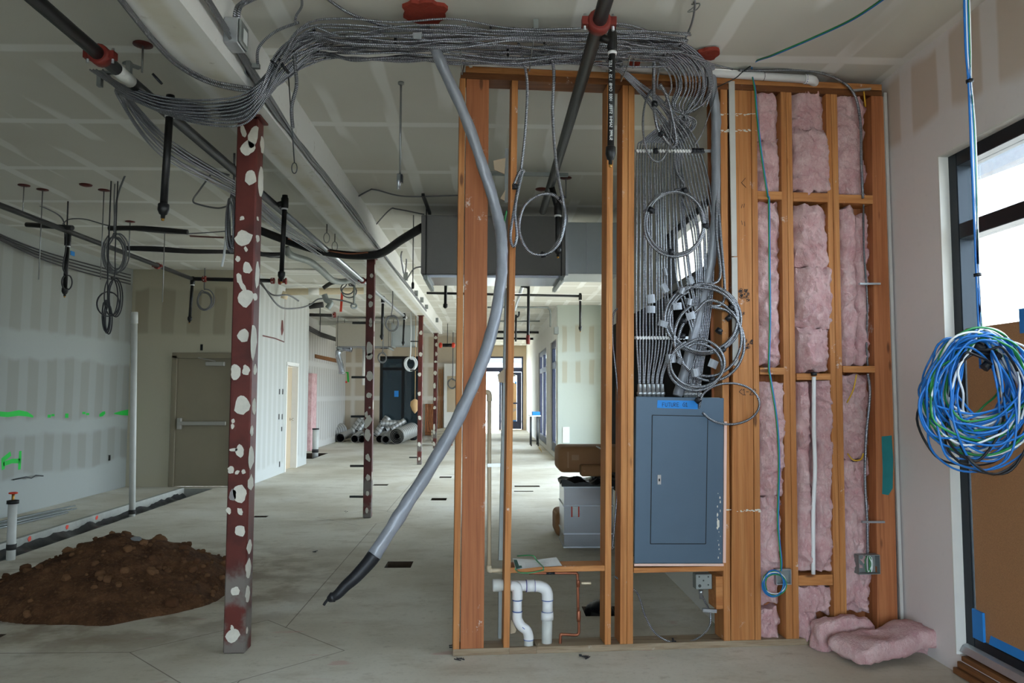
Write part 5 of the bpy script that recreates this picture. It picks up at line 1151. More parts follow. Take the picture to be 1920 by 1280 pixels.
obj('pipe', MB().tube(catmull([PY(977, 536, 12), PY(985, 537, 12), PY(990, 539, 12), PY(991, 545, 12), PY(990, 632, 12)], 5), .023, 10), 'black_pipe', p5); obj('fitting', MB().lathe(PY(990, 645, 12), up, [(0, .03), (.08, .035), (.1, .03), (.14, .03)], 10), 'red_fitting', p5)
obj('pipe', MB().cyl(PY(981, 531, 12.0), PY(966, 580, 17.0), .03, 10), 'galvanised', p5)
p6 = thing('sprinkler_pipe', 'short black drop pipe hanging left of the elbowed drop', 'pipe', (.4, 15, 3.2)); obj('pipe', MB().cyl(PY(967.5, 590, 15), PY(967, 640, 15), .02, 8), 'black_pipe', p6); obj('elbow', MB().tube(catmull([PY(967.5, 592, 15), PY(970, 594, 15), PY(973, 591, 15), PY(973, 584, 15)], 4), .018, 8), 'black_pipe', p6)
p7 = thing('sprinkler_pipe', 'short black drop pipe under the grey unit left of the wide post', 'pipe', (-.5, 9.9, 2.6)); obj('pipe', MB().cyl(PY(836, 518, 10.2), PY(835, 570, 10.2), .02, 8), 'black_pipe', p7); obj('reducer', MB().lathe(PY(835, 578, 10.2), up, [(0, .012), (.02, .032), (.06, .03)], 8), 'black_pipe', p7)
# thin conduit lines far behind the studs
for k, (x0, y0, x1, y1, Y) in enumerate(((914, 577, 1023, 577, 17.2), (925, 602, 1012, 602, 20.5), (920, 622, 1010, 623, 22), (915, 634, 1000, 635, 24))):
    pts = [PY(x0, y0, Y), PY(x1, y1, Y)]
    if k == 0: pts = catmull([PY(914, 576, 17.1), PY(1018, 576, 17.1), PY(1028, 578, 17.1), PY(1032, 585, 17.1), PY(1032, 613, 17.1)], 5)
    t = thing('ceiling_conduit', ['grey conduit bending down to a box on the far right wall', 'second far grey conduit under the bright ceiling', 'third far dark pipe under the bright ceiling', 'farthest dark pipe above the entry'][k], 'conduit', PY(x0, y0, Y))
    obj('conduit', MB().tube(pts, .022 if k < 2 else .035, 8), 'galvanised_dull' if k < 2 else 'black_pipe', t)
    if k == 0: obj('box', MB().box(1.46, 1.549, 17.0, 17.25, PY(1032, 620, 17.1).z-.07, PY(1032, 613, 17.1).z), 'galvanised_dull', t)

# hanging threaded rods with red escutcheons
RODS = [(45, 347, 404, 'leftmost threaded rod with red rosette near the left pipe'), (80, 355, 524, 'long threaded rod second from the left pipe end'), (195, 356, 524, 'long threaded rod left of the dark cable coil'), (268, 83, 136, 'short rod with a red rosette above the cable bundle'), (309, 433, 566, 'thin rod below the thick near drop pipe'),
        (407, 516, 548, 'short rod above the far left drop'), (244, 415, 470, 'rod just right of the dark cable coil'), (1061, 333, 372, 'short rod with red rosette above the second drop behind the studs')]
for (x, y, y2, lab) in RODS:
    p = PZ(x, y, ZC); t = thing('threaded_rod', lab, 'rod', p)
    obj('rosette', MB().lathe(p, -up, [(0, .055), (.006, .055), (.012, .02)], 14), 'escutcheon', t)
    zb_ = PY(x, y2, p.y).z; obj('rod', MB().cyl(p + Vector((0, 0, -.01)), (p.x, p.y, zb_), .006, 6), 'rod_steel', t)
for (x, y, lab) in ((161, 346, 'bare red rosette on the ceiling between two rods'), (437, 443, 'dark red rosette behind the near column'), (1015, 354, 'dark red rosette left of the hanging ring behind the studs')):
    p = PZ(x, y, ZC); one('ceiling_rosette', MB().lathe(p, -up, [(0, .06), (.01, .055), (.02, .02)], 14), 'escutcheon', lab, 'rosette')
# red scar on the ceiling
one('paint_scar', MB().prism([PZ(355, 441, ZC-.002), PZ(420, 444, ZC-.002), PZ(419, 447, ZC-.002), PZ(356, 444, ZC-.002)], (0, 0, .001)), 'escutcheon', 'dark red scar line on the ceiling left of the near column', 'paint')

# insulated tubes and cables under the left ceiling
def tube_thing(name, pts, r, mat, lab, cat, n=10, k=6): return one(name, MB().tube(catmull([Vector(p) for p in pts], k), r, n), mat, lab, cat)
tube_thing('insulated_tube', [PY(204, 428, 8.4), PY(270, 428, 8.4), PY(352, 435, 8.4)], .028, 'black_rubber', 'black insulated tube hung left of the near column', 'tube')
tube_thing('insulated_tube', [PY(50, 421, 8.2), PY(136, 427, 8.0)], .026, 'black_rubber', 'black insulated tube crossing the left pipe', 'tube')
tube_thing('insulated_hose', [PY(470, 425, 9.0), PY(540, 452, 9.1), PY(600, 470, 9.1), PY(650, 478, 9.1), PY(692, 479, 9.05), PY(720, 472, 8.9), PY(752, 450, 8.5), PY(792, 426, 8.2)], .048, 'black_rubber', 'thick black insulated hose sagging past the second column to the grey unit', 'hose', 12)
tube_thing('copper_tube', [PY(540, 447, 9.0), PY(600, 466, 9.0), PY(650, 475, 8.98), PY(690, 473, 8.95)], .008, 'copper', 'thin copper tube lying on the thick black hose', 'tube', 6)
DC = 'metal_clad_dark'
cable([PY(-20, 362, 8), PY(40, 374, 8.2), PY(90, 392, 8.4), PY(118, 412, 8.6), PY(122, 450, 8.5)], .008, DC, 'dark flex sagging from the left edge to the left drop')
cable([PY(118, 420, 8.6), PY(130, 411, 8.5), PY(160, 411, 8.5), PY(204, 423, 8.5), PY(260, 432, 8.5), PY(340, 438, 8.6), PY(430, 433, 8.8)], .007, DC, 'dark flex running right under the black tube to the near column')
cable([PY(214, 434, 7.6), PY(218, 380, 7.4), PY(230, 340, 7.2), PY(246, 312, 7.0), PY(275, 306, 6.9), PY(330, 304, 6.9), PY(380, 315, 6.9), PY(430, 328, 6.8)], .009, DC, 'thin flex arching from the dark coil up to the cable run')
cable([PY(396, 326, 6.6), PY(375, 355, 6.6), PY(362, 376, 6.6), PY(376, 384, 6.6), PY(410, 390, 6.6), PY(432, 384, 6.6)], .008, DC, 'short flex loop hanging left of the near column top')
for k in range(4): cable([PY(236, 462+k*2, 10.4), PY(290, 463+k*2.5, 10.4), PY(360, 468+k*2, 10.4), PY(430, 470+k*1.5, 10.5), PY(500, 474+k*2, 10.5), PY(530, 474+k*3, 10.4)], .011, 'cable_black', 'dark cable of the flat run behind the near column', group='flat dark cable run')
for k in range(4):
    e = k*.022; cable([(XL+.03+e, -1.8, 3.46-e), (XL+.03+e*.6, 4, 3.43-e), (XL+.04+e, 6.5, 3.40-e*1.8), (XL+.03+e*.4, 8.3, 3.42-e*.8), (XL+.05+e, 10, 3.33-e*2), (XL+.10, 12.3, 3.38-e*2.2)], .010, 'cable_black', 'dark cable sagging along the top of the left wall', group='cables along the left wall top')
# hanging dark coils
def hcoil(cx, cy, rx, ry, Y, loops, r, mat, lab, seed, tail=None):
    random.seed(seed); pts = [PY(*q) for q in (tail or [])]
    if pts and Y > 6: pts = [Vector((pts[0].x, pts[0].y, ZC-.002))] + pts
    for l in range(loops):
        ox, oy, s = random.uniform(-5, 5), random.uniform(-4, 4), random.uniform(.75, 1.08)
        for k in range(12):
            a = k/12*math.tau; pts.append(PY(cx+ox+rx*s*math.sin(a), cy+oy-ry*s*math.cos(a), Y+.03*math.sin(a+l)))
    return cable(pts, r, mat, lab, 'cable coil', None, 'cable_coil', 5, 6)
hcoil(218, 474, 22, 37, 7.4, 6, .0065, DC, 'dark round cable coil hanging from the arching flex', 3, [(214, 380, 7.4), (215, 420, 7.4)])
hcoil(206, 573, 24, 26, 7.3, 2, .006, 'cable_black', 'wide loose loops of black cord under the dark coil', 4, [(202, 500, 7.3), (203, 540, 7.3)])
hcoil(213, 556, 12, 34, 7.3, 3, .006, 'cable_black', 'narrow tangled loops of black cord under the dark coil', 5, [(216, 470, 7.3), (216, 505, 7.3)])
hcoil(201, 596, 7, 30, 7.3, 3, .007, 'cable_black', 'tight hanging knot of black cord at the bottom of the tangle', 6, [(203, 480, 7.3), (202, 550, 7.3)])
hcoil(388, 564, 16, 20, 12.4, 3, .010, DC, 'small dark ring of cable hanging on the wall above the left door', 7, [(384, 512, 12.4), (383, 540, 12.4)])
hcoil(434, 420, 9, 58, 6.4, 5, .010, 'metal_clad', 'long grey cable coil hanging behind the near column', 8, [(438, 345, 6.4)])
hcoil(126, 530, 12, 18, 8.1, 1, .008, 'cable_black', 'black cord loop hung on the left drop pipe', 9, [(124, 460, 8.1), (118, 500, 8.1)])
cable([PY(434, 365, 6.4), PY(428, 420, 6.4), PY(422, 462, 6.4), PY(420, 480, 6.4), PY(416, 500, 6.4)], .010, 'wire_white', 'pale cable end hanging below the long grey coil')
one('blue_tape', MB().obox(PX(136, 475, XL+.06), (.004, 0, 0), (0, .05, 0), (0, 0, .03)), 'painter_tape', 'blue tape bit on the cables at the left wall top', 'tape')
# runs fixed to the beam
for k in range(5):
    e = (k % 3)*.022; h = (k//3)*.025
    cable([(-1.325+.012*k, 2.2, 3.40-e), (-1.31+e*.3, 3.6, 3.32-e), (-1.315+h*.4, 4.6, 3.225-e*.6+h), (-1.32+h*.3, 5.4, 3.20+e), (-1.315, 6.2, 3.21+e*.8+h), (-1.31+.02*math.sin(k), 7.4, 3.20+e), (-1.32, 8.6, 3.22+h), (-1.315+.02*math.cos(k*2), 10.4, 3.20+e), (-1.32, 13.0, 3.22+e), (-1.32, 16.0, 3.22+h)], .009, DC, 'dark cable clipped along the lower right edge of the beam', group='cables clipped to the beam')
cable([PZ(222, -10, ZB-.02), PZ(290, 75, ZB-.02), PZ(340, 122, ZB-.025), PZ(400, 152, ZB-.03), PZ(470, 165, ZB-.02), (-1.32, 4.2, 3.19), PY(500, 140, 4.1)], .0085, DC, 'pair cable crossing under the beam to the bundle')
cable([PZ(216, -10, ZB-.03), PZ(286, 77, ZB-.03), PZ(338, 127, ZB-.035), PZ(400, 158, ZB-.04), PZ(470, 170, ZB-.03), PY(497, 150, 4.1)], .0085, DC, 'second pair cable crossing just below the first under the beam')
bx = thing('junction_box', 'galvanised junction box fixed on the beam side at top left', 'junction box', (-1.3325, 3.0, 3.3))
c0 = PX(427, 66, -1.3325); 
obj('box', MB().box(-1.332, -1.262, c0.y-.065, c0.y+.065, c0.z-.065, c0.z+.065), 'galvanised', bx, bevel=.004)
obj('cover', MB().box(-1.261, -1.247, c0.y-.06, c0.y+.06, c0.z-.06, c0.z+.06), 'galvanised_dull', bx, bevel=.005); obj('white_label', MB().box(-1.2465, -1.246, c0.y-.02, c0.y+.04, c0.z-.04, c0.z+.03), 'paper_white', bx)
for k in range(2): cable([Vector((-1.30+.02*k, c0.y, c0.z+.06)), Vector((-1.29+.02*k, c0.y-.02, c0.z+.12)), PZ(455+10*k, 4, ZC-.02), PZ(520+20*k, -25, ZC-.015)], .009, 'metal_clad', ['left flex leaving the top of the beam junction box', 'right flex leaving the top of the beam junction box'][k])
c1_ = PX(462, 124, -1.3325); br = thing('beam_bracket', 'small steel clip bracket on the beam above the bundle', 'bracket', c1_)
obj('plate', MB().box(-1.3318, -1.325, c1_.y-.03, c1_.y+.03, c1_.z-.05, c1_.z+.05), 'galvanised_dull', br); obj('arm', MB().box(-1.325, -1.26, c1_.y-.012, c1_.y+.012, c1_.z-.012, c1_.z+.012), 'galvanised_dull', br)
cable([Vector((-1.27, c1_.y, c1_.z)), PY(485, 90, 4.05), PY(515, 60, 4.0), PY(560, 42, 3.95)], .008, 'metal_clad', 'flex from the beam clip up to the ceiling bundle')
cable([PZ(563, -20, ZC-.02), PZ(566, 10, ZC-.03), PZ(556, 28, ZC-.05), PZ(553, 40, ZC-.08)], .007, 'metal_clad', 'short flex at the upper left end of the ceiling bundle')
cable([PZ(600, -12, ZC-.02), PZ(650, 22, ZC-.03), PZ(700, 42, ZC-.05), PZ(740, 50, ZC-.07)], .008, 'metal_clad', 'flex joining the bundle from the ceiling left of the red ring')
# dangling cables and hooks
cable([PY(548, 75, 4.1), PY(553, 120, 4.1), PY(556, 160, 4.12), PY(547, 200, 4.14), PY(549, 240, 4.15)], .010, DC, 'dark cable dangling straight down from the bundle bend')
hk = thing('wire_hanger', 'wire hanger with a small loop below the bundle bend', 'hanger', PY(553, 325, 4.2)); obj('wire', MB().cyl(PY(541, 145, 4.2), PY(552, 305, 4.2), .0035, 6), 'rod_dark', hk); obj('loop', MB().tube(catmull([PY(552+5*math.sin(a*math.tau/10), 315-10*math.cos(a*math.tau/10), 4.2) for a in range(10)], 3, True), .003, 5, True), 'rod_dark', hk)
pr_ = PZ(752, 154, ZC); rh = thing('rod_hanger', 'long rod hanging from the middle ceiling with a steel clamp', 'hanger', pr_)
zb_ = PY(747, 328, pr_.y).z; obj('rod', MB().cyl(pr_, (pr_.x-.0, pr_.y, zb_), .007, 6), 'rod_steel', rh); obj('clamp', MB().box(pr_.x-.018, pr_.x+.018, pr_.y-.02, pr_.y+.02, zb_-.05, zb_+.0), 'frame_black', rh); obj('clamp_bolt', MB().cyl((pr_.x-.005, pr_.y-.022, zb_-.10), (pr_.x-.005, pr_.y-.022, zb_), .012, 8), 'galvanised', rh)
obj('top_nut', MB().lathe(pr_, -up, [(0, .02), (.015, .02), (.02, .01)], 8), 'galvanised_dull', rh)
for k, (x, y0, y1) in enumerate(((613, 420, 446), (628, 438, 462))):
    p = PZ(x, y0, ZC); t = thing('pipe_ring', ['left pear ring hanging from the ceiling beyond the drop', 'right pear ring hanging from the ceiling beyond the drop'][k], 'hanger', p); zl = PY(x, y1, p.y).z
    obj('rod', MB().cyl(p, (p.x, p.y, zl+.06), .006, 6), 'rod_dark', t); obj('ring', MB().tube(catmull([(p.x+.035*math.sin(a*math.tau/10), p.y, zl-.06*math.cos(a*math.tau/10)) for a in range(10)], 3, True), .005, 5, True), 'rod_steel', t)
cable([PZ(655, 378, ZC-.02), PZ(690, 358, ZC-.02), PZ(705, 356, ZC-.02), PZ(760, 368, ZC-.03), PZ(860, 366, ZC-.02)], .008, DC, 'dark flex across the ceiling from the beam to the wide post')
cable([PZ(700, 427, ZC-.03), PZ(730, 394, ZC-.03), PZ(745, 392, ZC-.03), PZ(795, 402, ZC-.04)], .008, DC, 'dark flex across the ceiling from the beam to the grey unit')
for k, (x0, y0, x1, y1, X) in enumerate(((178, 135, 215, 137, -2.15), (232, 117, 262, 128, -2.0))):
    a_ = PZ(x0, y0, 3.32); b_ = PZ(x1, y1, 3.32); t = thing('cable_support', ['left steel cable support holding the bundle by the sprinkler main', 'right steel cable support holding the bundle by the sprinkler main'][k], 'bracket', (a_+b_)/2)
    obj('bar', MB().bar(a_, b_, .03, .012), 'galvanised_dull', t); obj('leg', MB().obox(a_ + Vector((.03, 0, -.04)), (.012, 0, 0), (0, .015, 0), (0, 0, .045)), 'galvanised_dull', t)

# ------------------------------------------------------------------ dirt heap
random.seed(5)
DCX, DCY, DRX, DRY = -2.86, 6.12, 1.02, .95
def dh(x, y):
    u, v = (x-DCX)/DRX, (y-DCY)/DRY; r = math.sqrt(u*u+v*v)
    n = mnoise.noise(Vector((x*1.4, y*1.4, 3)))*.20 + mnoise.noise(Vector((x*3.5, y*3.5, 7)))*.09
    r2 = r + n*.8; h = .44*max(0, 1-r2)**.85
    h = min(h, .40) + .025*mnoise.noise(Vector((x*9, y*9, 1)))*min(1, max(0, 1-r2)*5) + .012*mnoise.noise(Vector((x*25, y*25, 1)))*min(1, max(0, 1-r2)*8)
    return h if r2 < 1 else -.02
N = 110; mb = MB()
for j in range(N+1):
    for i in range(N+1):
        x = DCX + (i/N*2-1)*DRX*1.22; y = DCY + (j/N*2-1)*DRY*1.22; mb.v.append(Vector((x, y, max(dh(x, y), -.004))))
for j in range(N):
    for i in range(N):
        a = j*(N+1)+i; q = (a, a+1, a+N+2, a+N+1)
        if any(mb.v[k].z > -.003 for k in q): mb.smooth.add(len(mb.f)); mb.f.append(q)
dt = thing('dirt_heap', 'brown heap of dug soil with clods on the floor left of the near column', 'dirt', (DCX, DCY, 0))
obj('mound', mb, 'dirt', dt)
def rock(seed, mat, r):
    bmx = bmesh.new(); bmesh.ops.create_icosphere(bmx, subdivisions=2, radius=1.0); me = bpy.data.meshes.new('clod')
    for v in bmx.verts:
        q = v.co*1.3 + Vector((seed*3.1, 0, 0)); v.co *= (1 + .35*mnoise.noise(q) + .12*mnoise.noise(q*3)); 
        for ax in range(3): v.co[ax] = max(-.8, min(.8, v.co[ax]))
    bmx.to_mesh(me); bmx.free(); me.materials.append(M[mat]); return me
RK = [rock(k, 'dirt_clod', 1) for k in range(6)]; RG = rock(9, 'stone_grey', 1)
random.seed(15); nrk = 0
while nrk < 190:
    a, q = random.uniform(0, math.tau), math.sqrt(random.random())*1.0; x, y = DCX+DRX*q*math.cos(a), DCY+DRY*q*math.sin(a)
    if random.random() > .35 + .65*((x-DCX)/DRX*.5+.5): continue
    h = dh(x, y)
    if h < 0: continue
    r = random.choice((.012, .016, .016, .02, .022, .028, .04)) * random.uniform(.8, 1.2)
    o = bpy.data.objects.new('clod', random.choice(RK)); COL.objects.link(o); o.parent = dt; o.location = Vector((x-DCX, y-DCY, h + r*.25)); o.scale = (r, r*random.uniform(.7, 1.1), r*random.uniform(.6, .9)); o.rotation_euler = (random.uniform(-.4, .4), random.uniform(-.4, .4), random.uniform(0, 6)); nrk += 1
for (px, py, r) in ((255, 1033, .045), (300, 1020, .06), (325, 1068, .05), (345, 1028, .045), (235, 1056, .035)):
    p = PZ(px, py, .28); y = p.y; o = bpy.data.objects.new('stone' if px == 255 else 'clod', RG if px == 255 else RK[px % 6]); COL.objects.link(o); o.parent = dt
    hh = max(dh(p.x, y), .05); o.location = Vector((p.x-DCX, y-DCY, hh+r*.2)); o.scale = (r, r*.9, r*.75)
    if px == 255: o['label'] = 'pale grey stone'

# ------------------------------------------------------------------ trench and what stands in it
mb = MB(); nx, ny = 8, 110
for j in range(ny+1):
    for i in range(nx+1):
        x, y = -4.795 + .44*i/nx, 5.21 + 7.13*j/ny
        mb.v.append(Vector((x, y, -.12 + .05*mnoise.noise(Vector((x*6, y*3.2, 0))) + .03*mnoise.noise(Vector((x*14, y*9, 4))) + (.06 if i == 0 else 0))))
for j in range(ny):
    for i in range(nx): a = j*(nx+1)+i; mb.smooth.add(len(mb.f)); mb.f.append((a, a+1, a+nx+2, a+nx+1))
one('plastic_sheet', mb, 'plastic_sheet', 'crumpled black plastic sheet lining the floor trench by the left wall', 'sheet')
struct('curb_left', MB().box(-4.86, -4.802, 5.2, 12.35, -.14, .015), 'curb_concrete')
for k, (x, y) in enumerate(((55, 1010), (125, 988), (181, 970))):
    p = PX(x, y, -4.80); one('marker_flag', blob(p + Vector((.003, 0, 0)), (0, 1, 0), (0, 0, 1), .03, .025, (1, 0, 0), k, .002), 'label_red', ['nearest orange paint dab on the trench edge', 'middle orange paint dab on the trench edge', 'farthest orange paint dab on the trench edge'][k], 'paint')
vs_ = thing('valve_standpipe', 'white standpipe with a red valve wheel rising from the trench at the left edge', 'pipe', PY(22, 1052, 7.15))
a, b = PY(20, 1056, 7.15), PY(24, 944, 7.15)
obj('pipe', MB().cyl(a + Vector((0, 0, -.10)), b, .037, 14), 'pvc_aged', vs_); obj('clamp', MB().lathe(PY(21, 1030, 7.15), up, [(0, .042), (.05, .042)], 14), 'duct_dark', vs_); obj('cap', MB().lathe(b, up, [(0, .05), (.03, .05), (.035, .02)], 14), 'black_rubber', vs_)
st_ = obj('stem', MB().cyl(b, b + Vector((0, 0, .09)), .012, 8), 'brass', vs_); obj('valve_wheel', MB().tube([b + Vector((.03*math.cos(k*math.tau/12), .03*math.sin(k*math.tau/12), .095)) for k in range(12)], .008, 6, True), 'label_red', vs_); obj('wheel_spoke', MB().bar(b + Vector((-.03, 0, .095)), b + Vector((.03, 0, .095)), .01, .008), 'label_red', vs_)
tp_ = thing('tall_vent_pipe', 'tall white plastic pipe standing in the trench before the left door', 'pipe', PY(248, 975, 9.6))
obj('pipe', MB().cyl(PY(248, 975, 9.6) + Vector((0, 0, -.1)), PY(252, 604, 9.6), .036, 14), 'pvc_aged', tp_); obj('top_coupling', MB().cyl(PY(252, 606, 9.6), PY(252, 585, 9.6), .041, 14), 'pvc_aged', tp_); obj('clamp', MB().lathe(PY(248, 963, 9.6), up, [(0, .042), (.05, .042)], 14), 'duct_dark', tp_)
rods = [((XL+.25+.035*(k % 4)), .012+.02*(k//4)) for k in range(10)]
for k, (x, z) in enumerate(rods):
    one('conduit_length', MB().cyl((x, 7.9+.06*k, z), (x+.22, 9.7+.05*k, z), .009, 6), 'galvanised_dull', 'thin steel conduit lying on the floor along the left wall', 'conduit', 'steel conduits along the left wall')
one('drain_line', MB().cyl((XL+.14, 5.0, .03), (XL+.34, 8.0, .03), .022, 8), 'rod_dark', 'dark pipe on the floor at the foot of the left wall', 'pipe')
pw = thing('wall_pipe_stub', 'thin steel stub poking from the left wall below the green marks', 'pipe', PX(40, 895, XL)); obj('stub', MB().tube([PX(22, 899, XL)+Vector((.02,0,0)), PX(40, 894, XL)+Vector((.06,0,0)), PX(50, 896, XL)+Vector((.06,0,0)), PX(58, 891, XL)+Vector((.06,0,0)), PX(72, 892, XL)+Vector((.06,0,0))], .008, 6), 'rod_dark', pw)
# green spray marks on the wall
def spray(pts, w_, X, mat, par, name='spray_mark'):
    mb = MB(); P3 = [PX(x, y, X) + Vector((.002, 0, 0)) for x, y in pts]; n = len(P3); ws = w_ if isinstance(w_, (list, tuple)) else [w_]*n
    vs = []
    for k, p in enumerate(P3):
        t = (P3[min(k+1, n-1)]-P3[max(k-1, 0)]).normalized(); s = t.cross(Vector((1, 0, 0))); vs += [p - s*ws[k], p + s*ws[k]]
    return obj(name, mb.add(vs, [(2*k, 2*k+1, 2*k+3, 2*k+2) for k in range(n-1)]), mat, par)
sg = 'spray_green'
spray([(-12, 775), (15, 777), (35, 774), (50, 776), (62, 781)], [.03, .03, .035, .03, .012], XL, sg, wall_left)
spray([(6, 880), (5, 862), (20, 850)], [.03, .035, .03], XL, sg, wall_left, 'spray_letter'); spray([(6, 870), (22, 864), (38, 864)], [.028, .028, .028], XL, sg, wall_left, 'spray_letter'); spray([(38, 845), (37, 862), (36, 880)], [.024, .03, .026], XL, sg, wall_left, 'spray_letter')
for (x, y, w_) in ((92, 780, .02), (99, 778, .014), (125, 779, .03), (157, 774, .016), (164, 776, .016)): spray([(x-3, y), (x+3, y)], w_, XL, sg, wall_left)
spray([(186, 779), (192, 776), (197, 773)], [.018, .035, .02], XL, sg, wall_left); spray([(214, 775), (228, 774), (242, 773)], [.008, .035, .05], XL, sg, wall_left)
def plaque(x, y, rx, ry, X, mat, par, name): c = PX(x, y, X); s = abs(c.y)/FPX; return obj(name, MB().box(X+.0005, X+.004, c.y-rx*s*3, c.y+rx*s*3, c.z-ry*s, c.z+ry*s), mat, par)
plaque(205, 858, 1.2, 5, XL, 'frame_black', wall_left, 'outlet_hole')
q = PY(378, 651, 12.599); obj('outlet_hole', MB().box(q.x-.02, q.x+.02, 12.594, 12.5995, q.z-.05, q.z+.05), 'frame_black', wall_door)
for (x, y, h) in ((524, 734, 5), (530, 734, 5), (523, 781, 5), (529, 781, 5), (528, 804, 4), (524, 870, 5)): plaque(x, y, 1.0, h, -3.9, 'frame_black', wall_ret, 'outlet_hole')
spray([(492, 629), (515, 634), (533, 641)], .012, -3.9, 'escutcheon', wall_ret, 'paint_line'); spray([(533, 641), (534, 590), (534, 560)], .01, -3.9, 'escutcheon', wall_ret, 'paint_line')
spray([(529, 600), (529, 618), (528, 628)], [.05, .10, .03], -3.9, 'escutcheon', wall_ret, 'paint_smear')
# floor crumbs
random.seed(61)
for k, (x, y) in enumerate(((858, 1238), (866, 1237), (1100, 1234), (848, 1214), (590, 1035), (650, 960), (720, 1000), (1094, 1232))):
    p = PZ(x, y, 0); mb = MB(); 
    for j in range(3): mb.tube(catmull([p + Vector((random.uniform(-.03, .03), random.uniform(-.02, .02), .004+.004*j)) for _ in range(3)], 3), .003, 5)
    one('wire_scrap', mb, 'cable_black', ['black wire scrap on the floor left of the wide post foot', 'second wire scrap just right of it by the wide post foot', 'wire scrap on the floor in front of the middle stud', 'dark scrap behind the wide post foot', 'dark crumb on the floor left of the sweeping conduit', 'dark crumb on the floor below the second column', 'dark crumb on the floor above the square hole', 'wire scrap beside the one before the middle stud'][k], 'scrap')
# ------------------------------------------------------------------ fan-coil units
def unit(name, lab, x0, x1, x2, y0, dep, z0, z1, mat, mat2):
    t = thing(name, lab, 'air unit', ((x0+x2)/2, y0+dep/2, z0))
    obj('cabinet', MB().box(x0, x1, y0, y0+dep, z0+.03, z1), mat, t, bevel=.006)
    obj('bottom_tray', MB().box(x0+.03, x1-.03, y0+.05, y0+dep-.03, z0, z0+.029), 'duct_foil', t)
    obj('duct_section', MB().box(x1+.03, x2, y0+.06, y0+dep-.04, z0+.05, z1-.05), mat2, t, bevel=.004)
    obj('flange', MB().box(x1+.001, x1+.029, y0-.01, y0+dep, z0+.02, z1+.01), 'galvanised', t)
    obj('seam', MB().box(x1+.03+(x2-x1)*.35, x1+.042+(x2-x1)*.35, y0+.052, y0+.06, z0+.05, z1-.05), 'galvanised', t)
    for x in (x0+.06, x1-.05):
        obj('rail', MB().box(x-.02, x+.02, y0-.12, y0+dep+.15, z0-.045, z0-.001), 'galvanised_dull', t)
        for y in (y0-.08, y0+dep+.1): obj('hanger_rod', MB().cyl((x, y, z0-.05), (x, y, ZC), .006, 6), 'rod_dark', t)
    return t
a, b, c = PY(790, 403, 8.08), PY(1060, 515, 8.08), PY(1162, 515, 8.08)
unit('fan_coil_unit', 'large grey fan unit hung under the ceiling behind the studs', a.x, b.x, c.x, 8.08, .70, b.z-.03, a.z, 'unit_grey', 'duct_sheet')
a, b, c = PY(630, 605, 20), PY(733, 649, 20), PY(777, 649, 20)
unit('fan_coil_unit', 'far beige fan unit hung before the deep room wall', a.x, b.x, c.x, 20, .75, b.z-.03, a.z, 'unit_beige', 'duct_sheet')
struct('trim_4', MB().box(-4.75, -1.6, 21.4, 21.55, 3.40, ZC-.001), 'wall_white')
# thin rods by the grey unit
for k, (x, y0, y1) in enumerate(((775, 438, 535), (800, 375, 520))):
    p = PY(x, y0, 8.6+.2*k); q_ = PY(x-1, y1, 8.6+.2*k); t = thing('drop_wire', ['support wire with a loop left of the grey unit', 'support wire in front of the grey unit left end'][k], 'hanger', q_)
    obj('wire', MB().cyl((p.x, p.y, ZC), q_, .006, 6), 'rod_steel', t); obj('end', MB().lathe(q_, up, [(-.04, .008), (-.03, .016), (.02, .016), (.04, .008)], 8), 'rod_dark', t)
# strut post above the unit
one('strut_channel', MB().bar(PY(793, 365, 7.4), PY(806, 400, 8.1), .03, .03), 'frame_black', 'short black strut rising from the grey unit to the ceiling', 'channel')
# beam side fittings further on
for k, (x, y, s) in enumerate(((757, 518, 1.0), (777, 550, .8), (788, 562, .8), (797, 575, .7), (817, 600, .9))):
    p = PX(x, y, -1.3325); p.y = min(p.y, 20); one('beam_clip', MB().box(-1.332, -1.27, p.y-.05*s, p.y+.05*s, p.z-.06*s, p.z+.06*s), 'galvanised_dull', ['square box on the beam side beyond the second column', 'first small clip on the beam beyond the box', 'second small clip on the beam beyond the box', 'third small clip on the beam beyond the box', 'far box on the beam near the last column'][k], 'box')
cable([PX(757, 512, -1.26), PX(752, 480, -1.25), PX(757, 470, -1.25), PX(762, 485, -1.25), PX(760, 512, -1.25)], .012, 'metal_clad', 'doubled flex loop standing on the beam side box')
cable([PX(762, 525, -1.26), PY(775, 505, 8.9), PY(790, 500, 8.3)], .009, DC, 'flex from the beam side box to the grey unit')

# ------------------------------------------------------------------ stack beside the window wall behind the studs
dbx = thing('duct_box', 'shiny galvanised duct section standing on the floor behind the studs', 'duct', PZ(1105, 1027, 0))
p0, p1_ = PZ(1057, 1027, 0), PZ(1151, 1027, 0); hz = PY(1057, 912, p0.y).z
x0, x1, y0, y1 = p0.x, p1_.x, p0.y, p0.y+.50
for (za, zb_, e) in ((.012, .13, 0), (.138, .40, 0), (.408, hz-.012, 0)): obj('sheet_band', MB().box(x0+.004, x1-.004, y0+.004, y1-.004, za, zb_), 'duct_foil', dbx)
for z in (.0, .13, .40, hz-.012): obj('flange_rib', MB().box(x0-.003, x1+.003, y0-.004, y1+.003, z, z+.012), 'galvanised', dbx)
lb = obj('shipping_label', MB().box(PY(1071, 948, y0).x, PY(1086, 968, y0).x, y0+.0005, y0+.0035, PY(1071, 968, y0).z, PY(1071, 948, y0).z), 'paper_white', dbx)
for x in (1071, 1084): q = PY(x, 948, y0); obj('red_bar', MB().box(q.x, q.x+.012, y0-.0005, y0+.0004, PY(x, 969, y0).z, q.z), 'label_red', lb)
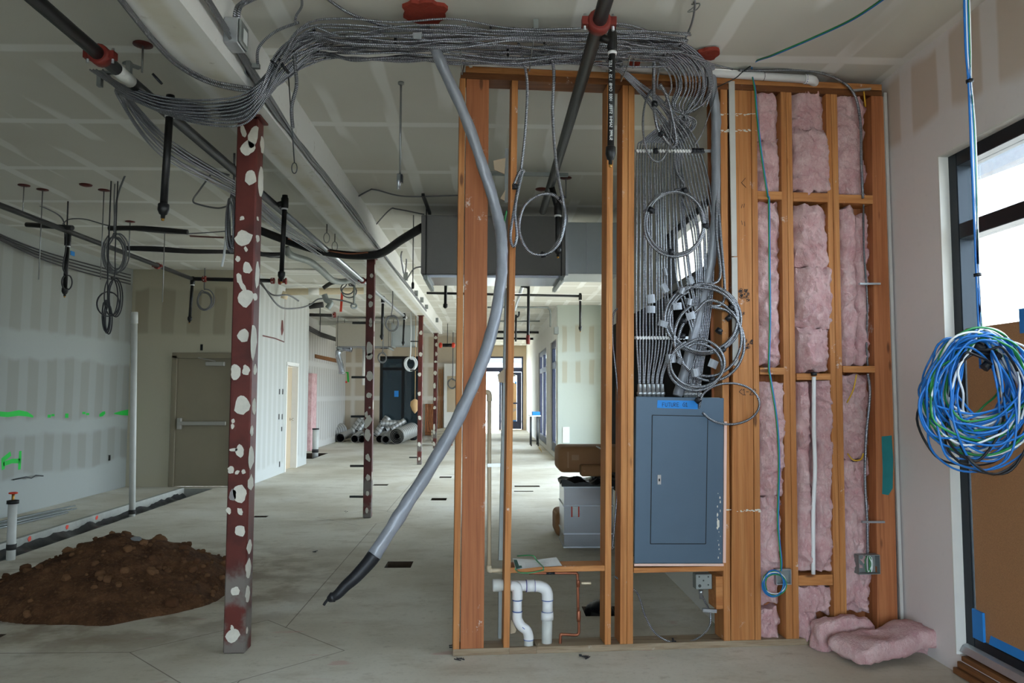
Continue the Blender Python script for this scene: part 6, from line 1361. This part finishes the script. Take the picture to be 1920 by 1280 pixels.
def soft_box(name, lab, x0, x1, y0, y1, z0, z1, mat='cardboard'):
    t = thing(name, lab, 'package', ((x0+x1)/2, (y0+y1)/2, z0))
    o = obj('wrap', MB().box(x0, x1, y0, y1, z0, z1), mat, t); b = o.modifiers.new('bevel', 'BEVEL'); b.width = min(x1-x0, y1-y0, z1-z0)*.22; b.segments = 4
    for pl in o.data.polygons: pl.use_smooth = True
    s = (x1-x0)*.10; obj('end_fold', MB().box(x0+s, x0+s+.012, y0-.004, y0+.01, z0+.05, z1-.05), 'kraft_tape', t); return t
q0, q1 = PY(1040, 886, 8.0), PY(1135, 832, 8.0)
pkg = soft_box('wrapped_package', 'long brown wrapped package lying on top of the duct section', q0.x, q1.x+.35, 7.55, 8.05, hz+.135, q1.z)
obj('tape_patch', MB().box(q0.x+.13, q0.x+.20, 7.546, 7.553, hz+.26, hz+.31), 'kraft_tape', pkg); obj('cord_end', MB().tube(catmull([(q0.x+.38, 7.6, q1.z), (q0.x+.42, 7.545, q1.z-.02), (q0.x+.44, 7.54, q1.z-.06)], 4), .008, 6), 'paper_white', pkg)
soft_box('wrapped_package', 'small brown wrapped package leaning in front of the long one', PY(1087, 880, 7.5).x, PY(1140, 880, 7.5).x, 7.40, 7.54, hz+.115, PY(1087, 871, 7.45).z)
q2 = PZ(1028, 977, 0); soft_box('wrapped_package', 'brown wrapped package on the floor left of the duct section', q2.x, q2.x+.42, 8.15, 8.6, .0, .26)
mb = MB(); nx, ny = 14, 10
for j in range(ny+1):
    for i in range(nx+1):
        x, y = x0-.02+(x1-x0+.10)*i/nx, y0-.01+.5*j/ny
        mb.v.append(Vector((x, y, hz + .02 + .10*abs(mnoise.noise(Vector((x*5, y*4, 0)))) + .03*mnoise.noise(Vector((x*13, y*11, 2))))))
m0 = len(mb.v)
for j in range(ny):
    for i in range(nx): a = j*(nx+1)+i; mb.f.append((a, a+1, a+nx+2, a+nx+1))
for i in range(nx+1): mb.v.append(Vector((mb.v[i].x, mb.v[i].y, hz+.001)))
for i in range(nx): mb.f.append((i, m0+i, m0+i+1, i+1))
one('black_bag', mb, 'plastic_black', 'crumpled black plastic between the duct section and the long package', 'bag')
one('outlet_plate', MB().box(PY(1055, 830, 17.29).x, PY(1068, 830, 17.29).x, 17.285, 17.299, PY(1055, 830, 17.29).z, PY(1055, 800, 17.29).z), 'white_trim', 'white patch plate on the facing wall above the package', 'plate')

# ------------------------------------------------------------------ duct pile in the deep room
def duct(px, py, rp, ex, ey, lab, nest=0, L=None):
    Yf = EYE*FPX/max(py+rp-738, 20)*1.0; Yf = min(Yf, 25.0); s = Yf/FPX; r = rp*s
    a = PY(px, py, Yf); a.z = max(a.z, r+.005) if py < 811 else r+.003; b = PY(ex, ey, min(Yf+1.0, 25.1)); b.z = max(b.z, a.z-.0)
    d = (b-a).normalized(); b = a + d*(L or 1.1)
    if b.y > 25.2: b = a + d*((25.2-a.y)/max(d.y, .05))
    t = thing('spiral_duct', lab, 'duct', (a.x, a.y, 0), 'round ducts piled on the far floor'); 
    for k in range(nest+1):
        q = r*(1-.2*k); mb = MB(); n = 20
        mb.tube([a, a + (b-a)*.5, b], q, n, caps=False)
        e = MB(); x = d.orthogonal().normalized(); y = d.cross(x)
        ring = [a + (x*math.cos(i*math.tau/n) + y*math.sin(i*math.tau/n))*q for i in range(n)] + [a + (x*math.cos(i*math.tau/n) + y*math.sin(i*math.tau/n))*q*.94 for i in range(n)]
        mb.add(ring, [(i, (i+1) % n, n+(i+1) % n, n+i) for i in range(n)])
        obj('shell' if k == 0 else 'inner_shell', mb, 'spiral_steel', t)
        if k == 0: obj('end_cap', MB().cyl(b - d*.3, b - d*.28, q*.9, 16), 'duct_dark', t)  # added disc that stops light coming through the duct
        obj('bore_shade', MB().tube([b, a + (b-a)*.5, a + d*.01], q*.94, n, caps=False), 'duct_dark', t)  # dark lining, shade inside the duct put into the colour
    return t
DP = [(601, 816, 13, 640, 806, 'large nested duct roll at the left end of the pile', 2), (744, 817, 14.5, 772, 806, 'largest nested duct roll at the right end of the pile', 3), (638, 820, 8, 655, 812, 'duct lying next to the left nested roll', 0), (655, 813, 7, 668, 800, 'duct resting on the two lower ducts, left', 0),
      (665, 822, 7, 675, 814, 'second duct end on the floor row', 0), (678, 822, 7, 688, 815, 'third duct end on the floor row behind the second column', 0), (671, 808, 6, 682, 792, 'upright tilted duct at the top left of the pile', 0), (704, 812, 7.5, 716, 800, 'shiny duct right of the second column', 1), (712, 822, 7, 722, 815, 'duct end left of the right nested roll', 0),
      (723, 823, 8.5, 734, 815, 'double duct end touching the right nested roll', 1), (723, 806, 5.5, 733, 801, 'small duct on top of the pile middle', 0), (733, 804, 5.5, 746, 796, 'small duct on top beside the right nested roll', 0), (713, 794, 6.5, 732, 797, 'bent duct piece on the very top of the pile', 0)]
for d in DP: duct(*d[:5], d[5], d[6])
random.seed(3)
for k, (x, y, r) in enumerate(((757, 806, 8), (735, 800, 7), (775, 806, 7))):
    p = PY(x, y, 25.0); p.z = r*25/FPX*.86; mb = MB(); bmx = bmesh.new(); bmesh.ops.create_icosphere(bmx, subdivisions=3, radius=r*25/FPX)
    mb.add([p + v.co*(1+.25*mnoise.noise(v.co*6+Vector((k*3, 0, 0)))) for v in bmx.verts], [tuple(v.index for v in f.verts) for f in bmx.faces], True); bmx.free()
    one('trash_bag', mb, 'plastic_black', ['middle black bag behind the duct pile at the dark glass', 'left black bag behind the duct pile', 'right black bag behind the duct pile by the third column'][k], 'bag')
# what is on the deep walls
el = thing('exhaust_duct', 'silver bent exhaust duct dropping from the far beige unit', 'duct', PY(640, 700, 20.5)); obj('elbow', MB().tube(catmull([PY(660, 655, 20.6), PY(645, 653, 20.6), PY(635, 658, 20.6), PY(635, 670, 20.6), PY(639, 685, 20.6), PY(641, 698, 20.6)], 5), .075, 12), 'duct_foil', el)
obj('end_collar', MB().lathe(PY(641, 697, 20.6), -up, [(0, .08), (.06, .08)], 12), 'galvanised', el)
el = thing('exhaust_duct', 'white vent duct left of the second column at the far unit', 'duct', PY(683, 720, 20.5)); obj('pipe', MB().cyl(PY(683, 655, 20.6), PY(682, 722, 20.6), .05, 10), 'white_trim', el); obj('collar', MB().lathe(PY(683, 655, 20.6), up, [(0, .06), (.06, .06)], 12), 'galvanised', el)
one('sill_strip', MB().prism([PX(590, 664, -4.75)+Vector((.003,0,0)), PX(632, 673, -4.75)+Vector((.003,0,0)), PX(632, 680, -4.75)+Vector((.003,0,0)), PX(590, 671, -4.75)+Vector((.003,0,0))], (.03, 0, 0)), 'lumber_along', 'red-brown notched wood strip on the deep left wall', 'strip')
q = PX(584, 840, -4.75); one('insulation_batt', MB().box(-4.749, -4.66, 20.3, 20.9, 0, PX(583, 700, -4.75).z), 'pink_fibre', 'pink batt standing at the deep left wall behind the corner', 'insulation')
sp = thing('white_standpipe', 'white pipe rising from the floor pit past the second door', 'pipe', PZ(590, 853, 0)); q = PZ(591, 853, 0); obj('pipe', MB().cyl(q + Vector((0, 0, -.1)), (q.x, q.y, PY(591, 805, q.y).z), .075, 14), 'pvc_aged', sp); obj('cap', MB().lathe((q.x, q.y, PY(591, 805, q.y).z), up, [(0, .085), (.03, .085)], 14), 'black_rubber', sp)
obj('clamp', MB().lathe((q.x, q.y, PY(591, 848, q.y).z), up, [(0, .08), (.08, .08)], 14), 'duct_dark', sp)
def sprY(pts, w_, Y, mat, par):
    P3 = [PY(x, y, Y-.002) for x, y in pts]; vs = []; n = len(P3)
    for k, p in enumerate(P3): t = (P3[min(k+1, n-1)]-P3[max(k-1, 0)]).normalized(); s = t.cross(Vector((0, 1, 0))); vs += [p-s*w_, p+s*w_]
    return obj('spray_mark', MB().add(vs, [(2*k, 2*k+1, 2*k+3, 2*k+2) for k in range(n-1)]), mat, par)
sprY([(643, 699), (652, 698), (653, 716)], .03, 25.5, sg, wall_dp); sprY([(644, 716), (651, 716)], .03, 25.5, 'spray_red', wall_dp); sprY([(642, 704), (641, 716), (645, 718)], .02, 25.5, sg, wall_dp)
br = thing('board_stack', 'brown boards covering the bare studs right of the dark glass', 'boards', PY(805, 812, 25.4))
for k in range(6):
    a, b = PY(797+k*3.2, 818, 25.42), PY(800+k*3.2, 757, 25.42); obj('board', MB().box(a.x, b.x-.004, 25.40, 25.46, .25, b.z), 'fir_upright', br)
obj('sill_board', MB().box(PY(797, 800, 25.3).x, PY(816, 800, 25.3).x, 25.30, 25.46, .14, .25), 'fir_across', br)
b3 = thing('bare_studs', 'orange bare studs beside the far white panel', 'stud wall', PY(825, 815, 25.4))
for k in range(3): a, b = PY(822+k*3, 818, 25.42), PY(824+k*3, 692, 25.42); obj('stud', MB().box(a.x, b.x, 25.38, 25.46, .0, b.z), 'lumber_upright', b3)
pn2 = thing('door_slab', 'white door slab leaning at the far wall right of the last column', 'door', PY(840, 800, 25.3)); a, b = PY(832, 800, 25.3), PY(868, 682, 25.3); obj('panel', MB().box(a.x, b.x, 25.3, 25.34, .0, b.z), 'white_trim', pn2); obj('inset', MB().box(a.x+.1, b.x-.1, 25.295, 25.3, .9, b.z-.4), 'tan_paint', pn2)
pl = thing('wood_pallet', 'pile of pale boards on the far floor right of the last column', 'boards', PZ(835, 832, 0))
for k in range(5): obj('board', MB().obox(PY(836, 824-k*5, 22.6) + Vector((0, 0, 0)), (.42, 0, .06), (0, .12, 0), (0, 0, .035)), 'pallet_grey', pl)
obj('block', MB().box(PY(821, 830, 22.5).x, PY(848, 830, 22.5).x, 22.4, 22.7, .0, .14), 'lumber_across', pl)
# hanging white coils, poster on the dark glass
random.seed(8)
def far_coil(cx, cy, r, Y, loops, mat, lab, rw=.02):
    p_ = PY(cx, cy-r*2.2, Y); pts = [Vector((p_.x, p_.y, ZC-.002)), p_]
    for l in range(loops):
        ox, oy = random.uniform(-2, 2), random.uniform(-1.5, 1.5)
        for k in range(10): a = k/10*math.tau; pts.append(PY(cx+ox+r*.85*math.sin(a), cy+oy-r*math.cos(a), Y+.02*l))
    return cable(pts, rw, mat, lab, 'cable coil', None, 'cable_coil', 4, 6)
far_coil(770, 682, 12, 19, 6, 'wire_white', 'bright white cable coil hanging before the dark glass', .016); far_coil(718, 670, 9, 19, 2, DC, 'thin grey ring hanging left of the dark glass', .014); far_coil(736, 606, 14, 14.5, 3, DC, 'long grey loops hanging from the galvanised pipe', .01); far_coil(849, 718, 9, 25.2, 2, DC, 'ring of cable hanging by the far white panel', .016)
po = PY(743, 738, 25.56); one('poster', MB().box(po.x-.06, po.x+.08, 25.50, 25.512, po.z-.10, po.z+.10), 'painter_tape', 'small blue notice on the dark shop glass', 'sign')
q = PY(778, 760, 19.5); one('paper_bag', MB().tube([q + Vector((0, 0, .1)), Vector((q.x, q.y, ZC))], .008, 5).lathe(q + Vector((0, 0, -.2)), up, [(0, .01), (.08, .07), (.2, .12), (.3, .11), (.36, .03)], 8), 'hardboard_sunlit', 'crumpled tan paper bag hanging beside the third column', 'bag')
# room behind the dark glass
bk = struct('wall_beyond_glass', MB().box(-4.9, -.9, 28.5, 28.6, 0, ZC), 'wall_white')
# overhead plumbing above the return wall
op = thing('waste_pipe', 'cream waste pipe under the ceiling beyond the near column', 'pipe', PY(615, 547, 14)); obj('pipe', MB().cyl(PY(536, 547, 14.0), PY(682, 545, 14.2), .062, 12), 'pvc_cream', op); obj('coupling', MB().cyl(PY(578, 546, 14.0), PY(598, 546, 14.05), .066, 12), 'white_trim', op)
obj('branch', MB().cyl(PY(536, 547, 14.0), PY(532, 560, 14), .06, 12), 'pvc_cream', op)
op = thing('waste_pipe', 'white horizontal pipe just above the cream waste pipe', 'pipe', PY(600, 534, 14.4)); obj('pipe', MB().cyl(PY(534, 534, 14.4), PY(600, 533, 14.4), .03, 10), 'pvc_white', op)
op = thing('light_fixture', 'white framed ceiling fixture beyond the near column', 'fixture', PY(560, 503, 12.5)); obj('body', MB().box(PY(534, 503, 12.5).x, PY(610, 503, 12.5).x, 12.4, 12.7, PY(560, 508, 12.5).z, PY(560, 500, 12.5).z), 'white_trim', op); obj('frame', MB().box(PY(534, 499, 12.5).x, PY(610, 499, 12.5).x, 12.38, 12.72, PY(560, 500, 12.5).z, PY(560, 497.5, 12.5).z), 'escutcheon', op)
tube_thing('flex_duct', [PY(535, 462, 10.5), PY(545, 478, 10.6), PY(580, 490, 11), PY(604, 508, 11.6), PY(622, 524, 12.2), PY(640, 528, 12.6), PY(662, 524, 12.9)], .05, 'galvanised_dull', 'grey flexible duct winding under the ceiling beyond the drop', 'duct', 10)
tube_thing('flex_duct', [PY(608, 552, 13.2), PY(612, 562, 13.2), PY(620, 568, 13.2), PY(614, 578, 13.2)], .05, 'galvanised_dull', 'short hanging flexible duct end under the cream pipe', 'duct', 10)
tube_thing('insulated_tube', [PY(580, 574, 13.4), PY(606, 571, 13.4)], .05, 'duct_dark', 'dark tube stub under the cream pipe', 'tube')
tube_thing('insulated_tube', [PY(606, 540, 13.0), PY(620, 531, 13.0), PY(634, 528, 13)], .035, 'duct_dark', 'dark tube beside the winding flexible duct', 'tube')
one('red_strap', MB().bar(PY(642, 543, 14.12), PY(639, 584, 14.0), .04, .02), 'label_red', 'red hanging strap under the cream pipe', 'strap')
pz = thing('sprinkler_pipe', 'brown pipe with a red end fitting above the deep left wall', 'pipe', PY(600, 590, 17)); obj('pipe', MB().cyl(PY(578, 590, 17), PY(622, 591, 17), .035, 10), 'duct_dark', pz); coupling(pz, PY(627, 590, 17), (1, 0, 0), .04); q = PY(600, 590, 17); obj('hanger_rod', MB().cyl(q, (q.x, q.y, ZC), .01, 6), 'rod_dark', pz)
ct = thing('wall_pipes', 'dark pipes along the top of the deep left wall', 'pipe', PX(605, 625, -4.4)); 
for k in range(3): obj('pipe', MB().tube([PX(578, 612+k*2.5, -4.3), PX(600, 624+k*2.5, -4.4), PX(630, 634+k*2, -4.5)], .03, 8), 'duct_dark', ct)
q = PX(600, 624, -4.4); obj('hanger_rod', MB().cyl(q, (q.x, q.y, ZC), .01, 6), 'rod_dark', ct)
pz = thing('exit_bar', 'dark bar with red ends high at the far right of the last column', 'pipe', PY(840, 647, 22)); obj('bar', MB().cyl(PY(830, 647, 22), PY(848, 647, 22), .05, 10), 'black_pipe', pz); q = PY(839, 647, 22); obj('hanger_rod', MB().cyl(q, (q.x, q.y, ZC), .01, 6), 'rod_dark', pz)
for x in (826, 850): obj('red_end', MB().lathe(PY(x, 647, 22), (1, 0, 0), [(-.05, .04), (-.02, .08), (.02, .08), (.05, .04)], 10), 'label_red', pz)
cable([PX(482, 515, -3.895), PY(500, 545, 12.4), PY(525, 575, 12.6), PY(555, 578, 13), PY(580, 572, 13.2), PY(600, 560, 13.3), PY(640, 563, 13.4), PY(664, 570, 13.4)], .014, DC, 'dark flex swagging past the return wall corner')
cable([PX(484, 526, -3.895), PY(510, 552, 12.6), PY(540, 553, 12.8), PY(560, 564, 13)], .014, DC, 'second shorter dark flex at the return wall')
cable([PY(480, 470, 9.5), PY(505, 480, 9.6), PY(530, 478, 9.8)], .02, 'cable_black', 'black sagging cord right of the near column')
hcoil(655, 545, 14, 12, 13.5, 2, .012, DC, 'loose grey loops by the cream pipe end', 12, [(655, 525, 13.5)]); hcoil(666, 572, 5, 4, 13.5, 1, .02, 'galvanised_dull', 'small grey knot of flex at the end of the swag', 13, [(664, 560, 13.5)])
# folding table and small things by the far entry
ft = thing('folding_table', 'white folding table with a blue box on it by the far entry', 'table', PZ(1003, 833, 0)); Yt = 22.5; zt = PY(1003, 778, Yt).z; xa = PY(992, 778, Yt).x
obj('table_top', MB().box(xa, 1.50, Yt-.35, Yt+.35, zt-.03, zt), 'table_white', ft)
for x in (xa+.05, 1.42):
    for y in (Yt-.28, Yt+.28): obj('leg', MB().cyl((x, y, 0), (x, y, zt-.03), .018, 8), 'rod_dark', ft)
obj('brace', MB().cyl((xa+.05, Yt-.28, .15), (1.42, Yt-.28, .15), .012, 6), 'rod_dark', ft)
one('blue_case', MB().box(PY(998, 770, Yt).x, 1.48, Yt-.2, Yt+.2, zt+.001, zt+.10), 'painter_tape', 'blue case lying on the folding table', 'case')
one('leaf_scrap', MB().prism([PZ(1010, 838, .0), PZ(1014, 843, 0), PZ(1016, 848, 0), PZ(1012, 842, 0)], (0, 0, .02)), 'yellow_dust', 'yellow scrap on the floor below the folding table', 'scrap')
